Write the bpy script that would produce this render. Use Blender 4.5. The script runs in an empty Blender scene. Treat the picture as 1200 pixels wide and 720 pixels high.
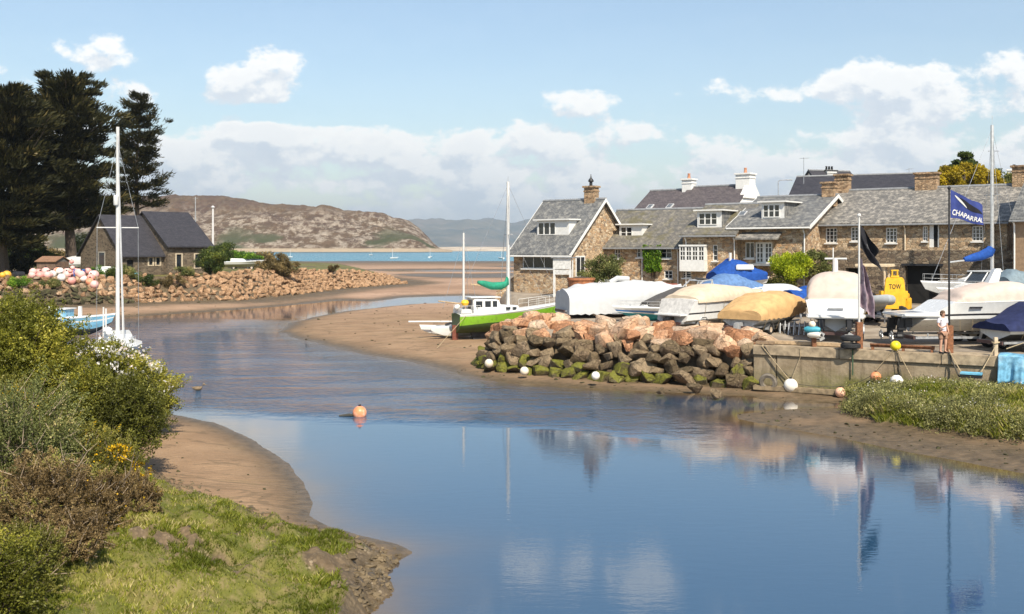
import bpy, bmesh, math, random
import numpy as np
from mathutils import Vector, Matrix, noise as mnoise
R = math.radians
rnd = random.Random(11)
rng = np.random.default_rng(11)
F, H0, HY = 1200.0, 6.5, 291.0        # focal length in photo pixels, eye height, horizon row
scene = bpy.context.scene
COL = scene.collection

def P(px, py, Y):                     # photo pixel at a known distance -> world point
    return Vector(((px-600)/F*Y, Y, H0-(py-HY)/F*Y))
def G(px, py, z=0.0):                 # photo pixel on a surface of known height -> world point
    Y = (H0-z)*F/(py-HY)
    return Vector(((px-600)/F*Y, Y, z))
def XY(px, Y): return ((px-600)/F*Y, Y)
def lerp(a, b, t): return a+(b-a)*t

# ------------------------------------------------------------------ noise on arrays
_T = rng.random((256, 256))
def vnoise(x, y, s=0):
    x = np.asarray(x, float)+s*37.3; y = np.asarray(y, float)+s*91.7
    ix = np.floor(x).astype(int); iy = np.floor(y).astype(int)
    fx = x-ix; fy = y-iy
    fx = fx*fx*(3-2*fx); fy = fy*fy*(3-2*fy)
    a = _T[ix & 255, iy & 255]; b = _T[(ix+1) & 255, iy & 255]
    c = _T[ix & 255, (iy+1) & 255]; d = _T[(ix+1) & 255, (iy+1) & 255]
    return (a*(1-fx)+b*fx)*(1-fy)+(c*(1-fx)+d*fx)*fy-0.5
def fbm(x, y, o=4, s=0):
    r = 0; a = 1.0
    for i in range(o):
        r = r+a*vnoise(np.asarray(x)*2**i, np.asarray(y)*2**i, s+i*3); a *= .5
    return r
def sdf(x, y, poly):                  # signed distance to polygon, negative inside
    x = np.asarray(x, float); y = np.asarray(y, float)
    d = np.full(x.shape, 1e18); ins = np.zeros(x.shape, bool)
    n = len(poly)
    for i in range(n):
        ax, ay = poly[i][0], poly[i][1]; bx, by = poly[(i+1) % n][0], poly[(i+1) % n][1]
        ex, ey = bx-ax, by-ay
        t = np.clip(((x-ax)*ex+(y-ay)*ey)/(ex*ex+ey*ey+1e-12), 0, 1)
        d = np.minimum(d, (x-ax-t*ex)**2+(y-ay-t*ey)**2)
        c = ((ay > y) != (by > y))
        with np.errstate(divide='ignore', invalid='ignore'):
            xi = (bx-ax)*(y-ay)/(by-ay+1e-15)+ax
        ins ^= c & (x < xi)
    d = np.sqrt(d)
    return np.where(ins, -d, d)
def sstep(a, b, v):
    t = np.clip((v-a)/(b-a), 0, 1); return t*t*(3-2*t)

# ------------------------------------------------------------------ mesh builder
class MB:
    def __init__(s): s.v = []; s.f = []; s.m = []
    def add(s, vs, fs, mat=0):
        b = len(s.v); s.v += [tuple(v) for v in vs]
        for i, f in enumerate(fs):
            s.f.append([b+j for j in f]); s.m.append(mat[i] if isinstance(mat, (list, tuple)) else mat)
        return s
    def box(s, c, d, mat=0, rz=0, rx=0, ry=0, taper=1.0):
        x, y, z = d[0]/2, d[1]/2, d[2]/2
        vs = [(-x,-y,-z),(x,-y,-z),(x,y,-z),(-x,y,-z),(-x*taper,-y*taper,z),(x*taper,-y*taper,z),(x*taper,y*taper,z),(-x*taper,y*taper,z)]
        if rz or rx or ry:
            M = Matrix.Rotation(rz,3,'Z') @ Matrix.Rotation(ry,3,'Y') @ Matrix.Rotation(rx,3,'X')
            vs = [M @ Vector(v) for v in vs]
        vs = [(v[0]+c[0], v[1]+c[1], v[2]+c[2]) for v in vs]
        return s.add(vs, [(3,2,1,0),(4,5,6,7),(0,1,5,4),(1,2,6,5),(2,3,7,6),(3,0,4,7)], mat)
    def b2(s, a, b, mat=0):           # box from two corners
        return s.box([(a[i]+b[i])/2 for i in range(3)], [abs(b[i]-a[i]) for i in range(3)], mat)
    def tube(s, pts, r, n=6, mat=0, caps=True, flat=1.0):
        pts = [Vector(p) for p in pts]; k = len(pts)
        rs = r if isinstance(r, (list, tuple)) else [r]*k
        rings = []; up = None
        for i, p in enumerate(pts):
            d = (pts[min(i+1,k-1)]-pts[max(i-1,0)])
            if d.length < 1e-9: d = Vector((0,0,1))
            d.normalize()
            if up is None:
                up = Vector((0,0,1)) if abs(d.z) < .9 else Vector((1,0,0))
            a = up-d*up.dot(d)
            if a.length < 1e-6: a = d.orthogonal()
            a.normalize(); up = a; b = d.cross(a)
            rings.append([p+(a*math.cos(2*math.pi*j/n)*flat+b*math.sin(2*math.pi*j/n))*rs[i] for j in range(n)])
        vs = [v for g in rings for v in g]; fs = []
        for i in range(k-1):
            for j in range(n):
                fs.append((i*n+j, i*n+(j+1) % n, (i+1)*n+(j+1) % n, (i+1)*n+j))
        if caps:
            fs.append(tuple(range(n-1,-1,-1))); fs.append(tuple((k-1)*n+j for j in range(n)))
        return s.add(vs, fs, mat)
    def loft(s, rings, mats=0, closed=True, caps=(True,True), capmat=0):
        n = len(rings[0]); vs = [v for g in rings for v in g]; fs = []; ms = []
        for i in range(len(rings)-1):
            for j in range(n if closed else n-1):
                fs.append((i*n+j, i*n+(j+1) % n, (i+1)*n+(j+1) % n, (i+1)*n+j))
                ms.append(mats[j] if isinstance(mats, (list, tuple)) else mats)
        if caps[0]: fs.append(tuple(range(n-1,-1,-1))); ms.append(capmat)
        if caps[1]: fs.append(tuple((len(rings)-1)*n+j for j in range(n))); ms.append(capmat)
        return s.add(vs, fs, ms)
    def lathe(s, prof, c=(0,0,0), n=14, mat=0, axis='z', sx=1, sy=1, ring=False):
        if ring: prof = list(prof)+[prof[0]]
        rings = []
        for r, z in prof:
            g = []
            for j in range(n):
                a = 2*math.pi*j/n; x, y = r*math.cos(a)*sx, r*math.sin(a)*sy
                p = (x,y,z) if axis == 'z' else ((z,x,y) if axis == 'x' else (y,z,x))
                g.append((p[0]+c[0], p[1]+c[1], p[2]+c[2]))
            rings.append(g)
        return s.loft(rings, mat, True, (not ring,not ring), mat)
    def sphere(s, c, r, n=14, mat=0, sz=(1,1,1)):
        k = max(6, n//2+1)
        prof = [(max(1e-3, r*math.sin(math.pi*i/k)), -r*math.cos(math.pi*i/k)) for i in range(k+1)]
        rings = [[(c[0]+q*math.cos(2*math.pi*j/n)*sz[0], c[1]+q*math.sin(2*math.pi*j/n)*sz[1], c[2]+z*sz[2]) for j in range(n)] for q, z in prof]
        return s.loft(rings, mat, True, (True,True), mat)
    def prism(s, poly, a, b, mat=0):  # poly of (x,z) extruded from y=a to y=b
        n = len(poly)
        vs = [(x,a,z) for x,z in poly]+[(x,b,z) for x,z in poly]
        fs = [tuple(range(n)), tuple(range(2*n-1,n-1,-1))]+[(i, i+n, (i+1) % n+n, (i+1) % n) for i in range(n)]
        return s.add(vs, fs, mat)
    def build(s, name, mats, parent=None, smooth=False, bevel=0, angle=40):
        me = bpy.data.meshes.new(name)
        me.from_pydata(s.v, [], s.f)
        for m in (mats if isinstance(mats, (list, tuple)) else [mats]): me.materials.append(m)
        me.polygons.foreach_set('material_index', s.m)
        bm = bmesh.new(); bm.from_mesh(me)
        bmesh.ops.recalc_face_normals(bm, faces=bm.faces)
        if bevel:
            es = [e for e in bm.edges if len(e.link_faces) == 2 and e.calc_face_angle(0) > R(35)]
            bmesh.ops.bevel(bm, geom=es, offset=bevel, segments=2, affect='EDGES', clamp_overlap=True)
        bm.to_mesh(me); bm.free()
        if smooth:
            me.polygons.foreach_set('use_smooth', [True]*len(me.polygons))
            me.set_sharp_from_angle(angle=R(angle))
        o = bpy.data.objects.new(name, me); COL.objects.link(o)
        if parent: o.parent = parent
        return o

def np_mesh(name, verts, faces, mats, parent=None, fattr=None, smooth=False, vattr=None):
    verts = np.asarray(verts, np.float32); faces = np.asarray(faces, np.int32)
    k = faces.shape[1]; me = bpy.data.meshes.new(name)
    me.vertices.add(len(verts)); me.vertices.foreach_set('co', verts.ravel())
    me.loops.add(faces.size); me.loops.foreach_set('vertex_index', faces.ravel())
    me.polygons.add(len(faces)); me.polygons.foreach_set('loop_start', np.arange(len(faces), dtype=np.int32)*k)
    if smooth: me.polygons.foreach_set('use_smooth', np.ones(len(faces), bool))
    for m in (mats if isinstance(mats, (list, tuple)) else [mats]): me.materials.append(m)
    for nm, a in (fattr or {}).items():
        t = me.attributes.new(nm, 'FLOAT', 'FACE'); t.data.foreach_set('value', np.asarray(a, np.float32))
    for nm, a in (vattr or {}).items():
        t = me.attributes.new(nm, 'FLOAT', 'POINT'); t.data.foreach_set('value', np.asarray(a, np.float32))
    me.update(); me.validate()
    o = bpy.data.objects.new(name, me); COL.objects.link(o)
    if parent: o.parent = parent
    return o

def tag(o, label=None, cat=None, group=None, kind=None):
    if label: o['label'] = label
    if cat: o['category'] = cat
    if group: o['group'] = group
    if kind: o['kind'] = kind
    return o
def thing(name, label, cat, loc=(0,0,0), rz=0, group=None):
    o = bpy.data.objects.new(name, None); COL.objects.link(o); o.empty_display_size = .2
    o.location = loc; o.rotation_euler = (0,0,rz)
    return tag(o, label, cat, group)
def dup(root, loc, rz=0, label=None, group=None, scale=None):
    def cp(o, par):
        c = o.copy(); COL.objects.link(c)
        if par: c.parent = par
        for ch in list(o.children): cp(ch, c)
        return c
    c = cp(root, None); c.location = loc; c.rotation_euler = (0,0,rz)
    if label: c['label'] = label
    if group: c['group'] = group
    if scale: c.scale = scale
    return c

# ------------------------------------------------------------------ materials
class NT:
    def __init__(s, nt): s.nt = nt; s.n = nt.nodes; s.l = nt.links
    def node(s, t, props=None, **ins):
        n = s.n.new(t)
        for k, v in (props or {}).items(): setattr(n, k, v)
        for k, v in ins.items():
            key = int(k[1:]) if k[0] == '_' else k.replace('__', ' ')
            sock = n.inputs[key]
            if isinstance(v, bpy.types.NodeSocket): s.l.new(v, sock)
            else: sock.default_value = v
        return n
    def m(s, op, a, b=0.0, c=0.0, clamp=False):
        n = s.node('ShaderNodeMath', {'operation': op, 'use_clamp': clamp}, _0=a, _1=b)
        if op in ('MULTIPLY_ADD', 'SMOOTH_MIN', 'WRAP'):
            if isinstance(c, bpy.types.NodeSocket): s.l.new(c, n.inputs[2])
            else: n.inputs[2].default_value = c
        return n.outputs[0]
    def mix(s, fac, a, b, blend='MIX'):
        n = s.n.new('ShaderNodeMix'); n.data_type = 'RGBA'; n.blend_type = blend; n.clamp_factor = True
        for sock, v in ((n.inputs[0], fac), (n.inputs[6], a), (n.inputs[7], b)):
            if isinstance(v, bpy.types.NodeSocket): s.l.new(v, sock)
            elif isinstance(v, (int, float)): sock.default_value = v
            else: sock.default_value = (*v[:3], 1)
        return n.outputs[2]
    def noise(s, vec, scale, detail=4, rough=.55, out=0, dist=0):
        n = s.node('ShaderNodeTexNoise', None, Scale=scale, Detail=detail, Roughness=rough, Distortion=dist)
        if vec is not None: s.l.new(vec, n.inputs['Vector'])
        return n.outputs[out]
    def ramp(s, fac, stops):
        n = s.n.new('ShaderNodeValToRGB'); r = n.color_ramp
        while len(r.elements) < len(stops): r.elements.new(.5)
        for e, (p, c) in zip(r.elements, stops):
            e.position = p; e.color = (*c[:3], 1) if not isinstance(c, (int, float)) else (c, c, c, 1)
        s.l.new(fac, n.inputs[0]); return n.outputs[0]
    def sm(s, v, a, b):               # smoothstep
        n = s.node('ShaderNodeMapRange', {'interpolation_type': 'SMOOTHSTEP'}, _0=v, _1=a, _2=b)
        return n.outputs[0]
    def mapped(s, vec, sc=(1,1,1), loc=(0,0,0), rot=(0,0,0)):
        return s.node('ShaderNodeMapping', None, Vector=vec, Scale=sc, Location=loc, Rotation=rot).outputs[0]
    def bump(s, h, strength=.5, dist=.02, normal=None):
        n = s.node('ShaderNodeBump', None, Strength=strength, Distance=dist, Height=h)
        if normal is not None: s.l.new(normal, n.inputs['Normal'])
        return n.outputs[0]
    def attr(s, name): return s.node('ShaderNodeAttribute', {'attribute_name': name}).outputs['Fac']
    def coord(s, w='Object'): return s.node('ShaderNodeTexCoord').outputs[w]
    def pos(s): return s.node('ShaderNodeNewGeometry').outputs['Position']
    def sep(s, v): return s.node('ShaderNodeSeparateXYZ', None, _0=v).outputs
    def orand(s): return s.node('ShaderNodeObjectInfo').outputs['Random']

def newmat(name, rough=.6, metal=0, spec=.5):
    m = bpy.data.materials.new(name); m.use_nodes = True
    t = NT(m.node_tree); b = t.n['Principled BSDF']
    b.inputs['Roughness'].default_value = rough; b.inputs['Metallic'].default_value = metal
    b.inputs['Specular IOR Level'].default_value = spec
    return m, t, b
_mats = {}
def pm(name, col, rough=.6, metal=0, var=.18, scale=5, bump=0, bscale=30, spec=.4, dirt=None, dirtscale=1.3, dirtamt=.5, rand=0):
    if name in _mats: return _mats[name]
    m, t, b = newmat(name, rough, metal, spec)
    c = t.coord()
    n = t.noise(c, scale, 5)
    lo = [x*(1-var) for x in col]; hi = [min(1, x*(1+var)) for x in col]
    k = t.mix(t.sm(n, .3, .7), lo, hi)
    if dirt:
        d = t.noise(c, dirtscale, 6, .65)
        k = t.mix(t.m('MULTIPLY', t.sm(d, .45, .75), dirtamt), k, dirt)
    if rand:
        k = t.mix(t.m('MULTIPLY', t.orand(), rand), k, [x*.45 for x in col])
    t.l.new(k, b.inputs['Base Color'])
    t.l.new(t.m('ADD', t.m('MULTIPLY', n, .2), rough-.1), b.inputs['Roughness'])
    if bump:
        t.l.new(t.bump(t.noise(c, bscale, 4), bump, .02), b.inputs['Normal'])
    _mats[name] = m; return m

def stone_wall(name, cols, mortar, scale=3.3, bump=1.0):
    m, t, b = newmat(name, .88, 0, .25)
    c = t.coord()
    w = t.noise(c, 3.0, 3, out=1)
    vv = t.node('ShaderNodeVectorMath', {'operation': 'MULTIPLY_ADD'}, _0=w, _1=(.16,.16,.16), _2=c).outputs[0]
    v = t.mapped(vv, (1,1,1.7))
    vo = t.node('ShaderNodeTexVoronoi', {'feature': 'F1'}, Vector=v, Scale=scale)
    ve = t.node('ShaderNodeTexVoronoi', {'feature': 'DISTANCE_TO_EDGE'}, Vector=v, Scale=scale)
    h = t.sep(vo.outputs['Color'])
    k = t.ramp(h[0], [(i/(len(cols)-1), q) for i, q in enumerate(cols)])
    n2 = t.noise(c, 14, 4)
    k = t.mix(t.sm(n2, .3, .6), t.mix(.5, k, (.05,.04,.03)), k)
    edge = t.sm(ve.outputs['Distance'], .0, .09)
    k = t.mix(edge, mortar, k)
    big = t.noise(c, .55, 4)
    k = t.mix(t.m('MULTIPLY', t.sm(big, .5, .75), .3), k, (.14,.115,.085))
    t.l.new(k, b.inputs['Base Color'])
    t.l.new(t.bump(t.m('ADD', t.m('MULTIPLY', edge, .8), t.m('MULTIPLY', n2, .5)), bump, .05), b.inputs['Normal'])
    return m

def slate(name, c1, c2, lichen, lam=.5, moss=None, bw=.32, rh=.17):
    m, t, b = newmat(name, .62, 0, .4)
    c = t.coord(); s = t.sep(c)
    v = t.node('ShaderNodeCombineXYZ', None, _0=s[0], _1=t.m('MULTIPLY', s[2], 1.6), _2=0.0).outputs[0]
    br = t.node('ShaderNodeTexBrick', {'offset': .5}, Vector=v, Color1=(*c1,1), Color2=(*c2,1), Mortar=(*[x*.35 for x in c1],1),
                Scale=1.0, Mortar__Size=.012, Bias=0.0, Brick__Width=bw, Row__Height=rh)
    wv = t.mapped(c, (2.2,2.2,.8))
    n = t.noise(wv, 1.4, 7, .68)
    k = t.mix(t.m('MULTIPLY', t.sm(n, .45, .68), lam), br.outputs['Color'], lichen)
    n3 = t.noise(c, 9, 4, .7)
    k = t.mix(t.m('MULTIPLY', t.sm(n3, .5, .8), .55), k, [x*.45 for x in c1])
    if moss:
        n2 = t.noise(c, .7, 5, .6)
        k = t.mix(t.m('MULTIPLY', t.sm(n2, .48, .66), .75), k, moss)
    t.l.new(k, b.inputs['Base Color'])
    t.l.new(t.bump(t.m('ADD', br.outputs['Fac'], t.m('MULTIPLY', n3, -1.2)), .6, -.03), b.inputs['Normal'])
    return m

def leafmat(name, c1, c2, c3=None, trans=.3, p3=.12):
    m = bpy.data.materials.new(name); m.use_nodes = True
    t = NT(m.node_tree); out = t.n['Material Output']; t.n.remove(t.n['Principled BSDF'])
    a = t.attr('var')
    k = t.ramp(a, [(0, [x*.55 for x in c1]), (.45, c1), (1-p3-.02, c2), (1-p3+.01, c3 or c2)])
    d = t.node('ShaderNodeBsdfDiffuse', None, Color=k)
    tr = t.node('ShaderNodeBsdfTranslucent', None, Color=k)
    mx = t.node('ShaderNodeMixShader', None, _0=trans)
    t.l.new(d.outputs[0], mx.inputs[1]); t.l.new(tr.outputs[0], mx.inputs[2])
    gl = t.node('ShaderNodeBsdfGlossy', None, Roughness=.45, Color=(1,1,1,1))
    fr = t.node('ShaderNodeMixShader', None, _0=.012)
    t.l.new(mx.outputs[0], fr.inputs[1]); t.l.new(gl.outputs[0], fr.inputs[2])
    t.l.new(fr.outputs[0], out.inputs[0])
    return m

white = pm('white_paint', (.68,.67,.64), .4, var=.06, dirt=(.5,.47,.4), dirtamt=.25)
gel = pm('white_gelcoat', (.66,.66,.645), .25, var=.04, dirt=(.6,.57,.5), dirtscale=.8, dirtamt=.25, spec=.5)
render_white = pm('limewash', (.70,.69,.66), .8, var=.07, bump=.2, dirt=(.55,.52,.46), dirtamt=.3)
glass = pm('window_glass', (.02,.025,.03), .06, var=.4, scale=1.5, spec=.7)
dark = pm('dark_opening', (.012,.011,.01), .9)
black = pm('black_plastic', (.018,.018,.02), .5)
rubber = pm('rubber', (.02,.02,.021), .8, bump=.3)
galv = pm('galvanised_steel', (.45,.46,.47), .45, metal=.7, var=.2)
alu = pm('aluminium', (.62,.62,.61), .35, metal=.6, var=.1)
mastw = pm('mast_white', (.56,.55,.53), .35, var=.06)
steelr = pm('rusty_steel', (.20,.085,.04), .85, var=.4, scale=8, bump=.4, dirt=(.09,.045,.03))
wood = pm('weathered_wood', (.23,.16,.10), .8, var=.3, scale=9, bump=.3)
plank_pale = pm('pale_timber', (.42,.30,.18), .8, var=.25, scale=7, bump=.3)
rope_m = pm('rope', (.36,.28,.17), .9, var=.3, scale=20)
rope_d = pm('dark_rope', (.06,.055,.045), .9)
chimpot = pm('clay_pot', (.50,.23,.13), .8, var=.2)
lead = pm('lead_grey', (.22,.225,.23), .6)
# ================================================================== the lie of the land
g2 = lambda px, py, z=0.0: tuple(G(px, py, z)[:2])
RIVER = [(-3,-12),(-3,10), g2(432,718), g2(452,690), g2(440,668), g2(460,660), g2(483,648), g2(462,638), g2(440,632), g2(385,617), g2(366,604),
         g2(368,590), g2(360,572), g2(345,552), g2(325,535), g2(290,511), g2(250,496), g2(205,486), g2(170,479), (-24,46),(-45,55),(-75,60),(-110,95),
         g2(0,374), g2(100,373), g2(160,371), g2(250,365), g2(330,359), g2(400,352), g2(440,353), g2(480,348), g2(545,346), g2(565,349), g2(550,355),
         g2(480,357), g2(440,361), g2(405,365), g2(370,371), g2(340,379), g2(326,389), g2(345,397), g2(370,402), g2(430,416), g2(500,428), g2(545,441),
         g2(600,449), g2(700,456), g2(800,461), g2(880,465), g2(890,468), g2(960,472), g2(995,473), g2(985,478), g2(920,480), g2(862,486),
         g2(862,491), g2(950,507), g2(1050,527), g2(1200,555), (25,22),(42,15),(42,-12)]
POOLS = [[g2(430,317), g2(520,316), g2(600,317), g2(700,318), g2(600,319.5), g2(470,319.5)],
         [g2(560,312.5), g2(700,311.5), g2(760,313.5), g2(600,314)],
         [g2(250,318), g2(330,316), g2(345,320), g2(280,322)]]
DARKBAND = [g2(440,323), g2(600,322), g2(760,322), g2(760,329), g2(560,329), g2(470,328)]
RB = [(-130,101),(0,104.5),(130,111),(200,117),(280,120),(350,134),(400,152),(440,163),(478,175)]   # foot of the left rubble bank, (px, Y)
LEFTBANK = [XY(a, b) for a, b in RB]+[XY(478,182), XY(420,230), XY(340,270), XY(100,330), XY(-300,330), XY(-300,110)]
QA = Vector((10.9, 46.3)); QD = Vector((6.5,-3.7)).normalized()                                     # quay face: start and direction
QB = QA+QD*17
TOE = [(883,46.3),(840,47.2),(780,48.0),(720,48.9),(660,50.4),(610,51.8),(572,53.4),(563,55.5),(585,57.5),(615,60.2)]  # foot of the rock wall
yt = [XY(a, b) for a, b in TOE]
YARD = [tuple(QA), *[(x+.1, y+.9) for x, y in yt[1:7]], (-.2,57.2),(1.4,61.5),(3.8,66),(4.0,71),(-1.2,78),(-1.6,84),(0,130),(45,420),(420,420),(420,60),(60,20), tuple(QB)]
MOUND = [g2(985,478,.35), g2(1000,486,.3), g2(1045,496,.3), g2(1120,507,.3), g2(1200,518,.3), (24,27),(40,20),(60,20), tuple(QB), tuple(QA+QD*3.2), g2(1010,463,.4)]
BANK = [g2(480,649,.2), g2(455,643,.2), g2(440,634,.25), g2(385,619,.25), g2(330,604,.3), g2(250,584,.3), g2(180,557,.3), g2(110,532,.3), (-15,34),(-17,41),(-24,45),(-45,54),(-75,59),(-75,-12),(-3.4,-12),(-3.4,10),
        g2(430,719,.1), g2(449,690,.1), g2(437,668,.1), g2(458,661,.15)]

MUDS = [g2(850,489), g2(960,470), (14,47), (60,20), (42,15), g2(1200,556), g2(1050,528), g2(950,508)]
def terrain(x, y):
    x = np.asarray(x, float); y = np.asarray(y, float)
    d = sdf(x, y, RIVER)
    for p in POOLS: d = np.minimum(d, sdf(x, y, p))
    wob = fbm(x*.8, y*.5, 3, 2)*.35*np.clip(y/60, .3, 1.6)
    d = d+wob
    sea = (515+fbm(x/60, y/60, 3, 5)*40-y)*.03
    d = np.minimum(d, np.where(y > 300, sea, 1e9))
    z = np.where(d > 0, .42*(1-np.exp(-np.maximum(d,0)/3.6)), np.clip(.2*d, -1.3, 0))
    z = z+np.where(y < 120, fbm(x*.9, y*.9, 3, 4)*.035, fbm(x*.06, y*.06, 3, 4)*.08)*np.clip(d*1.5, 0, 1)
    wet = np.exp(-np.maximum(d,0)/(.9+y*.012))
    wet = np.maximum(wet, .9*sstep(6, -8, sdf(x, y, DARKBAND)+fbm(x/14, y/14, 3, 8)*14))
    md = np.maximum(sstep(2.6, .8, np.abs(sdf(x, y, YARD)))*(y < 56), sstep(1.5,-.5, sdf(x, y, MUDS))*(x > 4))
    md = np.maximum(md, .75*sstep(9, 3, sdf(x, y, LEFTBANK)))
    wet = np.maximum(wet, md*(.72+fbm(x*.7, y*.7, 3, 41)*.5))
    grass = np.zeros_like(z); yard = np.zeros_like(z); shingle = np.zeros_like(z)
    # yard and the land behind it
    dy = sdf(x, y, YARD); f = np.clip(-dy/.8, 0, 1)
    hy = 2.1+.025*np.maximum(0, np.minimum(y, 110)-46)+.02*np.maximum(0, y-84)
    z = z*(1-f)+hy*f; yard = f
    # left bank
    dl = sdf(x, y, LEFTBANK); px = 600+x/np.maximum(y, 1)*F
    hl = np.interp(px, [-200,0,130,280,350,400,440,478], [3.2,3.2,3.15,3.5,3.3,3.0,2.1,1.1])
    f = np.clip(-dl/4.0, 0, 1); z = z*(1-f)+hl*f; shingle = np.maximum(shingle, sstep(9, 0, dl))
    grass = np.maximum(grass, sstep(-3.6,-4.6, dl)*sstep(-.12, .3, fbm(x*.12, y*.12, 3, 6)+.25))
    # near bank with the bushes
    db = sdf(x, y, BANK)+fbm(x*1.1, y*1.1, 3, 9)*.55
    hb = .3*np.clip(-db/.45, 0, 1)+np.minimum(3.2, .15*np.maximum(0, -db-.4))+np.clip(-db, 0, 1)*(fbm(x*1.3, y*1.3, 4, 12)*.42+fbm(x*4.5, y*4.5, 3, 7)*.19)
    z = np.where(db < 0, np.maximum(z, z*.6+hb), z)
    gb = np.clip(-db/1.0-.2, 0, 1)
    patch = fbm(x*.75, y*.75, 4, 15)
    grass = np.maximum(grass, gb*sstep(-.52,-.22, patch)); shingle = np.maximum(shingle, np.clip(-db*4, 0, 1)*.8)
    # saltmarsh mound by the quay
    dm = sdf(x, y, MOUND)+fbm(x*1.0, y*1.0, 3, 19)*.5
    hm = .35*np.clip(-dm/.6, 0, 1)+.85*np.clip(-dm/5.5, 0, 1)+np.clip(-dm, 0, 1)*fbm(x*.9, y*.9, 3, 22)*.35
    z = np.where((dm < 0) & (dy > -.2), np.maximum(z, z*.6+hm), z)
    grass = np.maximum(grass, np.clip(-dm/.5, 0, 1)*(dy > -.2)*.9)
    z = np.where(y > 640, np.minimum(z, -1.0), z)
    return z, wet, grass, yard, shingle
def gz(x, y): return float(terrain(np.array([float(x)]), np.array([float(y)]))[0][0])

# one sheet: rows spread by distance, columns by angle
ys = np.concatenate([np.linspace(-10, 9.9, 40), 10*1.0062**np.arange(0, 700)]); ys = ys[ys < 760]
ys = np.concatenate([ys, [900, 1400, 2400, 5000, 16000]])
us = np.concatenate([np.linspace(-3,-.82, 26), np.linspace(-.8,.8, 350), np.linspace(.82, 3, 26)])
UU, YY = np.meshgrid(us, ys); XX = UU*np.maximum(np.abs(YY), 14.0)
Z, WET, GRA, YRD, SHI = terrain(XX, YY)
nr, nc = XX.shape
idx = np.arange(nr*nc).reshape(nr, nc)
fc = np.stack([idx[:-1,:-1], idx[:-1,1:], idx[1:,1:], idx[1:,:-1]], -1).reshape(-1, 4)

gm, t, b = newmat('ground', .9, 0, .3)
c = t.pos(); wet = t.attr('wet'); gr = t.attr('grass'); yd = t.attr('yard'); sh = t.attr('shingle')
n1 = t.noise(c, .35, 6, .6); n2 = t.noise(c, 3.0, 6, .65); n3 = t.noise(c, 22, 5, .7)
sand = t.mix(t.sm(n1, .3, .7), (.24,.150,.085), (.33,.215,.125))
sand = t.mix(t.m('MULTIPLY', t.sm(n3, .45, .72), .45), sand, (.13,.085,.05))
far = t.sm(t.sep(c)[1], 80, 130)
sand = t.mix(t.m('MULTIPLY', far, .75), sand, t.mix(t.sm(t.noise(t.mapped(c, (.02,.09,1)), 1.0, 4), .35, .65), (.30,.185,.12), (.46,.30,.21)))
mudc = t.mix(t.sm(n2, .3, .7), (.075,.054,.03), (.145,.103,.06))
rn = t.noise(t.mapped(c, (.16,.42,1)), 1.0, 5, .6, dist=.6); rn2 = t.noise(t.mapped(c, (.5,1.3,1)), 1.0, 4, .6, dist=.8)
run = t.m('MAXIMUM', t.sm(t.m('ABSOLUTE', t.m('SUBTRACT', rn, .5)), .022, .004), t.m('MULTIPLY', t.sm(t.m('ABSOLUTE', t.m('SUBTRACT', rn2, .5)), .02, .0), .55))
sand = t.mix(t.m('MULTIPLY', run, .5), sand, (.10,.072,.042))
sand = t.mix(t.m('MULTIPLY', t.sm(t.noise(t.mapped(c, (.3,.7,1)), 1.0, 5, .7), .56, .68), .35), sand, (.17,.13,.055))
k = t.mix(t.sm(wet, .15, .85), sand, mudc)
rip = t.node('ShaderNodeTexWave', {'wave_type': 'BANDS', 'bands_direction': 'Y'}, Vector=c, Scale=1.3, Distortion=5.0, Detail=3.0).outputs['Fac']
v = t.node('ShaderNodeTexVoronoi', {'feature': 'F1'}, Vector=c, Scale=13.0)
stones = t.ramp(t.sep(v.outputs['Color'])[0], [(0,(.07,.05,.03)),(.5,(.15,.11,.065)),(.85,(.21,.155,.10)),(1,(.40,.32,.22))])
stones = t.mix(t.sm(v.outputs['Distance'], .35, .6), stones, (.06,.045,.03))
soil = t.mix(t.sm(n2, .3, .7), (.055,.04,.022), (.155,.115,.065))
k = t.mix(t.m('MULTIPLY', sh, .9), k, soil)
k = t.mix(t.m('MULTIPLY', sh, t.sm(t.noise(c, .8, 4), .42, .6)), k, stones)
gcol = t.mix(t.sm(n1, .35, .65), (.075,.088,.014), (.15,.142,.028)); gcol = t.mix(t.sm(n2, .42, .7), gcol, (.20,.155,.07))
k = t.mix(t.sm(gr, .2, .8), k, gcol)
ycol = t.mix(t.sm(t.noise(c, .5, 5), .35, .65), (.20,.16,.12), (.34,.285,.22)); ycol = t.mix(t.m('MULTIPLY', t.sm(n2, .5, .75), .6), ycol, (.12,.10,.085))
k = t.mix(t.sm(yd, .4, .9), k, ycol)
t.l.new(k, b.inputs['Base Color'])
t.l.new(t.m('SUBTRACT', .92, t.m('MULTIPLY', t.sm(wet, .3, .95), .5)), b.inputs['Roughness'])
t.l.new(t.bump(t.m('ADD', t.m('ADD', t.m('MULTIPLY', n2, .8), t.m('MULTIPLY', t.m('ADD', n3, t.m('MULTIPLY', rip, .5)), .35)), t.m('MULTIPLY', t.m('MULTIPLY', v.outputs['Distance'], sh), -.6)), .8, .06), b.inputs['Normal'])
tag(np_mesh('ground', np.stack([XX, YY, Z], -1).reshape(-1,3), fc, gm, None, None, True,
    dict(wet=WET.ravel(), grass=GRA.ravel(), yard=YRD.ravel(), shingle=SHI.ravel())), 'brown tidal sand and mud with grassy banks and a gravel boatyard', None, None, 'structure')

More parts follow.
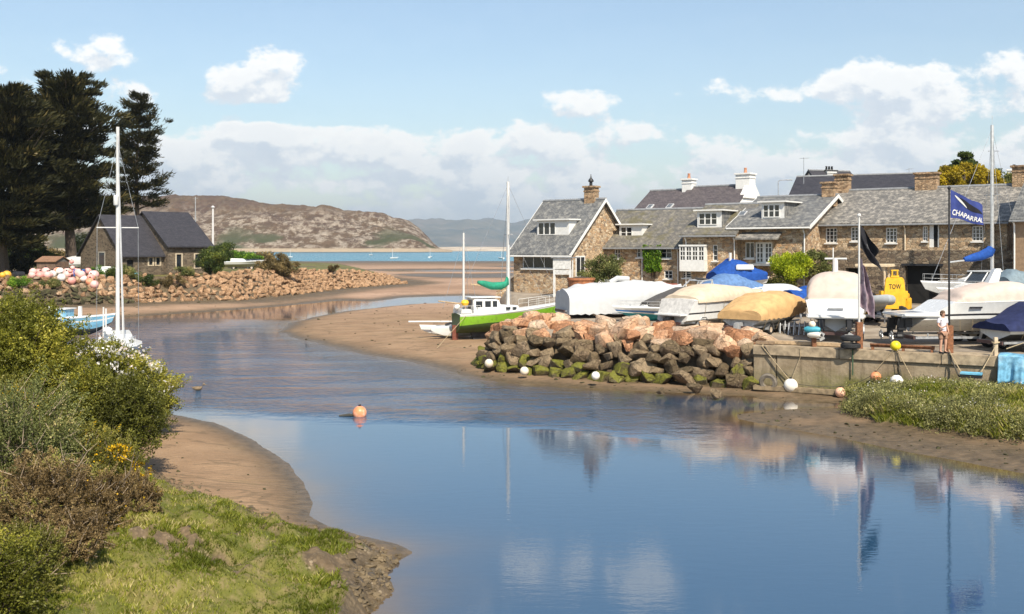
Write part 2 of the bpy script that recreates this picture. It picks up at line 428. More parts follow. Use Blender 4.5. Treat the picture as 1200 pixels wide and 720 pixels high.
# ------------------------------------------------------------------ water
def water(name, y0, y1, col, ripple):
    m, t, b = newmat(name, .012, 0, .5)
    b.inputs['IOR'].default_value = 2.2 if ripple else 1.5
    c = t.pos(); s = t.sep(c)
    big = t.noise(t.mapped(c, (.05,.11,1)), 1.0, 3)
    bc = t.mix(big, [q*.85 for q in col], [q*1.15 for q in col])
    if ripple: bc = t.mix(t.attr('shallow'), bc, (.13,.085,.04))
    t.l.new(bc, b.inputs['Base Color'])
    w1 = t.noise(t.mapped(c, (.9,2.6,1)), 1.6, 3, .55); w2 = t.noise(t.mapped(c, (2.2,4.5,1)), 3.0, 3, .6)
    if ripple:
        # wind-ruffled reach in the middle, calm pools near the banks
        edge = t.noise(t.mapped(c, (.10,.16,1)), 1.0, 4)
        yy = t.m('ADD', t.m('ADD', s[1], t.m('MULTIPLY', edge, 9)), t.m('MULTIPLY', s[0], .25))
        band = t.m('MULTIPLY', t.sm(yy, 40.5, 45), t.sm(yy, 96, 70))
        lane = t.sm(t.noise(t.mapped(c, (.12,.4,1)), 1.0, 4, .6), .40, .58)
        band = t.m('MULTIPLY', band, t.m('ADD', .5, t.m('MULTIPLY', lane, .5)))
        band = t.m('MULTIPLY', band, t.sm(s[0], 9, -3))
        fine = t.noise(t.mapped(c, (1.0,.62,1)), 1.7, 5, .66)
        h = t.m('ADD', t.m('MULTIPLY', w1, .0019), t.m('MULTIPLY', w2, .0008))
        h = t.m('ADD', h, t.m('MULTIPLY', t.m('MULTIPLY', fine, band), .34))
        nrm = t.bump(h, 1.0, 1.0)
    else:
        nrm = t.bump(t.m('ADD', t.m('MULTIPLY', t.noise(t.mapped(c, (.05,.12,1)), 1.0, 4), 1.2), t.m('MULTIPLY', w1, .2)), 1.0, 1.0)
        b.inputs['Roughness'].default_value = .25
    t.l.new(nrm, b.inputs['Normal'])
    if ripple:
        yy_ = np.concatenate([np.linspace(-60, 9, 12), 10*1.017**np.arange(0, 220)]); yy_ = yy_[yy_ < y1]; yy_ = np.append(yy_, y1); uu_ = np.concatenate([np.linspace(-4,-.7,12), np.linspace(-.68,.68,240), np.linspace(.7,4,12)])
        U2, Y2 = np.meshgrid(uu_, yy_); X2 = U2*np.maximum(np.abs(Y2), 16)
        d2 = sdf(X2, Y2, RIVER)+fbm(X2*.8, Y2*.8, 3, 14)*.7
        i2 = np.arange(U2.size).reshape(U2.shape); f2_ = np.stack([i2[:-1,:-1], i2[:-1,1:], i2[1:,1:], i2[1:,:-1]], -1).reshape(-1,4)
        return tag(np_mesh(name, np.stack([X2, Y2, np.zeros_like(X2)], -1).reshape(-1,3), f2_, m, None, None, True, {'shallow': np.exp(np.minimum(0, d2)/(.5+np.clip(Y2, 0, 90)*.022)).ravel()}), None, None, None, 'structure')
    mb = MB(); a = 6000 if y0 > 100 else 900
    mb.add([(-a,y0,0),(a,y0,0),(a,y1,0),(-a,y1,0)], [(0,1,2,3)])
    return tag(mb.build(name, m), None, None, None, 'structure')
tag(water('river_water', -60, 400, (.014,.052,.105), True), 'calm blue tidal river with a ruffled middle reach')
tag(water('sea', 400, 6000, (.05,.19,.25), False), 'band of turquoise sea beyond the sand flats')

# ------------------------------------------------------------------ headland and mountains
def ridge(name, crest, yc, yb, depth, zb, rough, m, nx=420, nd=90, s=0, sc=1.0):
    pxs = np.linspace(crest[0][0], crest[-1][0], nx)
    cy = np.interp(pxs, [q[0] for q in crest], [q[1] for q in crest])
    hc = H0-(cy-HY)/F*yc
    u = (pxs-600)/F
    vs = np.concatenate([np.linspace(0,1,nd), 1+np.linspace(.03,1,24)])
    U, V = np.meshgrid(u, vs); HC = np.meshgrid(hc, vs)[0]
    Yv = np.where(V <= 1, yb+(yc-yb)*V, yc+(V-1)*depth)
    Xv = U*Yv
    prof = np.where(V <= 1, 1-(1-np.minimum(V,1))**1.7, 1-(V-1)**2)
    Zv = zb+(HC-zb)*prof
    r = fbm(Xv/160/sc, Yv/160/sc, 6, s)*rough+np.abs(fbm(Xv/45/sc, Yv/70/sc, 5, s+5))*rough*.6
    Zv = Zv+r*np.clip(prof*1.6, 0, 1)*np.clip((1.06-V)*3, .06, 1)*np.clip((HC-zb)/60, .1, 1)
    idx = np.arange(U.size).reshape(U.shape)
    fc = np.stack([idx[:-1,:-1], idx[:-1,1:], idx[1:,1:], idx[1:,:-1]], -1).reshape(-1,4)
    return np_mesh(name, np.stack([Xv,Yv,Zv], -1).reshape(-1,3), fc, m, None, None, True)

hm, t, b = newmat('headland', .95, 0, .1)
c = t.pos(); s = t.sep(c); nz = t.sep(t.node('ShaderNodeNewGeometry').outputs['Normal'])[2]
n1 = t.noise(c, .012, 6, .6); n2 = t.noise(t.mapped(c, (1,.5,1.0)), .06, 9, .82); n3 = t.noise(c, .15, 5, .7)
k = t.mix(t.sm(n1, .38, .62), (.125,.07,.042), (.165,.10,.05))
k = t.mix(t.m('MULTIPLY', t.sm(n3, .4, .7), .6), k, (.06,.045,.02))
lowmask = t.sm(s[2], 88, 50)
rock = t.m('MULTIPLY', t.sm(n2, .47, .56), t.m('ADD', .15, t.m('MULTIPLY', lowmask, .85)))
k = t.mix(rock, k, t.mix(t.sm(n3, .35, .65), (.30,.23,.16), (.52,.43,.33)))
k = t.mix(t.m('MULTIPLY', t.sm(t.noise(c, .008, 4), .52, .62), t.sm(s[2], 60, 15)), k, (.08,.085,.03))
k = t.mix(t.sm(s[2], 7.5, 4.5), k, (.52,.40,.27))
t.l.new(k, b.inputs['Base Color'])
t.l.new(t.bump(t.m('ADD', t.m('MULTIPLY', n2, 1), t.m('MULTIPLY', n3, .4)), 1.0, 8), b.inputs['Normal'])
CREST = [(-500,246),(-200,240),(0,237),(120,235),(165,234),(200,231.5),(260,233),(300,239),(320,242),(360,247),(400,252),(430,255.5),(455,257),(470,256.5),(480,259),(490,266),(500,276),(508,285),(516,291.5),(530,293.2)]
tag(ridge('headland_hill', CREST, 2000, 1580, 900, .5, 26, hm), 'brown heather headland with pale rock outcrops across the bay', None, None, 'structure')
mm, t, b = newmat('far_hills', .95, 0, .1)
c = t.pos(); s = t.sep(c)
n = t.noise(c, .0016, 6, .65); n2 = t.noise(c, .006, 5, .7)
k = t.ramp(n, [(.35,(.03,.045,.03)),(.5,(.10,.09,.05)),(.62,(.16,.12,.08)),(.75,(.07,.08,.04))])
k = t.mix(t.m('MULTIPLY', t.sm(n2, .5, .7), .5), k, (.24,.2,.15))
t.l.new(k, b.inputs['Base Color'])
MC = [(-500,272),(100,270),(400,268),(470,264),(500,262),(540,260),(570,257),(600,262),(660,258),(740,252),(820,258),(900,262),(1000,268),(1150,266),(1500,272),(1900,280)]
tag(ridge('mountains', MC, 14000, 9500, 4000, 2, 200, mm, 500, 60, 30, 9.0), 'blue hazy mountains far behind the bay', None, None, 'structure')
sm_, t, b = newmat('far_shore', .95, 0, .1)
c = t.pos(); n = t.noise(c, .02, 4)
t.l.new(t.mix(t.sm(n, .4, .6), (.40,.33,.25), (.55,.47,.37)), b.inputs['Base Color'])
SC = [(380,289),(440,290.2),(500,290),(540,289.3),(600,289.8),(700,289),(900,289),(1300,289),(1700,289.5)]
tag(ridge('far_shore', SC, 2300, 2050, 600, .3, 2, sm_, 300, 20, 40), 'pale sandy spit along the far shore', None, None, 'structure')

# ------------------------------------------------------------------ sky, sun, air
SUN_EL, SUN_AZ = R(47), R(162)         # azimuth clockwise from +Y: behind the viewer, to the right
w = bpy.data.worlds.new('World'); scene.world = w; w.use_nodes = True
t = NT(w.node_tree); bg = t.n['Background']
sky = t.node('ShaderNodeTexSky', {'sky_type': 'NISHITA', 'sun_disc': False, 'sun_elevation': SUN_EL, 'sun_rotation': SUN_AZ, 'air_density': 1.25, 'dust_density': .6, 'ozone_density': 2.2})
d = t.coord('Generated'); s = t.sep(d)
ay = t.m('MAXIMUM', t.m('ABSOLUTE', s[1]), .25)
u = t.m('DIVIDE', s[0], ay); v = t.m('DIVIDE', s[2], ay)
def field(u, v, off=0.0):
    vv = t.m('ADD', v, off)
    p = t.node('ShaderNodeCombineXYZ', None, _0=u, _1=t.m('MULTIPLY', vv, 1.5), _2=.37).outputs[0]
    n = t.m('MULTIPLY_ADD', t.noise(p, 9.5, 10, .64), 2.5, -.75)
    # low bank of cumulus along the horizon, open blue above
    bank = t.m('MULTIPLY', t.sm(vv, .155, .10), t.sm(u, -.60, -.33))
    bias = t.m('MULTIPLY', bank, .34)
    for cx, cy, rx, ry, st in CLOUDS:
        dx = t.m('DIVIDE', t.m('SUBTRACT', u, (cx-600)/1200), rx/1200); dy = t.m('DIVIDE', t.m('SUBTRACT', vv, (HY-cy)/1200), ry/1200)
        r2 = t.m('ADD', t.m('MULTIPLY', dx, dx), t.m('MULTIPLY', dy, dy))
        bias = t.m('MAXIMUM', bias, t.m('MULTIPLY', t.sm(r2, 1.3, 0.0), st))
    for cx, cy, rx, ry, st in CLEAR:
        dx = t.m('DIVIDE', t.m('SUBTRACT', u, (cx-600)/1200), rx/1200); dy = t.m('DIVIDE', t.m('SUBTRACT', vv, (HY-cy)/1200), ry/1200)
        r2 = t.m('ADD', t.m('MULTIPLY', dx, dx), t.m('MULTIPLY', dy, dy))
        bias = t.m('SUBTRACT', bias, t.m('MULTIPLY', t.sm(r2, 1.6, 0.0), st))
    bias = t.m('SUBTRACT', bias, t.m('MULTIPLY', t.sm(vv, .19, .24), .20))
    return t.m('ADD', n, bias)
CLOUDS = [(305,84,78,46,.62),(268,108,50,20,.22),(115,64,95,32,.52),(145,105,56,30,.44),(1118,98,125,66,.50),(1010,72,80,34,.42),(950,105,60,32,.40),
          (1150,12,140,24,.36),(318,160,50,26,.24),(435,170,75,44,.46),(665,120,70,28,.34),(710,160,80,40,.26),(830,95,60,24,.18),(620,165,70,36,.26),(520,112,80,24,.16),(640,-75,70,40,.42),(760,-95,70,40,.42),(900,-150,120,60,.5),(560,-190,120,60,.4)]
CLEAR = [(330,134,150,13,.3),(200,95,34,40,.3),(215,140,40,26,.25),(570,130,90,24,.2),(760,180,60,16,.2),(560,190,70,14,.16),(380,200,60,12,.16),(930,175,80,14,.18),(560,40,620,62,.42),(480,95,110,55,.22),(800,60,200,50,.3),(880,140,140,26,.14),(1010,135,90,22,.12)]
f0 = field(u, v); f1 = field(t.m('ADD', u, .006), v, .016)
mask = t.sm(f0, .62, .86)
lit = t.sm(t.m('SUBTRACT', f0, f1), -.15, .17)
thick = t.sm(f0, .7, 1.1)
shade = t.m('ADD', t.m('MULTIPLY', lit, .75), t.m('MULTIPLY', t.m('SUBTRACT', 1.0, thick), .25))
ccol = t.mix(shade, (4.9,5.4,6.0), (8.4,8.2,7.8))
low = t.sm(v, .06, .0)
ccol = t.mix(t.m('MULTIPLY', low, .5), ccol, (5.0,5.6,6.2))
mask = t.m('MULTIPLY', mask, t.m('SUBTRACT', 1.0, t.m('MULTIPLY', low, .3)))
mask = t.m('MULTIPLY', mask, t.sm(v, -.01, .01)); mask = t.m('ADD', .03, t.m('MULTIPLY', mask, .92))
t.l.new(t.mix(mask, sky.outputs[0], ccol), bg.inputs[0])
bg.inputs[1].default_value = .102
ld = bpy.data.lights.new('sun', 'SUN'); ld.energy = 4.9; ld.angle = R(.5); ld.color = (1,.915,.77)
lo = bpy.data.objects.new('sun', ld); COL.objects.link(lo)
sd = Vector((math.sin(SUN_AZ)*math.cos(SUN_EL), math.cos(SUN_AZ)*math.cos(SUN_EL), math.sin(SUN_EL)))
lo.rotation_euler = sd.to_track_quat('Z','Y').to_euler()

hz = MB(); hz.b2((-18000,-200,-2.6),(18000,18600,700))
hzm = bpy.data.materials.new('haze'); hzm.use_nodes = True
t = NT(hzm.node_tree); t.n.remove(t.n['Principled BSDF'])
pv = t.node('ShaderNodeVolumePrincipled'); pv.inputs['Color'].default_value = (.76,.88,1,1); pv.inputs['Density'].default_value = 8.5e-5; pv.inputs['Anisotropy'].default_value = .2
t.l.new(pv.outputs[0], t.n['Material Output'].inputs['Volume'])
tag(hz.build('haze', hzm), None, None, None, 'stuff')

cam = bpy.data.cameras.new('camera'); co = bpy.data.objects.new('camera', cam); COL.objects.link(co)
cam.sensor_width = 36; cam.lens = 36*F/1200; cam.shift_y = -(360-HY)/1200; cam.clip_start = .1; cam.clip_end = 60000
co.location = (0,0,H0); co.rotation_euler = (R(90),0,0); scene.camera = co
vs_ = scene.view_settings; vs_.view_transform = 'Standard'; vs_.look = 'None'; vs_.exposure = 0.6; vs_.gamma = 1; vs_.use_curve_mapping = False
scene.cycles.max_bounces = 6; scene.cycles.volume_bounces = 0; scene.cycles.use_denoising = True
# ================================================================== buildings
stone_tan = stone_wall('tan_rubble_stone', [(.18,.11,.06),(.52,.33,.185),(.64,.46,.285),(.38,.245,.135),(.70,.56,.39),(.22,.16,.115),(.56,.33,.165)], (.52,.41,.28))
stone_brown = stone_wall('brown_rubble_stone', [(.16,.105,.065),(.45,.30,.175),(.58,.42,.26),(.31,.21,.125),(.64,.50,.34),(.17,.13,.095)], (.42,.33,.215))
stone_dark = stone_wall('dark_rubble_stone', [(.07,.05,.04),(.20,.145,.095),(.28,.21,.14),(.12,.095,.07),(.36,.29,.205)], (.17,.135,.095), 2.8)
stone_barn = stone_wall('barn_stone', [(.075,.057,.04),(.155,.115,.08),(.24,.185,.125),(.105,.085,.065)], (.17,.135,.095))
stone_chim = stone_wall('chimney_stone', [(.18,.11,.065),(.40,.26,.15),(.52,.35,.21),(.30,.21,.13)], (.38,.28,.18), 3.8)
slate_grey = slate('grey_slate', (.10,.102,.104), (.17,.17,.165), (.31,.295,.26), .7)
slate_warm = slate('mossy_slate', (.11,.105,.095), (.17,.155,.135), (.31,.275,.21), .7, (.12,.105,.05))
slate_old = slate('old_patchy_slate', (.12,.115,.105), (.20,.185,.165), (.42,.38,.32), .85)
slate_dark = slate('dark_slate', (.028,.027,.033), (.05,.047,.055), (.075,.07,.075), .3)
slate_purple = slate('purple_slate', (.075,.062,.066), (.12,.10,.10), (.16,.14,.13), .4)

def wall_panel(mb, L, z0, z1, ops, y, rev=.16, mat=0, flip=1):
    """front wall in the plane y with real openings and reveals; ops: (u0,u1,v0,v1)"""
    us = sorted({0, L, *[o[0] for o in ops], *[o[1] for o in ops]}); vs = sorted({z0, z1, *[o[2] for o in ops], *[o[3] for o in ops]})
    for i in range(len(us)-1):
        for j in range(len(vs)-1):
            cu, cv = (us[i]+us[i+1])/2, (vs[j]+vs[j+1])/2
            if any(o[0] < cu < o[1] and o[2] < cv < o[3] for o in ops): continue
            mb.add([(us[i],y,vs[j]),(us[i+1],y,vs[j]),(us[i+1],y,vs[j+1]),(us[i],y,vs[j+1])], [(0,1,2,3)], mat)
    for a, c, e, g in [o[:4] for o in ops]:
        r = y+rev
        mb.add([(a,y,e),(c,y,e),(c,y,g),(a,y,g),(a,r,e),(c,r,e),(c,r,g),(a,r,g)], [(0,4,5,1),(1,5,6,2),(2,6,7,3),(3,7,4,0)], mat)

def window(parent, u0, u1, v0, v1, y, cols=2, rows=3, sill=True, f=.07, bar=.035, name='window', fm=None, blind=False):
    m = MB(); d0, d1 = y-.03, y+.04
    m.b2((u0,d0,v0),(u0+f,d1,v1)); m.b2((u1-f,d0,v0),(u1,d1,v1)); m.b2((u0+f,d0,v1-f),(u1-f,d1,v1)); m.b2((u0+f,d0,v0),(u1-f,d1,v0+f))
    for i in range(1, cols):
        x = lerp(u0, u1, i/cols); m.b2((x-bar*.8,d0+.008,v0+f),(x+bar*.8,d1-.008,v1-f))
    for j in range(1, rows):
        z = lerp(v0, v1, j/rows); m.b2((u0+f,d0+.016,z-bar/2),(u1-f,d1-.016,z+bar/2))
    o = m.build(name, fm or white, parent)
    MB().b2((u0+f*.7,y+.005,v0+f*.7),(u1-f*.7,y+.02,v1-f*.7)).build('pane', glass, o)
    if sill: MB().b2((u0-.06,y-.24,v0-.09),(u1+.06,y-.035,v0-.004)).build('sill', fm or white, o)
    return o

def chimney(parent, c, d, z0, z1, m, pots=1, potm=None, cap=True, capm=None):
    mb = MB(); mb.box((c[0],c[1],(z0+z1)/2), (d[0],d[1],z1-z0), 0)
    if cap:
        mb.box((c[0],c[1],z1+.075), (d[0]+.22,d[1]+.22,.15), 1); mb.box((c[0],c[1],z1-.28), (d[0]+.10,d[1]+.10,.10), 1)
    o = mb.build('chimney', [m, capm or m], parent, bevel=.015)
    for i in range(pots):
        x = c[0]+(i-(pots-1)/2)*.42
        MB().lathe([(.13,z1+.15),(.15,z1+.2),(.115,z1+.55),(.14,z1+.6),(.13,z1+.64),(.09,z1+.64)], (x,c[1],0), 10).build('chimney_pot', potm or chimpot, parent, True)
    return o

def house(name, label, cat, A, yaw, L, D, zb, ze, zr, wall_m, roof_m, fops=(), over=.28, gover=.25, barge=white, gable_m=None, gops=(), group=None, gutter=True, fascia=white, ridge_tile=True, gover_l=None):
    """A: front left corner (x,y); front runs along local x, depth along local y; z values are world heights"""
    root = thing(name, label, cat, (A[0],A[1],0), yaw, group)
    w = MB()
    wall_panel(w, L, zb, ze, list(fops), 0)
    w.add([(0,D,zb),(L,D,zb),(L,D,ze),(0,D,ze)], [(1,0,3,2)])
    gm_ = 1 if gable_m else 0
    w.add([(0,0,zb),(0,D,zb),(0,D,ze),(0,D/2,zr),(0,0,ze)], [(0,4,3,2,1)], gm_)
    w.add([(L,0,zb),(L,D,zb),(L,D,ze),(L,D/2,zr),(L,0,ze)], [(0,1,2,3,4)], gm_)
    w.build('wall', [wall_m, gable_m or wall_m], root)
    k = (zr-ze)/(D/2); th = .13; gl = gover if gover_l is None else gover_l
    r = MB(); q = [(-over, ze-over*k+.05), (D/2, zr+.05), (D+over, ze-over*k+.05)]
    for s0, s1 in ((q[0],q[1]),(q[1],q[2])):
        r.add([(-gl,s0[0],s0[1]),(L+gover,s0[0],s0[1]),(L+gover,s1[0],s1[1]),(-gl,s1[0],s1[1]),
               (-gl,s0[0],s0[1]+th),(L+gover,s0[0],s0[1]+th),(L+gover,s1[0],s1[1]+th),(-gl,s1[0],s1[1]+th)],
              [(3,2,1,0),(4,5,6,7),(0,1,5,4),(1,2,6,5),(2,3,7,6),(3,0,4,7)])
    ro = r.build('roof', roof_m, root)
    if ridge_tile:
        MB().tube([(-gl-.01,D/2,zr+th+.04),(L+gover+.01,D/2,zr+th+.04)], .12, 8).build('ridge_tiles', lead, ro)
    if barge:
        for x in (L+gover+.004, -gl-.044):
            bb = MB()
            for s0, s1 in ((q[0],q[1]),(q[1],q[2])):
                pts = [(s0[0],s0[1]-.12),(s1[0],s1[1]-.12),(s1[0],s1[1]+th+.02),(s0[0],s0[1]+th+.02)]
                bb.prism([(p[0],p[1]) for p in pts], 0, .04)
            bb.v = [(x+v[1], v[0], v[2]) for v in bb.v]
            bb.build('bargeboard', barge, ro)
    if gutter:
        MB().tube([(-gl,-over-.06,ze-over*k+.03),(L+gover,-over-.06,ze-over*k+.03)], .065, 6).build('gutter', fascia, ro)
    root['_k'] = k; root['_L'] = L; root['_D'] = D; root['_ze'] = ze; root['_zr'] = zr; root['_over'] = over
    return root, ro
def downpipe(root, x, z0, z1, m=None, y=-.09):
    MB().tube([(x,-.33,z1),(x,y,z1-.3),(x,y,z0)], .05, 6).build('downpipe', m or white, root)

def dormer(root, u0, u1, v0, v1, cols=2, rows=2, cheek=None, y=None, roofm=None, side=.0, wallside=.5):
    """flat roofed dormer sitting on the front slope: window band u0..u1, sill v0, head v1"""
    k, ze = root['_k'], root['_ze']
    yf = (v0-.18-ze)/k if y is None else y
    yb = (v1+.2-ze)/k
    m = MB()
    a, c = u0-.12, u1+wallside
    wall_panel(m, 1, 0, 1, [], 0) if False else None
    # front
    for q in ((a,u0,v0-.25,v1+.15),(u1,c,v0-.25,v1+.15),(u0,u1,v0-.25,v0),(u0,u1,v1,v1+.15)):
        m.add([(q[0],yf,q[2]),(q[1],yf,q[2]),(q[1],yf,q[3]),(q[0],yf,q[3])], [(0,1,2,3)], 0)
    # cheeks: triangles back into the slope
    for x in (a, c):
        z0 = v0-.3
        m.add([(x,yf,z0),(x,yb+.2,v1+.15),(x,yf,v1+.15)], [(0,1,2)], 1)
    o = m.build('dormer', [white, cheek or white], root)
    MB().b2((a-.22,yf-.28,v1+.15),(c+.22,yb+.35,v1+.25)).build('dormer_roof', roofm or white, o)
    w = MB(); f = .06
    w.b2((u0,yf-.03,v0),(u0+f,yf+.05,v1)); w.b2((u1-f,yf-.03,v0),(u1,yf+.05,v1)); w.b2((u0+f,yf-.03,v1-f),(u1-f,yf+.05,v1)); w.b2((u0+f,yf-.06,v0),(u1-f,yf+.05,v0+f))
    for i in range(1, cols):
        x = lerp(u0, u1, i/cols); w.b2((x-.05,yf-.025,v0+f),(x+.05,yf+.045,v1-f))
    for j in range(1, rows):
        z = lerp(v0, v1, j/rows); w.b2((u0+f,yf-.01,z-.02),(u1-f,yf+.04,z+.02))
    w.b2((u0+f*.5,yf+.012,v0+f*.5),(u1-f*.5,yf+.03,v1-f*.5), 1)
    w.build('window', [white, glass], o)
    return o
def skylight(ro, root, u, v, w=.55, h=.75):
    k, ze = root['_k'], root['_ze']; y = (v-ze)/k; a = math.atan(k)
    m = MB(); M = Matrix.Rotation(a,3,'X')
    def q(x0, x1, s0, s1, t0, t1, mat):
        vs = [M @ Vector(p)+Vector((u,y,v+.05)) for p in [(x0,s0,t0),(x1,s0,t0),(x1,s1,t0),(x0,s1,t0),(x0,s0,t1),(x1,s0,t1),(x1,s1,t1),(x0,s1,t1)]]
        m.add(vs, [(3,2,1,0),(4,5,6,7),(0,1,5,4),(1,2,6,5),(2,3,7,6),(3,0,4,7)], mat)
    q(-w/2,w/2,-h/2,h/2,.10,.22,0); q(-w/2+.07,w/2-.07,-h/2+.07,h/2-.07,.2,.235,1)
    m.build('skylight', [pm('skylight_frame',(.5,.5,.5),.4), pm('skylight_glass',(.12,.13,.14),.25,spec=.6)], ro)

def loc_of(root, wx, wy):             # world xy -> house-local
    v = Matrix.Rotation(-root.rotation_euler.z,3,'Z') @ Vector((wx-root.location.x, wy-root.location.y, 0)); return v.x, v.y
def u_at(root, px):                   # local x along the front wall seen at photo column px
    a = root.rotation_euler.z; x0, y0 = root.location.x, root.location.y; k = (px-600)/F
    return (k*y0-x0)/(math.cos(a)-k*math.sin(a))
def z_at(root, u, py, yl=0):
    a = root.rotation_euler.z; Y = root.location.y+u*math.sin(a)+yl*math.cos(a)
    return H0-(py-HY)/F*Y
def win_px(root, x0, x1, y0, y1):     # photo box -> opening on the front wall
    a, c = u_at(root, x0), u_at(root, x1); m = (a+c)/2
    return (a, c, z_at(root, m, y1), z_at(root, m, y0))

TH = R(-38)
# --- gabled stone house at the head of the creek
hA = (.14, 82.0)
tmp = type('o', (), {})()
class _E: pass
def probe(A, yaw):
    e = _E(); e.location = Vector((A[0],A[1],0)); e.rotation_euler = Vector((0,0,yaw)); return e
h = probe(hA, R(-40))
op = [win_px(h, 612, 650, 295, 315)]
h1, r1 = house('gabled_stone_house', 'gabled stone house with grey slate roof and wide white dormer, nearest the sea', 'house', hA, R(-40), 5.6, 8.6, 2.6, 6.25, 10.25, stone_tan, slate_grey, op, .45, .35, barge=white)
o = op[0]; window(h1, o[0], o[1], o[2], o[3], .1, 3, 1)
MB().b2((o[0]+.07,.06,lerp(o[2],o[3],.72)),(o[1]-.07,.13,lerp(o[2],o[3],.72)+.06)).build('transom', white, h1)
for kx in (0,): dormer(h1, 1.55, 3.3, 7.55, 8.55, 3, 1, wallside=1.3)
chimney(r1, (4.55,4.3), (.95,.75), 9.7, 11.35, stone_chim, 0, capm=stone_chim)
MB().lathe([(.13,11.5),(.12,11.8),(.22,11.85),(.22,11.95),(.05,12.2),(.02,12.45)], (4.5,4.3,0), 10).build('cowl', black, r1, True)
g = MB(); wl = lambda a, c, y0, y1: ((5.6,a,y0),(5.6+.05,c,y1))
o = MB().b2((5.57,.7,4.3),(5.66,1.9,5.9)).build('window', white, h1); MB().b2((5.62,.8,4.4),(5.67,1.25,5.8)).b2((5.62,1.35,4.4),(5.67,1.8,5.8)).build('pane', glass, o)
MB().tube([(5.98,-.5,6.0),(5.75,.15,5.6),(5.75,.15,2.7)], .05, 6).build('downpipe', white, h1)
# porch board in front of it
pr = thing('garden_porch', 'small stone porch with white boarded front between house and bushes', 'porch', (*XY(648,76.0),0), R(-30))
MB().b2((0,0,4.95),(1.45,.12,5.75)).b2((.02,.03,4.55),(1.43,.1,4.9)).build('white_boarding', pm('pale_boarding',(.62,.61,.58),.7,dirt=(.35,.33,.3)), pr)
for x in (.0, 1.33): MB().b2((x,.02,2.6),(x+.14,.16,4.94)).build('post', white, pr)
MB().b2((.16,.2,2.6),(1.3,.5,4.5)).build('stone_panel', stone_tan, pr)
MB().b2((-.12,-.12,5.76),(1.57,1.3,5.84)).build('porch_roof', lead, pr)

# --- low cottage with the long grey roof
lA = (6.7, 82.75)
h = probe(lA, R(-35)); op = [win_px(h, 746, 754, 290, 302), win_px(h, 774, 787, 290, 303), win_px(h, 720, 727, 292, 303), win_px(h, 778, 788, 317, 327)]
h2, r2 = house('low_stone_cottage', 'low stone cottage with ivy on its wall and a long sagging slate roof', 'cottage', lA, R(-35), 8.2, 8.0, 2.6, 6.75, 9.5, stone_tan, slate_warm, op, .45, .2, barge=None, fascia=lead)
for o in op: window(h2, o[0], o[1], o[2], o[3], .1, 2, 2)
dormer(h2, 1.9, 2.95, 7.3, 8.2, 2, 2, y=.85, wallside=.9)
downpipe(h2, u_at(h2, 753), 2.8, 6.5); downpipe(h2, u_at(h2, 795), 2.8, 6.5)

# --- middle house with the white bay
mA = (13.0, 77.6)
h = probe(mA, R(-35)); op = [win_px(h, 835, 841, 287, 306), win_px(h, 800, 810, 318, 326)]
h3, r3 = house('bay_window_house', 'stone house with a projecting white bay window and one white dormer', 'house', mA, R(-35), 4.3, 8.4, 2.6, 7.6, 9.75, stone_tan, slate_warm, op, .5, .1, barge=None, fascia=lead)
for o in op: window(h3, o[0], o[1], o[2], o[3], .1, 1, 3)
a, c, z0, z1 = win_px(h3, 800, 829, 287, 318)
bay = MB(); bay.b2((a,-.55,z0),(c,0,z0+.85*.95))
bo = bay.build('bay', white, h3); MB().b2((a-.05,-.6,z1-.12),(c+.05,0,z1)).build('bay_roof', white, bo)
w = MB(); zs = z0+.82
for i in range(4):
    x0, x1 = lerp(a,c,i/4), lerp(a,c,(i+1)/4)
    w.b2((x0,-.553,zs),(x0+.07,-.47,z1-.12)); w.b2((x1-.07,-.553,zs),(x1,-.47,z1-.12))
    for j in range(0,4):
        z = lerp(zs, z1-.15, j/3); w.b2((x0+.07,-.545,z-.03),(x1-.07,-.48,z+.03))
    w.b2((x0+.36*(x1-x0)+.05,-.54,zs),(x0+.36*(x1-x0)+.09,-.485,z1-.12))
for x in (a, c-.06): w.b2((x+.002,-.47,zs),(x+.058,0,z1-.12))
bw = w.build('bay_window', white, bo)
MB().b2((a+.03,-.5,zs+.01),(c-.03,-.3,z1-.13)).build('pane', glass, bw)
dormer(h3, 1.0, 2.5, 8.25, 9.15, 3, 2, y=.55, wallside=.35, cheek=slate_grey)
skylight(r3, h3, 3.7, 8.9)
downpipe(h3, .25, 2.7, 7.3); downpipe(h3, 4.12, 5.2, 7.3)

# --- house with french windows and canopy
nA = (16.45, 75.9)
h = probe(nA, TH); op = [win_px(h, 873, 884, 284, 303), win_px(h, 885, 905, 284, 309), win_px(h, 847, 851, 300, 313)]
h4, r4 = house('french_window_house', 'stone house with white french windows under a slate canopy, left of the long cottage', 'house', nA, TH, 5.6, 10.0, 2.6, 8.1, 10.3, stone_tan, slate_grey, op, .45, .4, barge=white, fascia=white)
o = op[0]; window(h4, *o, .1, 2, 1); o = op[1]
dd = window(h4, o[0], (o[0]+o[1])/2, o[2], o[3], .1, 2, 4, False, .12, .05, 'french_door'); window(h4, (o[0]+o[1])/2, o[1], o[2], o[3], .1, 2, 4, False, .12, .05, 'french_door')
window(h4, *op[2], .1, 1, 2)
a, c = u_at(h4, 868), u_at(h4, 919); zt = z_at(h4, 3, 278)
cm = MB(); cm.add([(a,-1.1,zt-.2),(c,-1.1,zt-.2),(c-.15,.05,zt+.3),(a+.15,.05,zt+.3),(a,-1.1,zt-.1),(c,-1.1,zt-.1),(c-.15,.05,zt+.4),(a+.15,.05,zt+.4)], [(3,2,1,0),(4,5,6,7),(0,1,5,4),(1,2,6,5),(2,3,7,6),(3,0,4,7)])
cm.build('canopy', slate_old, h4)
MB().b2((op[1][0]-.3,-.9,op[1][2]-.16),(op[1][1]+.5,-.005,op[1][2]-.01)).build('balcony_slab', lead, h4)
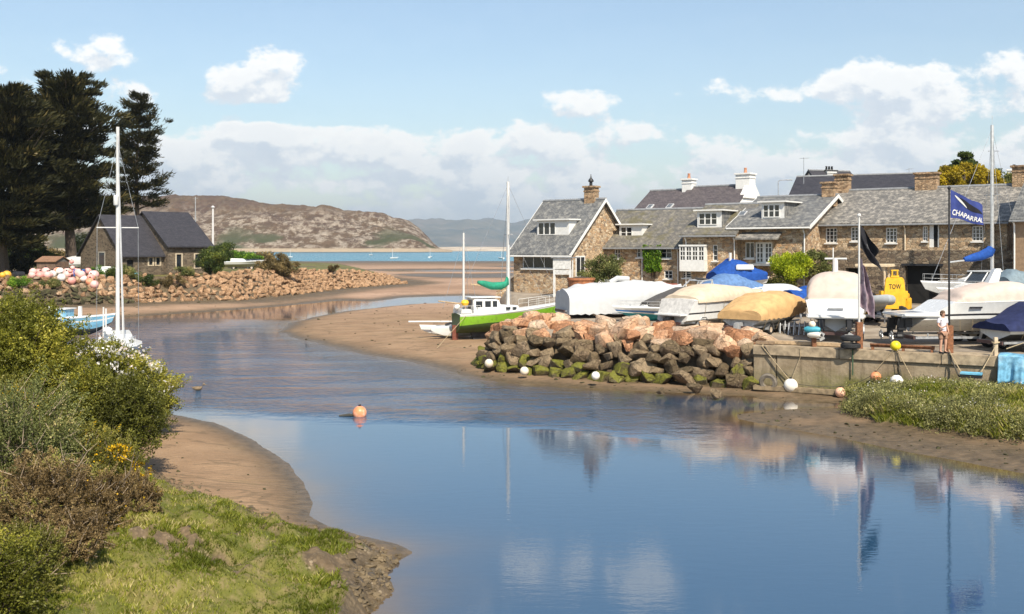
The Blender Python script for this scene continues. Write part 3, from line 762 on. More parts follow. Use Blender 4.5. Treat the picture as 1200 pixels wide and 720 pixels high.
dormer(h4, 1.9, 3.2, 8.75, 9.7, 3, 2, y=.9, wallside=.35, cheek=slate_grey)
chimney(r4, (5.35,5.0), (.95,.75), 9.6, 11.3, stone_chim, 0, capm=stone_chim)
downpipe(h4, 5.45, 3, 7.8); downpipe(h4, .1, 3, 7.8)

# --- long cottage row on the right
rA = (21.55, 75.1)
h = probe(rA, TH)
op = [win_px(h, 967.5, 981, 267, 285), win_px(h, 997, 1006, 266, 283), win_px(h, 1038, 1051, 267, 285), win_px(h, 1081, 1087, 265, 283), win_px(h, 1089, 1100.5, 264, 290), win_px(h, 1139, 1152, 265, 283)]
h5, r5 = house('long_stone_cottage', 'long stone cottage above the retaining wall with patchy lichened slate roof', 'cottage', rA, TH, 13.6, 11.0, 2.6, 8.25, 10.75, stone_brown, slate_old, op, .35, .15, barge=None, fascia=lead)
for i, o in enumerate(op):
    if i == 4:
        dr = MB().b2((o[0],.04,o[2]),(o[0]+.27,.12,o[3])).b2((o[1]-.09,.04,o[2]),(o[1],.12,o[3])).build('door_frame', white, h5)
        MB().b2((o[0]+.27,.1,o[2]),(o[1]-.09,.15,o[3])).build('doorway', dark, h5)
    else: window(h5, *o, .1, 2 if i in (1,3) else 3, 4)
chimney(r5, (.75,5.5), (1.0,.85), 10.2, 12.05, stone_chim, 0, capm=stone_chim)
lu = u_at(h5, 1040)
chimney(r5, (7.0,5.5), (1.5,.9), 10.3, 11.9, stone_chim, 0, capm=stone_chim)
chimney(r5, (13.2,5.5), (.8,.8), 10.3, 12.1, stone_chim, 0, capm=stone_chim)
for px in (952.5, 1061, 1165): downpipe(h5, u_at(h5, px), 6.3, 8.1, pm('cream_pipe', (.6,.5,.36), .5))
# retaining wall with arch below the cottage
rw = thing('retaining_wall', 'dark stone retaining wall with arched openings below the long cottage', 'wall', (rA[0],rA[1],0), TH)
ops = []
a, c = u_at(h5, 1064), u_at(h5, 1105); ops.append((a, c, 2.6, 5.3))
a2, c2 = u_at(h5, 995), u_at(h5, 1010); ops.append((a2, c2, 2.6, 5.1))
mb = MB(); wall_panel(mb, 14.5, 2.3, 6.35, ops, -.7, .6)
mb.add([(0,-.7,6.35),(14.5,-.7,6.35),(14.5,-.02,6.35),(0,-.02,6.35)], [(0,1,2,3)])
mb.add([(0,-.7,2.3),(0,-.02,2.3),(0,-.02,6.35),(0,-.7,6.35)], [(0,1,2,3)])
mb.build('stonework', stone_dark, rw)
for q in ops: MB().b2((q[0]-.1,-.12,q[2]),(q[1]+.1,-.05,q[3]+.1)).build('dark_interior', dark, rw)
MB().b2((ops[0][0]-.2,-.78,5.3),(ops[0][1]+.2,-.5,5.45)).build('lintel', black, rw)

# --- brick-fronted house at the right edge
eA = XY(1187, 63.0)
h6, r6 = house('right_brick_house', 'tan brick house with dark slate roof cut off by the right edge', 'house', eA, R(-45), 9, 9, 2.4, 8.4, 12.6, pm('tan_render',(.27,.18,.11),.85,var=.15,bump=.3), slate_grey, (), .3, .1, barge=None, fascia=lead)
downpipe(h6, .12, 2.6, 8.2); skylight(r6, h6, 1.4, 9.7, .8, 1.0)

# --- roofs behind
b1, q1 = house('purple_roof_house', 'house behind with purple slate roof, two skylights and a white chimney on its right end', 'house', (10.1,93), TH, 4.05, 10, 3.0, 8.7, 11.75, stone_tan, slate_purple, (), .3, .1, barge=None)
skylight(q1, b1, 1.5, 10.1); skylight(q1, b1, 3.55, 10.1)
chimney(q1, (4.0,5), (1.0,.9), 11.2, 12.75, render_white, 1)
b2_, q2 = house('white_gabled_house', 'house behind with purple slate roof, white right gable and tall white chimney', 'house', (13.3,90.5), TH, 6.1, 10, 3.0, 8.8, 11.95, stone_tan, slate_purple, (), .3, .05, barge=None, gable_m=render_white)
chimney(q2, (5.55,5), (1.35,1.2), 11.3, 13.0, render_white, 1)
mb = MB(); mb.prism([(3.2,10.9),(5,12.6),(5.05,12.6),(6.8,10.9)], 0, .5); mb.v = [(5.75+v[1], v[0], v[2]) for v in mb.v]; mb.build('chimney_shoulder', render_white, b2_)
b3, q3 = house('big_dark_roof_house', 'large house behind the long cottage under a plain dark slate roof', 'house', (26.4,98), R(-25), 13.5, 11, 3.2, 11.0, 13.5, render_white, slate_dark, (), .3, .1, barge=None)
MB().tube([(1.0,3,12.8),(1.0,3,15.4)], .03, 5).tube([(.6,3,15.3),(1.5,3,15.3)], .02, 4).tube([(.75,2.8,15.3),(.75,3.2,15.3)], .015, 4).tube([(1.05,2.8,15.3),(1.05,3.2,15.3)], .015, 4).tube([(1.35,2.8,15.3),(1.35,3.2,15.3)], .015, 4).build('aerial', galv, b3)
b4, q4 = house('white_hill_house', 'white gabled house highest behind the roofs with a dark roof and white chimney', 'house', XY(966,128), R(20), 6.0, 6, 3.4, 13.6, 16.3, render_white, slate_dark, (), .2, .2, barge=black)
chimney(q4, (3.0,3.0), (1.5,1.2), 15.3, 16.4, render_white, 3, black, capm=black)
b5, q5 = house('small_dark_roof_house', 'small dark roofed house with white chimney beside the yellow tree', 'house', XY(1150,100), R(-30), 6, 8, 3.2, 10.3, 12.6, render_white, slate_dark, (), .2, .1, barge=None)
chimney(q5, (2.6,4), (1.1,.9), 12.2, 14.2, render_white, 1, black)
b6, q6 = house('far_right_white_house', 'white chimneyed house peeping over the bush at the right edge', 'house', XY(1196,112), R(-10), 8, 8, 3.2, 11.6, 14.0, render_white, slate_dark, (), .2, .1, barge=None)
chimney(q6, (1.2,4), (1.8,1.0), 13.2, 15.3, render_white, 0)
b7, q7 = house('low_grey_roof_house', 'low grey roof just showing behind the broad stone chimney', 'house', XY(1068,118), R(5), 5.5, 6, 3.2, 11.6, 13.6, render_white, slate_dark, (), .2, .2, barge=black)
MB().tube([(1.2,3,13.6),(1.2,3,16)], .03, 5).tube([(.8,3,15.8),(1.7,3,15.9)], .02, 4).build('aerial', galv, b7)

# --- stone barn on the left bank
bz = 3.2
bn = thing('stone_boathouse', 'dark slate roofed stone boathouse behind the left bank rocks', 'boathouse', (-44.9,118.7,0), R(50))
def wing(u0, u1, D, y0, ze, zr, ops):
    mb = MB(); L = u1-u0; wall_panel(mb, L, bz-.8, ze, ops, 0)
    for x in (0, L): mb.add([(x,0,bz-.8),(x,D,bz-.8),(x,D,ze),(x,D/2,zr),(x,0,ze)], [(0,1,2,3,4)])
    mb.add([(0,D,bz-.8),(L,D,bz-.8),(L,D,ze),(0,D,ze)], [(1,0,3,2)])
    mb.v = [(v[0]+u0, v[1]+y0, v[2]) for v in mb.v]; mb.build('wall', stone_barn, bn)
    kk = (zr-ze)/(D/2); ov = .5; r = MB(); q = [(y0-ov, ze-ov*kk+.05),(y0+D/2, zr+.05),(y0+D+ov, ze-ov*kk+.05)]; g_ = .3; th = .16
    for s0, s1 in ((q[0],q[1]),(q[1],q[2])):
        r.add([(u0-g_,s0[0],s0[1]),(u1+g_,s0[0],s0[1]),(u1+g_,s1[0],s1[1]),(u0-g_,s1[0],s1[1]),(u0-g_,s0[0],s0[1]+th),(u1+g_,s0[0],s0[1]+th),(u1+g_,s1[0],s1[1]+th),(u0-g_,s1[0],s1[1]+th)],
              [(3,2,1,0),(4,5,6,7),(0,1,5,4),(1,2,6,5),(2,3,7,6),(3,0,4,7)])
    r.build('roof', slate_dark, bn)
wing(0, 5.5, 9.6, .7, 5.85, 10.3, [(3.5,3.95,4.5,5.35),(4.45,4.9,4.5,5.35),(.7,1.5,2.9,5.1)])
wing(5.4, 11.3, 10.6, -.2, 6.9, 10.85, [(1.2,1.85,4.1,5.75),(3.75,4.4,4.1,5.75)])
sm2 = pm('window_surround', (.46,.38,.27), .8)
for u, y, hw, lo_, hi_ in ((3.725,.7,.225,4.5,5.35),(4.675,.7,.225,4.5,5.35),(6.925,-.2,.325,4.1,5.75),(9.475,-.2,.325,4.1,5.75)):
    m = MB().b2((u-hw-.18,y-.04,lo_-.12),(u-hw,y+.1,hi_+.12)).b2((u+hw,y-.04,lo_-.12),(u+hw+.18,y+.1,hi_+.12)).b2((u-hw,y-.04,hi_),(u+hw,y+.1,hi_+.12)).b2((u-hw,y-.06,lo_-.12),(u+hw,y+.1,lo_))
    o = m.build('window', sm2, bn); MB().b2((u-hw,y+.1,lo_),(u+hw,y+.12,hi_)).build('pane', glass, o)
MB().b2((.72,.85,2.9),(1.48,.9,5.08)).build('door', dark, bn)
g_ = MB().b2((-.05,4.4,3.4),(.05,4.55,6.1)).b2((-.05,5.85,3.4),(.05,6.0,6.1)).b2((-.05,4.55,5.95),(.05,5.85,6.1)).b2((-.05,4.55,3.4),(.05,5.85,3.5)).build('window', pm('boathouse_frame',(.33,.30,.25),.7), bn)
MB().b2((-.02,4.55,3.5),(.03,5.85,5.95)).build('pane', glass, g_)

# --- wooden shed
sh_ = thing('wooden_shed', 'small brown wooden shed under the dark trees', 'shed', (*XY(43,117.5),.25), R(-16))
mb = MB(); mb.prism([(0,2.9),(2.6,2.9),(2.6,4.7),(0,4.7)], 0, 2.2); mb.build('wall', pm('shed_boards',(.16,.10,.07),.85,var=.3,scale=3), sh_)
mb = MB(); mb.add([(-.15,-.2,4.66),(2.75,-.2,4.66),(2.75,1.1,5.25),(-.15,1.1,5.25),(-.15,2.4,4.66),(2.75,2.4,4.66)]+[(-.15,-.2,4.74),(2.75,-.2,4.74),(2.75,1.1,5.33),(-.15,1.1,5.33),(-.15,2.4,4.74),(2.75,2.4,4.74)],
    [(0,1,2,3),(3,2,5,4),(9,8,7,6),(10,11,8,9),(0,6,7,1),(4,5,11,10),(1,7,8,2),(2,8,11,5),(0,3,9,6),(3,4,10,9)]); mb.build('roof', pm('shed_felt',(.22,.12,.07),.9,var=.2), sh_)
mb = MB(); mb.prism([(0,4.7),(2.2,4.7),(1.1,5.24)], 0, .05); mb.v = [(2.55+v[1], v[0], v[2]) for v in mb.v]; mb.build('gable', pm('shed_grey',(.13,.115,.10),.9), sh_)

# --- poles and lamp
def pole(name, label, cat, px, Y, y0, y1, r, m, extra=None):
    x = (px-600)/F*Y; z0 = H0-(y0-HY)/F*Y; z1 = H0-(y1-HY)/F*Y
    t_ = thing(name, label, cat, (x,Y,z0)); MB().tube([(0,0,-.3),(0,0,z1-z0)], [r,r*.7], 8).build('shaft', m, t_)
    if extra: extra(t_, z1-z0)
    return t_
pole('flagless_pole', 'bare white pole standing right of the boathouse', 'pole', 249.5, 128, 318, 244, .16, mastw, lambda t_, h_: MB().lathe([(.2,h_),(.26,h_+.1),(.05,h_+.3)]).build('finial', mastw, t_))
pole('grey_mast_pole', 'thin grey pole behind the boathouse roof', 'pole', 229, 150, 318, 231, .10, galv, lambda t_, h_: MB().tube([(-.4,0,h_-.2),(.4,0,h_-.2)], .04, 5).build('crossbar', galv, t_))
def lamp(t_, h_):
    MB().tube([(0,0,h_),(.2,0,h_+.15),(1.0,0,h_+.2)], .05, 6).build('arm', galv, t_)
    MB().b2((.95,-.12,h_+.12),(1.6,.12,h_+.26)).build('lamp_head', galv, t_, bevel=.03)
pole('street_lamp', 'slim street lamp standing behind the slate roofs', 'street lamp', 912, 115, 260, 213, .07, galv, lamp)
def aer(t_, h_):
    MB().tube([(-.6,0,h_-.1),(.6,.2,h_-.1)], .025, 4).build('boom', galv, t_)
    MB().tube([(-.4,-.3,h_-.1),(-.4,.3,h_-.1)], .02, 4).tube([(.1,-.3,h_-.1),(.1,.3,h_-.1)], .02, 4).build('elements', galv, t_)
pole('aerial_mast', 'thin aerial mast right of the yellow tree', 'aerial', 1165, 100, 230, 176, .05, galv, aer)
# ================================================================== boats
cream = pm('cream_canvas', (.53,.43,.32), .9, var=.10, scale=3, bump=.35, bscale=6, spec=.1)
tan = pm('tan_canvas', (.50,.32,.15), .9, var=.13, scale=3, bump=.45, bscale=7, spec=.1)
pinkc = pm('pinkish_canvas', (.52,.425,.365), .9, var=.08, scale=3, bump=.35, bscale=6, spec=.1)
whitec = pm('white_canvas', (.47,.475,.475), .75, var=.05, scale=3, bump=.5, bscale=3, spec=.2)
navyc = pm('navy_canvas', (.022,.028,.075), .85, var=.2, bump=.3, bscale=7, spec=.15)
bluec = pm('blue_canvas', (.016,.065,.27), .8, var=.2, bump=.35, bscale=6, spec=.15)
paleblue = pm('faded_blue_canvas', (.09,.17,.33), .8, var=.2, bump=.35, bscale=6)
tarpb = pm('sky_blue_tarpaulin', (.13,.33,.48), .7, var=.35, dirt=(.4,.45,.45), dirtamt=.5, bump=.5, bscale=5)
greyc = pm('charcoal_canvas', (.075,.068,.062), .85, var=.2, bump=.3)
greenc = pm('green_canvas', (.015,.22,.13), .8, var=.2, bump=.4, bscale=8)
antif = pm('black_antifouling', (.03,.03,.032), .7, var=.3)
teal = pm('teal_antifouling', (.012,.22,.26), .6, var=.25)
greyhull = pm('grey_underside', (.42,.40,.37), .5, var=.15)
hullcream = pm('ivory_gelcoat', (.70,.67,.60), .3, var=.06)
limehull = pm('lime_green_paint', (.22,.46,.03), .3, var=.12, scale=3, spec=.5, dirt=(.10,.16,.03), dirtscale=3, dirtamt=.6)
shadegreen = pm('shaded_transom_green', (.045,.085,.02), .5)  # hull green darkened for the transom: its shade is put into the colour
smoked = pm('smoked_screen', (.03,.035,.04), .08, spec=.8)
blackline = pm('black_stripe', (.02,.02,.025), .35)
bluepaint = pm('pale_blue_paint', (.16,.36,.50), .5, var=.2, dirt=(.5,.5,.48), dirtamt=.6)
orange_p = pm('orange_paint', (.62,.22,.03), .5)
inflat = pm('grey_inflatable', (.33,.35,.36), .6, var=.1)

class Hull:
    def __init__(s, L, B, D, bow=1.3, rake=.8, dead=.30, fin=2.2, full=.42, tw=.9, kr=.8, stripe=(.55,.68), round_=0.0, tr=0.0):
        s.__dict__.update(locals())
    def b(s, t):
        q = max(0, (t-s.full)/(1-s.full)); return max(.012, s.B/2*(s.tw+(1-s.tw)*min(1,t*3))*(1-q**s.fin))
    def k(s, t): return s.D*s.kr*max(0,(t-.6)/.4)**2.3
    def g(s, t): return s.D*(1+(s.bow-1)*t*t)
    def x(s, t, z): q = max(0,(t-s.full)/(1-s.full)); return t*s.L+s.rake*(z/s.D)*q+s.tr*max(0, 1-t/.24)*max(0, min(1.1, z/s.D)-.35)/.65
    def ring(s, t):
        b, k, g = s.b(t), s.k(t), s.g(t); q = max(0,(t-s.full)/(1-s.full))
        bc = b*(.88-.35*q); zc = min(k+s.dead*2*bc*(1+q), lerp(k, g, .55))
        a, c = s.stripe
        side = [(0,k)]
        if s.round_: side += [(bc*.55, lerp(k,zc,.28)), (bc*.86, lerp(k,zc,.62))]
        else: side += [(bc*.5, lerp(k,zc,.5)), (bc*.98, zc-.02)]
        side += [(bc,zc), (lerp(bc,b,a),lerp(zc,g,a)), (lerp(bc,b,c),lerp(zc,g,c)), (b*1.0,g-.05), (b*1.02,g), (b*.9,g+.05), (0,g+.09)]
        n = len(side)
        ring = [(s.x(t,z), y, z) for y, z in side]+[(s.x(t,z), -y, z) for y, z in side[-2:0:-1]]
        return ring
    def build(s, root, mats, name='hull', n=18, transom=None):
        """mats: bottom, side, stripe, rail, deck"""
        rg = [s.ring(i/n) for i in range(n+1)]
        half = [0,0,0,1,2,1,3,3,4]
        mb = MB(); mb.loft(rg, half+half[::-1], True, (True,True), 5 if transom else 1)
        return mb.build(name, mats+([transom] if transom else []), root, True, angle=32)

def cover(root, h, prof, t0, t1, m, drop=.16, n=22, seed=0, wr=.05, name='cover', over=1.05, fringe=0, p=.75):
    ts = [lerp(t0,t1,i/n) for i in range(n+1)]; rings = []
    for i, t_ in enumerate(ts):
        b = h.b(t_)*over+.02; g = h.g(t_); hh = float(np.interp(t_, [q[0] for q in prof], [q[1] for q in prof]))
        e = min(1, min(i, n-i)/1.5)
        ring = []
        for j in range(19):
            a = math.pi*j/18; ca, sa = math.cos(a), math.sin(a)
            y = b*math.copysign(abs(ca)**.8, ca); z = g-drop+(hh+drop)*sa**p
            w_ = mnoise.noise(Vector((t_*h.L*1.3+seed*9, y*1.6, z*1.5)))*wr*2.2+mnoise.noise(Vector((t_*h.L*4+seed, j*.5, 3)))*wr
            z += w_*sa+.035*math.cos(t_*h.L*5.2+seed)*sa*(1-.5*sa); y += w_*.5*ca
            if j in (1,2,3,15,16,17): y += .03*math.sin(i*2.3+seed)*(1 if y > 0 else -1)
            if fringe and (j < 2 or j > 16): z += fringe*math.sin(i*9.7)*(.9 if j in (0,18) else .3)
            ring.append((h.x(t_, g), y, z))
        rings.append(ring)
    mb = MB(); mb.loft(rings, 0, False, (True,True)); 
    o = mb.build(name, m, root, True, angle=50)
    tl = MB()
    for i in range(3, n-1, 6):
        for s_ in (-1,1):
            g = h.g(ts[i]); yb_ = s_*(h.b(ts[i])*over+.035)
            tl.tube([(h.x(ts[i],g), yb_, g-drop+.05), (h.x(ts[i],g)+.12, s_*h.b(ts[i])*.8, h.k(ts[i])+.12)], .011, 4)
    tl.build('tie_lines', rope_m, o)
    return o

def outdrive(root, x, y, z, s=1.0, m=None):
    mb = MB()
    mb.box((x-.18*s,y,z+.12*s),(.34*s,.34*s,.4*s),0); mb.box((x-.42*s,y,z+.02*s),(.36*s,.22*s,.5*s),0,ry=.15)
    mb.box((x-.5*s,y,z-.35*s),(.26*s,.1*s,.5*s),0); mb.box((x-.62*s,y,z-.18*s),(.55*s,.3*s,.03*s),0)
    mb.lathe([(.02,-.35*s),(.1*s,-.2*s),(.11*s,.1*s),(.06*s,.22*s)], (x-.55*s,y,z-.48*s), 8, 0, 'x')
    o = mb.build('outdrive', m or black, root, bevel=.02*s)
    pr = MB()
    for k in range(3):
        a = k*2.094; pr.box((x-.92*s,y+.13*s*math.cos(a),z-.48*s+.13*s*math.sin(a)),(.03*s,.14*s,.24*s),0,rx=a)
    pr.lathe([(.05*s,-.08*s),(.06*s,.05*s),(.02*s,.12*s)], (x-.9*s,y,z-.48*s), 8, 0, 'x')
    pr.build('propeller', alu, o)
    return o
def wheel(root, c, r, w=.18, hub=None, axis='y'):
    o = MB().lathe([(r*.55,-w/2),(r*.9,-w/2),(r,-w*.3),(r,w*.3),(r*.9,w/2),(r*.55,w/2)], c, 20, 0, axis, ring=True).build('wheel', rubber, root, True)
    MB().lathe([(.03,-w*.3),(r*.3,-w*.36),(r*.56,-w*.46),(r*.56,w*.46),(r*.3,w*.36),(.03,w*.3)], c, 14, 0, axis).build('rim', hub or pm('pale_rim',(.5,.42,.33),.5,dirt=(.2,.1,.05)), o, True)
    return o
def trailer(name, label, L, W, zb, loc, rz, wr=.3, wx=None, axles=1, group=None):
    tr = thing(name, label, 'trailer', loc, rz, group)
    mb = MB(); zf = .42
    mb.b2((-.2,-W/2,zf-.05),(L*.72,-W/2+.08,zf+.05)); mb.b2((-.2,W/2-.08,zf-.05),(L*.72,W/2,zf+.05))
    mb.tube([(L*.72,W/2-.04,zf),(L*1.08,0,zf)], .045, 6); mb.tube([(L*.72,-W/2+.04,zf),(L*1.08,0,zf)], .045, 6); mb.tube([(L*1.05,0,zf),(L*1.3,0,zf)], .05, 6)
    for x in (0, L*.3, L*.6): mb.b2((x,-W/2+.08,zf-.04),(x+.08,W/2-.08,zf+.04))
    mb.build('frame', galv, tr)
    wx = L*.25 if wx is None else wx
    for k in range(axles):
        for s_ in (-1, 1): wheel(tr, (wx+k*wr*2.15, s_*(W/2+.16), wr), wr)
    for s_ in (-1, 1):
        x0 = wx-wr*1.2; x1 = wx+(axles-1)*wr*2.15+wr*1.2; pts = []
        m = MB(); ring = []
        for x, z in ((x0,wr*1.0),(x0+.1,wr*1.9),(x0+wr*.7,wr*2.25),(x1-wr*.7,wr*2.25),(x1-.1,wr*1.9),(x1,wr*1.0)):
            ring.append([(x,s_*(W/2+.05),z),(x,s_*(W/2+.28),z),(x,s_*(W/2+.28),z+.025),(x,s_*(W/2+.05),z+.025)])
        m.loft(ring); m.build('mudguard', galv, tr)
    for x in (L*.08, L*.5):
        for s_ in (-1,1): MB().tube([(x,s_*W*.3,zf),(x,s_*W*.3,zb-.02)], .035, 6).build('support_post', galv, tr)
    MB().tube([(L*1.1,0,zf),(L*1.1,0,zf+.5)], .04, 6).tube([(L*1.1,0,.1),(L*1.1,0,zf)], .03, 6).build('winch_post', galv, tr)
    MB().b2((-.3,-W/2,zf-.08),(-.24,W/2,zf+.06)).build('light_board', pm('trailer_board',(.09,.05,.045),.6), tr)
    return tr
def rail(root, h, t0, t1, hgt, n=5, m=None, name='guard_rail', inset=.93, both=True):
    mb = MB()
    for s_ in (-1, 1):
        pts = []
        for i in range(n+1):
            t_ = lerp(t0, t1, i/n); x, y, z = h.x(t_, h.g(t_)), s_*h.b(t_)*inset, h.g(t_)
            mb.tube([(x,y,z),(x,y,z+hgt)], .010, 5); pts.append((x,y,z+hgt))
        mb.tube(pts, .012, 5); mb.tube([(p[0],p[1],p[2]-hgt*.5) for p in pts], .007, 4)
    return mb.build(name, m or alu, root)
def head(a, b): return math.atan2(b[1]-a[1], b[0]-a[0])
def ground_at(x, y): return gz(x, y)
def fore(px0, Y0, px1, Y1):
    a, b = XY(px0,Y0), XY(px1,Y1); return a, math.atan2(b[1]-a[1], b[0]-a[0]), math.hypot(b[0]-a[0], b[1]-a[1])

# ---- white covered boat, far left of the yard
a, rz, L = fore(661, 60.0, 790, 62.0)
z = 2.55
b = thing('covered_boat', 'boat wholly wrapped in a white sheet, leftmost on the yard', 'boat', (*a, z), rz)
h = Hull(7.2, 2.5, .75, 1.1, .5)
h.build(b, [greyhull, gel, gel, gel, gel]); cover(b, h, [(0,.75),(.12,1.0),(.3,1.12),(.6,1.25),(1,.9)], -.015, .97, whitec, .62, 30, 1, .07, over=1.10, fringe=.05, p=.42)
MB().tube([(3.0,.2,1.9),(3.4,.1,2.15),(4.1,.0,2.1)], .16, 8).build('covered_ridge', whitec, b, True)
trailer('boat_trailer', 'trailer under the white sheeted boat', 6, 1.6, .55, (a[0],a[1],gz(*a)), rz)
# ---- teal bottomed cruiser, bow to the left
a, rz, L = fore(846, 59.5, 704, 56.8)
b = thing('motor_cruiser', 'white cruiser with charcoal cockpit cover, ladder frame and teal bottom', 'boat', (*a, 2.28), rz)
h = Hull(6.2, 2.3, .82, 1.15, .7, stripe=(.2,.5)); h.build(b, [teal, gel, pm('blue_stripe',(.03,.16,.42),.4), gel, gel])
MB().loft([[(.2,-.95,.75),(.2,.95,.75),(.2,.9,1.75),(.2,-.9,1.75)],[(2.2,-.95,.8),(2.2,.95,.8),(2.2,.85,1.75),(2.2,-.85,1.75)],[(3.9,-.8,.8),(3.9,.8,.8),(3.9,.6,1.1),(3.9,-.6,1.1)],[(5.2,-.35,.8),(5.2,.35,.8),(5.2,.25,.98),(5.2,-.25,.98)]]).build('cabin', gel, b, bevel=.04)
MB().loft([[(1.0,-1.0,1.1),(1.0,1.0,1.1),(1.0,.9,2.02),(1.0,-.9,2.02)],[(2.6,-1.02,1.0),(2.6,1.02,1.0),(2.6,.85,1.95),(2.6,-.85,1.95)],[(3.9,-.95,.94),(3.9,.95,.94),(3.9,.68,1.55),(3.9,-.68,1.55)],[(5.0,-.72,.92),(5.0,.72,.92),(5.0,.45,1.14),(5.0,-.45,1.14)]]).build('cockpit_cover', greyc, b, True)
mb = MB()
for s_ in (-1,1):
    mb.tube([(3.0,s_*.8,1.2),(1.7,s_*.75,2.35),(1.1,s_*.7,2.4),(.7,s_*.8,.9)], .045, 6); mb.tube([(1.5,s_*.85,1.0),(1.1,s_*.72,2.4)], .04, 6)
for x, zz in ((2.6,1.55),(2.2,1.9),(1.7,2.35),(1.1,2.4)): mb.tube([(x,-.78,zz),(x,.78,zz)], .035, 6)
mb.build('ladder_arch', alu, b); MB().tube([(1.4,-.5,2.45),(1.4,.5,2.45)], .1, 8, flat=.6).build('radar', greyc, b)
rail(b, h, .5, .95, .35)
trailer('boat_trailer', 'trailer under the teal bottomed cruiser', 5.4, 1.5, .5, (a[0],a[1],gz(*a)), rz)
# ---- cream covered speedboat
a, rz, L = fore(787, 52.6, 884, 57.2)
b = thing('speedboat', 'white speedboat with pale cream cover and black side flash', 'boat', (*a, 2.42), rz)
h = Hull(6.8, 2.45, 1.4, 1.2, .9, dead=.2, stripe=(.30,.38), tr=.5); hb = h.build(b, [greyhull, gel, blackline, gel, gel], transom=pm('transom_grey',(.5,.48,.45),.45))
cover(b, h, [(0,.12),(.15,.45),(.4,.75),(.65,.55),(.98,.08)], .05, .98, cream, .12, 24, 4, .035)
outdrive(b, -.0, 0, .25, 1.0); MB().b2((-.35,-.9,.62),(.4,.9,.72)).build('swim_platform', gel, b, bevel=.03)
trailer('boat_trailer', 'trailer under the cream covered speedboat', 5.2, 1.6, .45, (a[0],a[1],gz(*a)), rz, .3)
# ---- tan covered day boat
a, rz, L = fore(868, 50.4, 940, 55.6)
b = thing('day_boat', 'small boat under a frayed tan cover near the rock wall corner', 'boat', (*a, 2.34), rz)
h = Hull(6.2, 2.45, 1.0, 1.25, .8, stripe=(.5,.72)); h.build(b, [pm('bottom_blue_grey',(.30,.32,.33),.5), hullcream, blackline, gel, gel], transom=pm('transom_grey',(.5,.48,.45),.45))
cover(b, h, [(-.05,.02),(.02,.34),(.12,.66),(.35,.9),(.55,.85),(.8,.45),(1,.12)], -.03, .99, tan, .34, 30, 7, .05, fringe=.05, p=.6)
outdrive(b, 0, .0, .22, .95, pm('grey_leg',(.3,.3,.3),.45))
tr = trailer('boat_trailer', 'trailer with small wheels under the tan covered boat', 5, 1.5, .4, (a[0],a[1],gz(*a)), rz, .26)
# ---- white boat with pink cover, stern to us
a, rz, L = fore(979, 47.6, 984, 55.6)
b = thing('cabin_cruiser', 'white twin-engined cruiser with pinkish cover showing its stern', 'boat', (*a, 2.62), rz)
h = Hull(7.8, 3.0, 1.38, 1.15, .8, full=.45, dead=.30, stripe=(.3,.34), tr=1.0); h.build(b, [greyhull, gel, pm('grey_line',(.4,.4,.4),.4), gel, gel], transom=gel)
cover(b, h, [(.04,.10),(.10,.55),(.25,1.25),(.5,1.30),(.75,.7),(.97,.15)], .06, .96, pinkc, .05, 26, 12, .03, p=.5, over=.93)
MB().loft([[(-.55,-1.25,.62),(-.55,1.25,.62),(-.55,1.25,.78),(-.55,-1.25,.78)],[(.5,-1.35,.62),(.5,1.35,.62),(.5,1.35,.80),(.5,-1.35,.80)]]).build('swim_platform', gel, b, bevel=.05)
outdrive(b, -.05, .62, .3, .95); outdrive(b, -.05, -.62, .3, .95)
MB().b2((.44,-.35,1.0),(.53,.35,1.07)).build('nameplate', lead, b)
mb = MB(); mb.tube([(3.6,.1,2.2),(3.6,.1,3.4)], .13, 8); mb.build('radar_post', gel, b, True); MB().b2((3.5,-.5,3.3),(3.7,.65,3.4)).build('radar', gel, b, bevel=.05); MB().tube([(3.6,.2,3.4),(3.6,.2,3.9)], .03, 5).build('antenna', gel, b)
trailer('boat_trailer', 'trailer under the twin-engined cruiser with pinkish cover', 6.5, 2.0, .55, (a[0],a[1],gz(*a)), rz, .32)
# ---- large sports cruiser on twin axle trailer
a, rz, L = fore(1064, 46.5, 1250, 46.9)
b = thing('sports_cruiser', 'large white sports cruiser with pinkish cockpit cover on a twin-axle trailer', 'boat', (*a, 2.72), rz)
h = Hull(8.6, 2.75, 1.35, 1.25, 1.3, full=.48, dead=.27, stripe=(.2,.32), tr=1.5); h.build(b, [hullcream, gel, blackline, gel, gel], transom=gel, n=24)
cover(b, h, [(.04,.05),(.12,.22),(.28,.58),(.45,.86),(.54,.8),(.66,.4),(.7,.2)], .045, .70, pinkc, .02, 26, 21, .03, p=.6, over=.96)
MB().loft([[(5.7,-.95,1.45),(5.7,.95,1.45),(5.7,.7,1.98),(5.7,-.7,1.98)],[(6.6,-.85,1.5),(6.6,.85,1.5),(6.6,.55,1.85),(6.6,-.55,1.85)],[(8.2,-.4,1.62),(8.2,.4,1.62),(8.2,.2,1.72),(8.2,-.2,1.72)]]).build('foredeck', gel, b, True)
MB().loft([[(-.75,-1.15,.72),(-.75,1.15,.72),(-.75,1.15,.85),(-.75,-1.15,.85)],[(.95,-1.24,.70),(.95,1.24,.70),(.95,1.24,.92),(.95,-1.24,.92)]]).build('swim_platform', gel, b, bevel=.05)
outdrive(b, -.1, .55, .32, 1.0); outdrive(b, -.1, -.55, .32, 1.0)
for x0, x1, zz in ((2.2,2.75,1.12),): MB().b2((x0,-h.b(.3)-.03,zz),(x1,-h.b(.3)+.05,zz+.07)).build('vent', blackline, b)
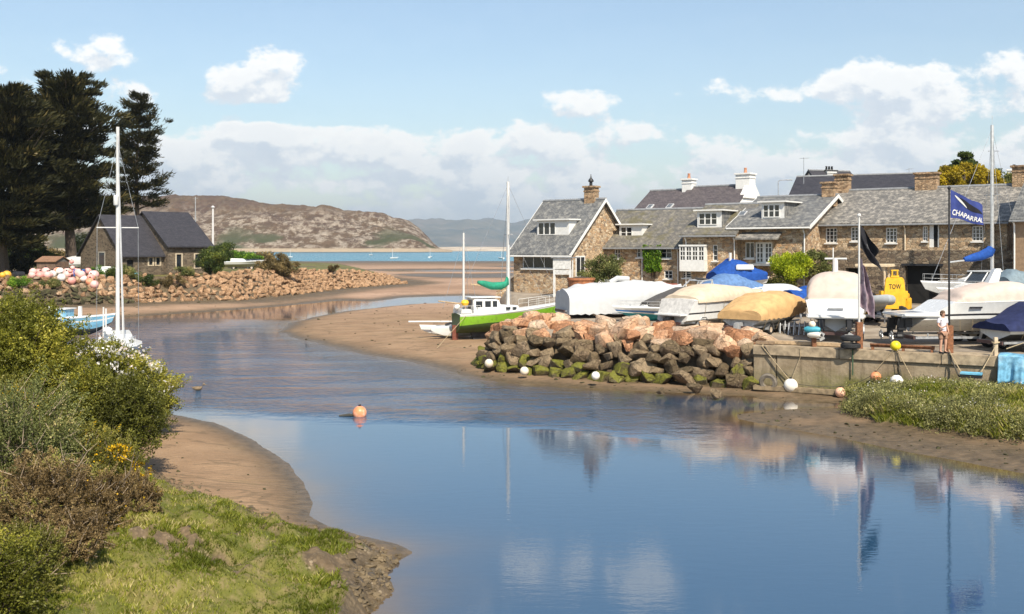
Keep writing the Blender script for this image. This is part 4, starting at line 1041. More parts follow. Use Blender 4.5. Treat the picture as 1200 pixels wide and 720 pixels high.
mb = MB(); mb.loft([[(3.6,-.25,2.1),(4.1,-.25,2.1),(4.1,.25,2.1),(3.6,.25,2.1)],[(4.0,-.18,2.85),(4.3,-.18,2.85),(4.3,.18,2.85),(4.0,.18,2.85)]]); mb.build('radar_mast', gel, b, bevel=.04)
rail(b, h, .7, .98, .5, 5)
trailer('boat_trailer', 'twin-axle galvanised trailer under the large sports cruiser', 7.2, 2.45, .6, (a[0],a[1],gz(*a)), rz, .33, 3.0, 2)
# ---- navy covered boat at the right edge
a, rz, L = fore(1166, 43.6, 1250, 44.6)
b = thing('navy_covered_boat', 'boat under a navy blue cover at the right edge of the yard', 'boat', (*a, 2.55), rz)
h = Hull(5.6, 2.2, .62, 1.25, .6); h.build(b, [antif, gel, gel, gel, gel]); cover(b, h, [(0,.15),(.3,1.0),(.6,1.1),(1,.2)], -.04, 1.0, navyc, .14, 24, 31, .05, over=1.12)
MB().b2((.5,-h.b(.1)*1.12-.12,.46),(1.0,-h.b(.1)*1.12-.06,.54)).build('label_strip', white, b)
trailer('boat_trailer', 'dark trailer under the navy covered boat', 4.8, 1.5, .35, (a[0],a[1],gz(*a)), rz, .26)
# ---- second rank
def tent_boat(label, px0, px1, Y, zk, hh, m, seed, hullm=gel, D=.8, B=2.2, extra=None, dY=.8, p=.8, drop=.25):
    a, rz, L = fore(px0, Y, px1, Y+dY)
    b = thing('canopy_boat', label, 'boat', (*a, zk), rz)
    h = Hull(L, B, D, 1.2, .4); h.build(b, [antif, hullm, hullm, gel, gel]); cover(b, h, hh, 0, .97, m, drop, 20, seed, .05, over=1.05, p=p)
    if extra: extra(b, h)
    gr_ = gz(*a)
    for x in (L*.2, L*.6):
        for s_ in (-1,1): MB().tube([(x,s_*.7,gr_-zk-.05),(x,s_*.5,.32)], .06, 6).build('cradle_leg', galv, b)
    return b, h
def ex1(b, h):
    MB().tube([(1.15,-.3,1.0),(1.15,-.3,2.6)], .1, 8).build('mast', mastw, b)
    MB().b2((1.2,-1.15,1.5),(2.4,-.95,1.85)).build('side_panel', gel, b, bevel=.05)
tent_boat('boat under a bright blue tented canopy below the french windows', 834, 893, 66, 3.6, [(0,.6),(.35,1.45),(.6,1.1),(1,.35)], bluec, 3, extra=ex1, p=1.0, drop=.05)
tent_boat('boat under a faded blue cover behind the cream speedboat', 812, 888, 62, 3.15, [(0,.15),(.45,1.0),(.6,.9),(1,.1)], paleblue, 5, p=1.0)
tent_boat('small boat with blue tarpaulin tucked behind the pink covered cruiser', 922, 965, 60, 3.0, [(0,.35),(.5,.6),(1,.3)], bluec, 6, D=.6, B=1.8)
tent_boat('rust red covered boat by the white flower bed', 756, 792, 69, 3.2, [(0,.3),(.5,.5),(1,.2)], pm('rust_red_cover',(.22,.06,.035),.85), 8, D=.5)
tent_boat('low domed grey blue boat cover at the far right of the yard', 1172, 1212, 57.5, 3.7, [(0,.7),(.3,1.1),(.6,1.0),(1,.4)], pm('grey_blue_cover',(.15,.20,.23),.7), 9, D=.5, B=1.9)
# white cuddy cruiser
a, rz, L = fore(1188, 61.5, 1082, 57.0)
b = thing('cuddy_cruiser', 'white cuddy cruiser with grey underside behind the sports cruiser', 'boat', (*a, 3.1), rz)
h = Hull(6.3, 2.3, 1.0, 1.12, .9); h.build(b, [greyhull, pm('pale_grey_hull',(.5,.51,.52),.4), gel, gel, gel])
MB().loft([[(.6,-.95,1.0),(.6,.95,1.0),(.6,.85,1.55),(.6,-.85,1.55)],[(3.0,-.95,1.05),(3.0,.95,1.05),(3.0,.8,1.5),(3.0,-.8,1.5)],[(5.4,-.4,1.1),(5.4,.4,1.1),(5.4,.3,1.22),(5.4,-.3,1.22)]]).build('cabin', gel, b, bevel=.05)
ws = MB().loft([[(1.6,-.85,1.5),(1.6,.85,1.5),(1.6,.75,2.0),(1.6,-.75,2.0)],[(3.2,-.82,1.5),(3.2,.82,1.5),(2.9,.72,2.0),(2.9,-.72,2.0)],[(4.0,-.55,1.42),(4.0,.55,1.42),(3.3,.5,2.0),(3.3,-.5,2.0)]]).build('windscreen', smoked, b)
MB().b2((1.4,-.85,2.0),(3.4,.85,2.08)).build('hardtop', gel, b, bevel=.03)
mb = MB()
for s_ in (-1,1):
    for x0, x1, y in ((1.6,1.6,.8),(2.5,2.4,.8),(3.25,2.95,.78),(4.0,3.3,.53)): mb.tube([(x0,s_*(y+.03),1.45),(x1,s_*(y-.02),2.05)], .04, 5)
mb.build('windscreen_frame', gel, ws)
rail(b, h, .55, .97, .45, 5)
trailer('boat_trailer', 'trailer under the white cuddy cruiser', 5.4, 1.6, .5, (a[0],a[1],gz(*a)), rz)
# yacht ashore with blue sail cover
a, rz, L = fore(1205, 63.5, 1138, 62.5)
b = thing('yacht_ashore', 'yacht standing ashore with tall grey mast and royal blue sail cover', 'boat', (*a, 2.95), rz)
h = Hull(6.6, 2.3, 1.35, 1.12, .9, round_=1, tw=.7, full=.35); h.build(b, [antif, gel, gel, gel, gel])
MB().loft([[(1.5,-.75,1.4),(1.5,.75,1.4),(1.5,.62,1.95),(1.5,-.62,1.95)],[(3.6,-.75,1.45),(3.6,.75,1.45),(3.6,.6,1.9),(3.6,-.6,1.9)],[(4.8,-.45,1.5),(4.8,.45,1.5),(4.8,.35,1.65),(4.8,-.35,1.65)]]).build('cabin', gel, b, bevel=.04)
mx = 2.62
MB().tube([(mx,0,1.9),(mx,0,11.1)], [.11,.10], 8).build('mast', alu, b)
MB().tube([(mx,0,3.0),(mx+3.0,0,2.7)], .05, 6).build('boom', alu, b)
MB().tube([(mx+.05,0,3.55),(mx+.2,0,3.3),(mx+.8,0,3.08),(mx+1.5,0,2.94),(mx+2.0,0,2.86)], [.22,.27,.23,.18,.1], 10, flat=1.25).build('sail_cover', bluec, b, True)
mb = MB()
for p in ((6.9,0,1.55),(mx,1.05,1.5),(mx,-1.05,1.5),(.1,0,1.5)): mb.tube([p,(mx,0,10.9)], .012, 4)
mb.build('rigging', galv, b); MB().tube([(mx,-.7,6.8),(mx,.7,6.8)], .025, 5).build('spreader', alu, b); MB().tube([(mx,0,11.1),(mx,0,11.7)], .015, 4).build('masthead_aerial', alu, b)
rail(b, h, .55, .98, .5, 4)
for s_ in (-1,1):
    for x in (1.8, 4.0): MB().tube([(x,s_*1.2,gz(*a)-2.95),(x,s_*.8,.55)], .05, 6).build('cradle_leg', galv, b)
# rib
a, rz, L = fore(1006, 57.5, 1036, 54.5)
b = thing('inflatable_dinghy', 'grey inflatable boat between the cruiser and the yellow tractor', 'dinghy', (a[0],a[1],3.05), rz)
pts = [(.0,.8,.55),(1.2,.85,.55),(2.4,.7,.62),(3.1,.35,.72),(3.35,0,.76),(3.1,-.35,.72),(2.4,-.7,.62),(1.2,-.85,.55),(.0,-.8,.55)]
MB().tube(pts, .24, 12).build('tube', inflat, b, True); h = Hull(3.0, 1.5, .45, 1.2, .3); h.build(b, [pm('rib_hull',(.3,.31,.31),.5), greyhull, greyhull, greyhull, greyhull])
trailer('boat_trailer', 'trailer under the grey inflatable', 2.8, 1.2, .3, (a[0],a[1],gz(*a)), rz, .26)
# a scatter of pale hull frames on the yard
a, rz, L = fore(893, 63.0, 925, 61.0)
b = thing('white_dinghy', 'white open dinghy tilted behind the tan covered boat', 'dinghy', (a[0],a[1],3.5), rz); b.rotation_euler.x = R(38)
h = Hull(3.2, 1.4, .5, 1.3, .4, round_=1); h.build(b, [gel]*5)

# ================================================================== green ketch on the sand
ga = (-3.75, 68.3); gb = (3.0, 71.0); rz = head(ga, gb)
gk = thing('green_sailing_boat', 'lime green sailing boat with white cabin and two masts, aground on the sand', 'sailing boat', (*ga, .82), rz)
h = Hull(6.9, 2.5, 1.25, 1.62, 1.0, dead=.34, fin=1.9, full=.25, tw=.72, kr=.9, round_=1, stripe=(.86,.97))
h.build(gk, [pm('boot_green',(.045,.08,.02),.7,dirt=(.03,.03,.02)), limehull, gel, gel, gel], transom=shadegreen, n=22)
MB().loft([[(1.2,-.1,-.45),(1.2,.1,-.45),(1.0,.1,.2),(1.0,-.1,.2)],[(4.2,-.1,-.42),(4.2,.1,-.42),(4.6,.1,.35),(4.6,-.1,.35)]]).build('keel', antif, gk)
MB().b2((-.25,-.05,-.45),(.15,.05,.55)).build('rudder', pm('rudder_red',(.16,.05,.03),.7), gk)
cb = MB(); 
cb.loft([[(1.0,-.85,1.25),(1.0,.85,1.25),(1.0,.72,2.35),(1.0,-.72,2.35)],[(2.6,-.85,1.3),(2.6,.85,1.3),(2.6,.7,2.3),(2.6,-.7,2.3)],[(3.1,-.82,1.32),(3.1,.82,1.32),(2.85,.66,2.2),(2.85,-.66,2.2)]])
cb.loft([[(2.9,-.8,1.3),(2.9,.8,1.3),(2.9,.7,1.85),(2.9,-.7,1.85)],[(4.3,-.65,1.4),(4.3,.65,1.4),(4.3,.55,1.8),(4.3,-.55,1.8)]])
cab = cb.build('cabin', gel, gk, bevel=.05)
MB().b2((.8,-.8,2.34),(2.95,.8,2.42)).build('cabin_roof', gel, cab, bevel=.03)
for x0, x1, z0, z1 in ((1.15,1.6,1.75,2.15),(1.8,2.2,1.75,2.15),(2.35,2.65,1.75,2.15),(3.3,3.6,1.55,1.72),(3.8,4.05,1.55,1.72)):
    y = -.83+(z0-1.3)*.12
    MB().b2((x0,y-.025,z0),(x1,y+.12,z1)).build('window', smoked, cab)
MB().b2((.96,-.35,1.4),(1.03,.35,2.2)).build('doorway', smoked, cab)
mx = 3.75
def mastset(x, z0, z1, r): 
    o = MB().tube([(x,0,z0),(x,0,z1)], [r,r*.8], 10).build('mast', mastw, gk, True)
    MB().tube([(x,0,z1),(x,0,z1+.35)], .012, 4).build('wind_vane', galv, o)
mastset(mx, 1.3, 10.2, .13); mastset(.55, 1.2, 6.7, .085)
MB().tube([(mx,-.75,6.6),(mx,.75,6.6)], .03, 5).build('spreader', mastw, gk)
MB().tube([(mx,0,2.95),(mx-2.7,0,3.25)], .05, 6).build('boom', plank_pale, gk)
MB().tube([(mx-.02,0,3.75),(mx-.1,0,3.3),(mx-.5,0,3.12),(mx-1.2,0,3.12),(mx-1.8,0,3.3),(mx-2.2,0,3.4)], [.1,.2,.27,.26,.2,.1], 10).build('sail_cover', greenc, gk, True)
mb = MB()
for p, q in (((7.6,0,2.1),(mx,0,10.0)),((mx-.2,1.1,1.4),(mx,0,10.0)),((mx-.2,-1.1,1.4),(mx,0,10.0)),((mx-.2,1.1,1.4),(mx,.75,6.6)),((0,.6,1.3),(mx,0,10.0)),((-.9,0,1.7),(.55,0,6.5)),((1.3,.9,1.3),(.55,0,6.5)),((1.3,-.9,1.3),(.55,0,6.5)),((6.6,.3,2.0),(mx,0,7.2))): mb.tube([p,q], .011, 4)
mb.build('rigging', galv, gk)
rail(gk, h, .62, 1.0, .6, 5, white, 'pulpit'); rail(gk, h, .02, .2, .6, 2, white, 'pushpit')
MB().tube([(-1.1,.35,2.15),(.4,.35,1.95)], .05, 6).build('tiller', plank_pale, gk)
MB().lathe([(.1,0),(.22,.05),(.28,.2),(.22,.35),(.1,.4)], (.45,-.55,1.85), 10).build('lifebuoy', pm('yellow_plastic',(.75,.45,.03),.5), gk, True)
MB().b2((.1,-.9,1.32),(.85,.9,1.62)).build('cockpit_coaming', gel, gk, bevel=.05)
for i in range(3): MB().sphere((-.05+i*.15,-.3+i*.3,1.75), .17, 10).build('stern_gear', white, gk, True)
# little catamaran
ca = XY(552, 71.2); rz = head(ca, XY(505, 69.5))
ct = thing('beach_catamaran', 'small white catamaran lying on the sand beside the green boat', 'catamaran', (*ca, .5), rz)
for y in (-.75,.75):
    hh = Hull(3.3, .46, .55, 1.25, .25, fin=1.6, full=.3, round_=1, tw=.6); o = hh.build(ct, [pm('cat_hull',(.62,.63,.55),.4)]+[gel]*4); o.location.y = y
MB().b2((.5,-.75,.62),(2.4,.75,.68)).build('trampoline', pm('trampoline_pale',(.66,.66,.64),.8), ct)
MB().tube([(.4,-.8,.66),(.4,.8,.66)], .05, 6).build('crossbeam', alu, ct); MB().tube([(2.4,-.8,.66),(2.4,.8,.66)], .05, 6).build('crossbeam', alu, ct)
MB().tube([(1.0,.2,.95),(4.7,-.3,1.05)], .055, 6).build('furled_spar', white, ct); MB().tube([(1.3,-.3,.72),(1.6,.1,.85),(2.0,-.1,.74)], .08, 6).build('tackle', black, ct)
# ================================================================== boats behind the bushes on the left
a = XY(78, 58.0); b0 = XY(170, 60.0)
yc = thing('moored_yacht', 'white yacht with tall pale mast moored beyond the flowering bush', 'yacht', (*(lambda q: (q[0]-2.63*math.cos(R(-66)), q[1]-2.63*math.sin(R(-66))))(XY(138,60.0)), -.35), R(-66))
h = Hull(8.2, 2.6, 1.35, 1.15, 1.0, fin=1.9, full=.3, tw=.7, round_=1); h.build(yc, [antif, gel, pm('blue_line',(.05,.1,.3),.4), gel, gel])
MB().loft([[(2.0,-.8,1.4),(2.0,.8,1.4),(2.0,.7,2.0),(2.0,-.7,2.0)],[(4.6,-.8,1.45),(4.6,.8,1.45),(4.6,.65,1.95),(4.6,-.65,1.95)],[(6.0,-.45,1.5),(6.0,.45,1.5),(6.0,.35,1.65),(6.0,-.35,1.65)]]).build('cabin', gel, yc, bevel=.05)
mx = 2.63
MB().tube([(mx,0,1.4),(mx,0,13.95)], [.125,.095], 10).build('mast', mastw, yc, True)
MB().tube([(mx-.1,-1.15,8.05),(mx+.1,1.15,8.05)], .035, 6).build('spreader', mastw, yc)
MB().lathe([(.11,9.35),(.15,9.4),(.15,9.9),(.1,9.95)], (mx+.12,-.1,0), 10).build('radar_reflector', white, yc, True)
mb = MB()
for p, q in (((8.6,0,1.65),(mx,0,13.6)),((.05,0,1.5),(mx,0,13.8)),((mx,1.15,1.5),(mx+.1,1.12,8.05)),((mx,-1.15,1.5),(mx-.1,-1.12,8.05)),((mx+.1,1.12,8.05),(mx,0,13.0)),((mx-.1,-1.12,8.05),(mx,0,13.0))): mb.tube([p,q], .013, 4)
mb.build('rigging', galv, yc)
MB().tube([(8.4,0,1.75),(mx+.15,0,13.2)], [.06,.025], 8).build('furled_jib', mastw, yc, True)
MB().tube([(.6,-.7,1.5),(.6,-.7,3.3)], .05, 6).build('stern_post', mastw, yc); MB().tube([(4.0,-.7,1.6),(4.0,-.7,3.4)], .05, 6).build('side_post', mastw, yc)
rail(yc, h, .75, 1.0, .55, 5, white, 'pulpit')
for i in range(7): MB().sphere((2.9+.32*i,-.55-.05*(i % 3),2.05+.12*(i % 2)), .21, 10, sz=(1,1,.7)).build('fender', white, yc, True)
fb = thing('blue_fishing_boat', 'faded pale blue and white fishing boat moored below the left bank', 'fishing boat', (*XY(58,75.0), .15), R(-8))
h = Hull(4.4, 1.9, 1.25, 1.25, .6, full=.35, tw=.8, round_=1); h.build(fb, [antif, bluepaint, gel, gel, gel])
MB().b2((.7,-.6,1.3),(1.6,.6,1.9)).build('cuddy', bluepaint, fb, bevel=.04); MB().b2((.6,-.7,1.9),(1.7,.7,1.97)).build('cuddy_roof', white, fb)
for x in (.35, 2.7): MB().b2((x,-.75,1.1),(x+.2,-.55,2.15)).build('white_post', white, fb)
# little craft at anchor far out on the sea
for i, (px, Y, l) in enumerate([(457,620,4.5),(503,680,5),(590,610,5),(343,700,5.5),(436,900,6)]):
    x, y = XY(px, Y)
    if i == 0:
        far_b = thing('anchored_boat', 'tiny white boat anchored on the distant blue water', 'boat', (x,y,-.2), .3, 'boats anchored far out'); Hull(l,1.8,1.0,1.3,.5).build(far_b, [gel]*5, n=8); MB().tube([(1.6,0,.9),(1.6,0,6.5)], .12, 5).build('mast', mastw, far_b)
    else: dup(far_b, (x,y,-.2), .3+i)
# ================================================================== left bank boats, cars and clutter
cv = thing('sheeted_boat', 'white sheeted boat under the trees left of the boathouse', 'boat', (*XY(66,131), 3.6), R(10)); h = Hull(6.5,2.2,1.0,1.2,.6); h.build(cv,[greyhull]+[gel]*4); cover(cv, h, [(0,.4),(.5,1.1),(1,.2)], 0, .97, whitec, .2, 16, 41, .05)
for s_ in (-1,1): MB().tube([(2,s_*.8,-.5),(2,s_*.5,.3)], .06, 6).build('cradle_leg', galv, cv)
d1 = thing('upturned_dinghy', 'white dinghy propped on its side by the boathouse gable', 'dinghy', (*XY(112,116.5), 3.65), R(28)); d1.rotation_euler.x = R(70); h = Hull(2.9,1.25,.45,1.2,.3,round_=1); h.build(d1,[gel]*5)
d2 = thing('green_dinghy', 'small pale green dinghy upturned on the left bank', 'dinghy', (*XY(128,117), 3.95), R(10)); d2.rotation_euler.x = R(180); h = Hull(2.0,1.1,.5,1.1,.2,round_=1); h.build(d2,[pm('pale_green_hull',(.35,.48,.38),.5)]*5)
d3 = thing('sky_blue_dinghy', 'sky blue upturned dinghy on the left bank', 'dinghy', (*XY(140,117.5), 4.0), R(5)); d3.rotation_euler.x = R(180); h = Hull(1.9,1.1,.5,1.1,.2,round_=1); h.build(d3,[pm('sky_blue_hull',(.12,.40,.55),.5)]*5)
bx = thing('blue_fish_crate', 'bright blue plastic crate among buoys by the shed', 'crate', (*XY(86,113), 3.2), R(12))
MB().b2((0,0,0),(1.1,.8,.85)).build('body', pm('blue_plastic',(.02,.12,.45),.5), bx, bevel=.03); MB().b2((-.05,-.05,.86),(1.15,.85,.95)).build('rim', pm('blue_plastic2',(.03,.16,.5),.5), bx)
def car(label, px, Y, rz, m, z=3.35):
    c_ = thing('parked_car', label, 'car', (*XY(px,Y), z), rz, 'cars parked beyond the left bank')
    mb = MB(); mb.loft([[(x,s_*y,zz) for s_,y,zz in ((-1,.78,.3),(1,.78,.3),(1,.85,.6),(1,.8,zt),(-1,.8,zt),(-1,.85,.6))] for x, zt in ((-2.1,.75),(-1.9,.9),(-.9,.92),(1.0,.95),(1.9,.88),(2.1,.7))]); mb.build('body', m, c_, True, bevel=.0)
    mb = MB(); mb.loft([[(-1.3,-.74,.9),(-1.3,.74,.9),(-.7,.62,1.42),(-.7,-.62,1.42)],[(1.7,-.74,.9),(1.7,.74,.9),(1.0,.62,1.42),(1.0,-.62,1.42)]]); mb.build('windows', smoked, c_)
    MB().b2((-.72,-.63,1.41),(1.02,.63,1.47)).build('roof', m, c_, bevel=.02)
    for x in (-1.3, 1.3):
        for s_ in (-1,1): wheel(c_, (x,s_*.76,.31), .31, .2)
    return c_
car('black car parked right of the conical bush', 285, 150, R(8), pm('black_car_paint',(.012,.013,.016),.2,spec=.6)); car('dark blue car parked behind the black one', 296, 158, R(-14), pm('dark_blue_car_paint',(.015,.02,.045),.2,spec=.6))
wb = thing('white_motor_launch', 'small white motor launch on the left bank beside the cars', 'boat', (*XY(264,140), 3.9), R(6)); h = Hull(4.6,1.9,.7,1.3,.7); h.build(wb,[greyhull]+[gel]*4); MB().loft([[(.8,-.7,.7),(.8,.7,.7),(.8,.6,1.2),(.8,-.6,1.2)],[(2.9,-.6,.72),(2.9,.6,.72),(2.4,.5,1.15),(2.4,-.5,1.15)]]).build('cabin', gel, wb, bevel=.04)
for x in (1,3): MB().tube([(x,0,-.55),(x,0,.2)], .06, 6).build('prop', galv, wb)
# ================================================================== rocks, quay and harbour gear
def rockmat(name, cols, moss=None, mossamt=0, rand=.5):
    m, t, b = newmat(name, .9, 0, .2)
    c = t.coord(); r = t.orand()
    off = t.node('ShaderNodeVectorMath', {'operation': 'ADD'}, _0=c, _1=t.node('ShaderNodeCombineXYZ', None, _0=t.m('MULTIPLY', r, 37), _1=t.m('MULTIPLY', r, 19), _2=0.0).outputs[0]).outputs[0]
    n = t.noise(off, 1.6, 6, .65); n2 = t.noise(off, 9, 5, .7)
    k = t.ramp(t.m('ADD', t.m('MULTIPLY', n, .6), t.m('MULTIPLY', t.m('SUBTRACT', r, .5), rand)), [(i/(len(cols)-1)*.55+.12, q) for i, q in enumerate(cols)])
    k = t.mix(t.sm(n2, .3, .75), t.mix(.45, k, (.05,.035,.025)), k)
    if moss:
        nz = t.sep(t.node('ShaderNodeNewGeometry').outputs['Normal'])[2]
        f = t.m('MULTIPLY', t.sm(t.m('ADD', t.m('MULTIPLY', nz, .3), t.noise(off, 1.3, 5, .6)), .35, .62), mossamt)
        k = t.mix(f, k, t.mix(t.sm(n2, .3, .7), moss, [q*1.6 for q in moss]))
    t.l.new(k, b.inputs['Base Color'])
    vc = t.node('ShaderNodeTexVoronoi', {'feature': 'DISTANCE_TO_EDGE'}, Vector=t.node('ShaderNodeVectorMath', {'operation': 'ADD'}, _0=off, _1=t.noise(off, 2.5, 3, out=1)).outputs[0], Scale=1.6)
    crack = t.sm(vc.outputs['Distance'], 0.0, .035)
    k = t.mix(crack, t.mix(.55, k, (.03,.02,.015)), k)
    k = t.mix(t.m('MULTIPLY', t.sm(t.noise(off, 4.5, 5, .7), .56, .66), .28), k, [min(1, q*1.5+.05) for q in cols[2]])
    t.l.new(k, b.inputs['Base Color'])
    t.l.new(t.bump(t.m('ADD', t.m('ADD', n2, t.m('MULTIPLY', n, 1.2)), t.m('MULTIPLY', crack, .5)), 1.0, .08), b.inputs['Normal'])
    return m
m_pink = rockmat('pink_granite', [(.38,.18,.09),(.62,.33,.18),(.66,.41,.25),(.66,.50,.36),(.56,.38,.24)], rand=.7)
m_brown = rockmat('brown_boulder', [(.12,.085,.055),(.23,.165,.105),(.33,.24,.155),(.17,.135,.10)], (.12,.10,.03), .15)
m_moss = rockmat('mossy_boulder', [(.07,.055,.035),(.14,.11,.065),(.10,.09,.06)], (.115,.115,.014), .85)
m_darkr = rockmat('dark_wet_boulder', [(.05,.04,.03),(.10,.08,.055),(.15,.115,.075)], (.06,.065,.02), .5)
m_orange = rockmat('orange_brown_boulder', [(.30,.17,.09),(.52,.32,.18),(.62,.43,.27),(.46,.36,.25)], rand=.7)

def rock_mesh(seed, m, sub=True):
    r_ = random.Random(seed); bm = bmesh.new()
    for i in range(13):
        v = Vector((r_.gauss(0,1), r_.gauss(0,1), r_.gauss(0,1))).normalized()
        q = max(abs(v.x), abs(v.y), abs(v.z)); v = v*lerp(1, .86/q, .75)
        bm.verts.new((v.x*.62, v.y*.5, v.z*.44))
    res = bmesh.ops.convex_hull(bm, input=bm.verts)
    bmesh.ops.delete(bm, geom=[e for e in bm.verts if not e.link_faces], context='VERTS')
    bmesh.ops.dissolve_limit(bm, angle_limit=R(14), verts=bm.verts, edges=bm.edges)
    if sub:
        bmesh.ops.bevel(bm, geom=list(bm.edges), offset=.035, segments=1, affect='EDGES', clamp_overlap=True)
        bmesh.ops.triangulate(bm, faces=bm.faces)
        bmesh.ops.subdivide_edges(bm, edges=[e for e in bm.edges if e.calc_length() > .2], cuts=1)
        for v in bm.verts:
            n = mnoise.noise(v.co*3.2+Vector((seed,0,0)))
            v.co += v.co.normalized()*n*.075
    me = bpy.data.meshes.new('boulder'); bm.to_mesh(me); bm.free(); me.materials.append(m)
    me.set_sharp_from_angle(angle=R(28)); me.polygons.foreach_set('use_smooth', [True]*len(me.polygons))
    return me
ROCKS = {k: [rock_mesh(i*7+j*101, m) for i in range(9)] for j, (k, m) in enumerate(dict(pink=m_pink, brown=m_brown, moss=m_moss, dark=m_darkr, orange=m_orange).items())}
RLAB = dict(pink='clean pink granite boulder in the top of the rock wall below the yard', brown='grey brown boulder in the middle of the rock wall below the yard', moss='boulder coated in green weed at the foot of the yard rock wall',
            dark='dark wet boulder along the foot of the left bank', orange='pale orange boulder on the left bank slope')
RGRP = dict(pink='pink boulders of the yard rock wall', brown='brown boulders of the yard rock wall', moss='weedy boulders of the yard rock wall', dark='dark boulders at the foot of the left bank', orange='orange boulders of the left bank')
def boulder(kind, p, s, rot=None):
    o = bpy.data.objects.new('boulder', rnd.choice(ROCKS[kind])); COL.objects.link(o)
    o.location = p; o.scale = (s*rnd.uniform(.85,1.25), s*rnd.uniform(.85,1.2), s*rnd.uniform(.8,1.15))
    o.rotation_euler = rot or (rnd.uniform(-.35,.35), rnd.uniform(-.35,.35), rnd.uniform(0,6.28))
    return tag(o, RLAB[kind], 'boulder', RGRP[kind])
# curve utilities
def along(pts):
    seg = [0]
    for i in range(1, len(pts)): seg.append(seg[-1]+math.hypot(pts[i][0]-pts[i-1][0], pts[i][1]-pts[i-1][1]))
    def f(s):
        i = 1
        while i < len(pts)-1 and seg[i] < s: i += 1
        t_ = (s-seg[i-1])/(seg[i]-seg[i-1]); a, c = pts[i-1], pts[i]
        tx, ty = (c[0]-a[0]), (c[1]-a[1]); l = math.hypot(tx, ty)
        return (lerp(a[0],c[0],t_), lerp(a[1],c[1],t_)), (tx/l, ty/l)
    return f, seg[-1]
fT, LT = along(yt)
nb = 0
for off, zz, step, kind, s0, s1 in ((.0,.32,.9,'moss',0,LT),(.22,.78,.86,'mix1',0,LT),(.48,1.24,.86,'brown',0,LT),(.8,1.68,.86,'mix3',0,LT),(1.2,2.06,.9,'mix2',0,LT),(1.75,2.3,1.15,'pink',0,LT),(2.7,2.36,1.25,'pink',.5,LT),(3.5,2.45,1.25,'pink',4.8,LT*.93)):
    s = s0+rnd.random()*.4
    while s < s1-.1:
        (x, y), (tx, ty) = fT(s)
        nx, ny = (ty, -tx)
        if nx*(6-x)+ny*(57-y) < 0: nx, ny = -nx, -ny
        o_ = off+rnd.uniform(-.15,.2); hz_ = zz
        wrap = max(0, (s-LT*.72)/(LT*.28))
        z = hz_*(1-.12*wrap)-.10*(off > .9)*max(0, 1-s/(LT*.55))+rnd.uniform(-.1,.12)
        k = kind
        if k == 'mix1': k = 'moss' if rnd.random() < .35+.4*(s/LT) else 'brown'
        if k == 'mix2': k = 'pink' if rnd.random() < .75 else 'brown'
        if k == 'mix3': k = 'pink' if rnd.random() < .15 else 'brown'
        if k == 'moss' and s < LT*.25 and rnd.random() < .4: k = 'brown'
        sz = rnd.uniform(.72,1.2)*(1.3 if kind == 'pink' else 1.0)
        boulder(k, (x+nx*o_, y+ny*o_, z), sz); nb += 1
        s += step*rnd.uniform(.8,1.1)*(.82 if sz < .85 else (.92 if sz < 1.05 else 1.1))
# rocks at the wall end and a few strays
for px, py, s in ((905,455,.0),(838,462,.5),(815,455,.6),(775,458,.35)):
    if s: p = G(px, py, .25); boulder('brown', p, s)
# left bank
cand = []
RBw = [XY(a, b) for a, b in RB]; fL, LL = along(RBw)
for off, step in ((.2,.8),(.75,.82),(1.35,.82),(1.95,.85),(2.6,.85),(3.2,.9),(3.8,.95)):
    s = 8+rnd.random()
    while s < LL:
        (x, y), (tx, ty) = fL(s); nx, ny = -ty, tx
        o_ = off+rnd.uniform(-.2,.2)
        X, Yq = x+nx*o_, y+ny*o_
        px = 600+X/Yq*F
        if px > -15:
            kind = 'dark' if (off < 1.0 and rnd.random() < .88) or (px < 110 and off < 2.2 and rnd.random() < .75) else 'orange'
            cand.append((Yq, kind, (X, Yq, gz(X, Yq)+.12), rnd.uniform(.62,1.1)))
        s += step*rnd.uniform(.8,1.25)
print('boulders right', nb)
cand.sort(key=lambda q: q[0])
NIND = max(0, 292-nb)
for q in cand[:NIND]: boulder(q[1], q[2], q[3])
rest = cand[NIND:]
rb = bmesh.new()
for q in rest:
    me = rnd.choice(ROCKS[q[1]]); M = Matrix.Translation(q[2]) @ Matrix.Rotation(rnd.uniform(0,6.28),4,'Z') @ Matrix.Rotation(rnd.uniform(-.4,.4),4,'X') @ Matrix.Diagonal((q[3],q[3],q[3],1))
    tmpm = me.copy(); tmpm.transform(M); rb.from_mesh(tmpm); bpy.data.meshes.remove(tmpm)
me = bpy.data.meshes.new('rubble'); rb.to_mesh(me); rb.free()
me.materials.append(rockmat('orange_rubble', [(.28,.16,.085),(.48,.29,.16),(.60,.42,.27),(.40,.30,.2)], rand=.0))
o = bpy.data.objects.new('rubble', me); COL.objects.link(o); tag(o, 'orange rubble tailing off along the far end of the left bank', None, None, 'stuff')

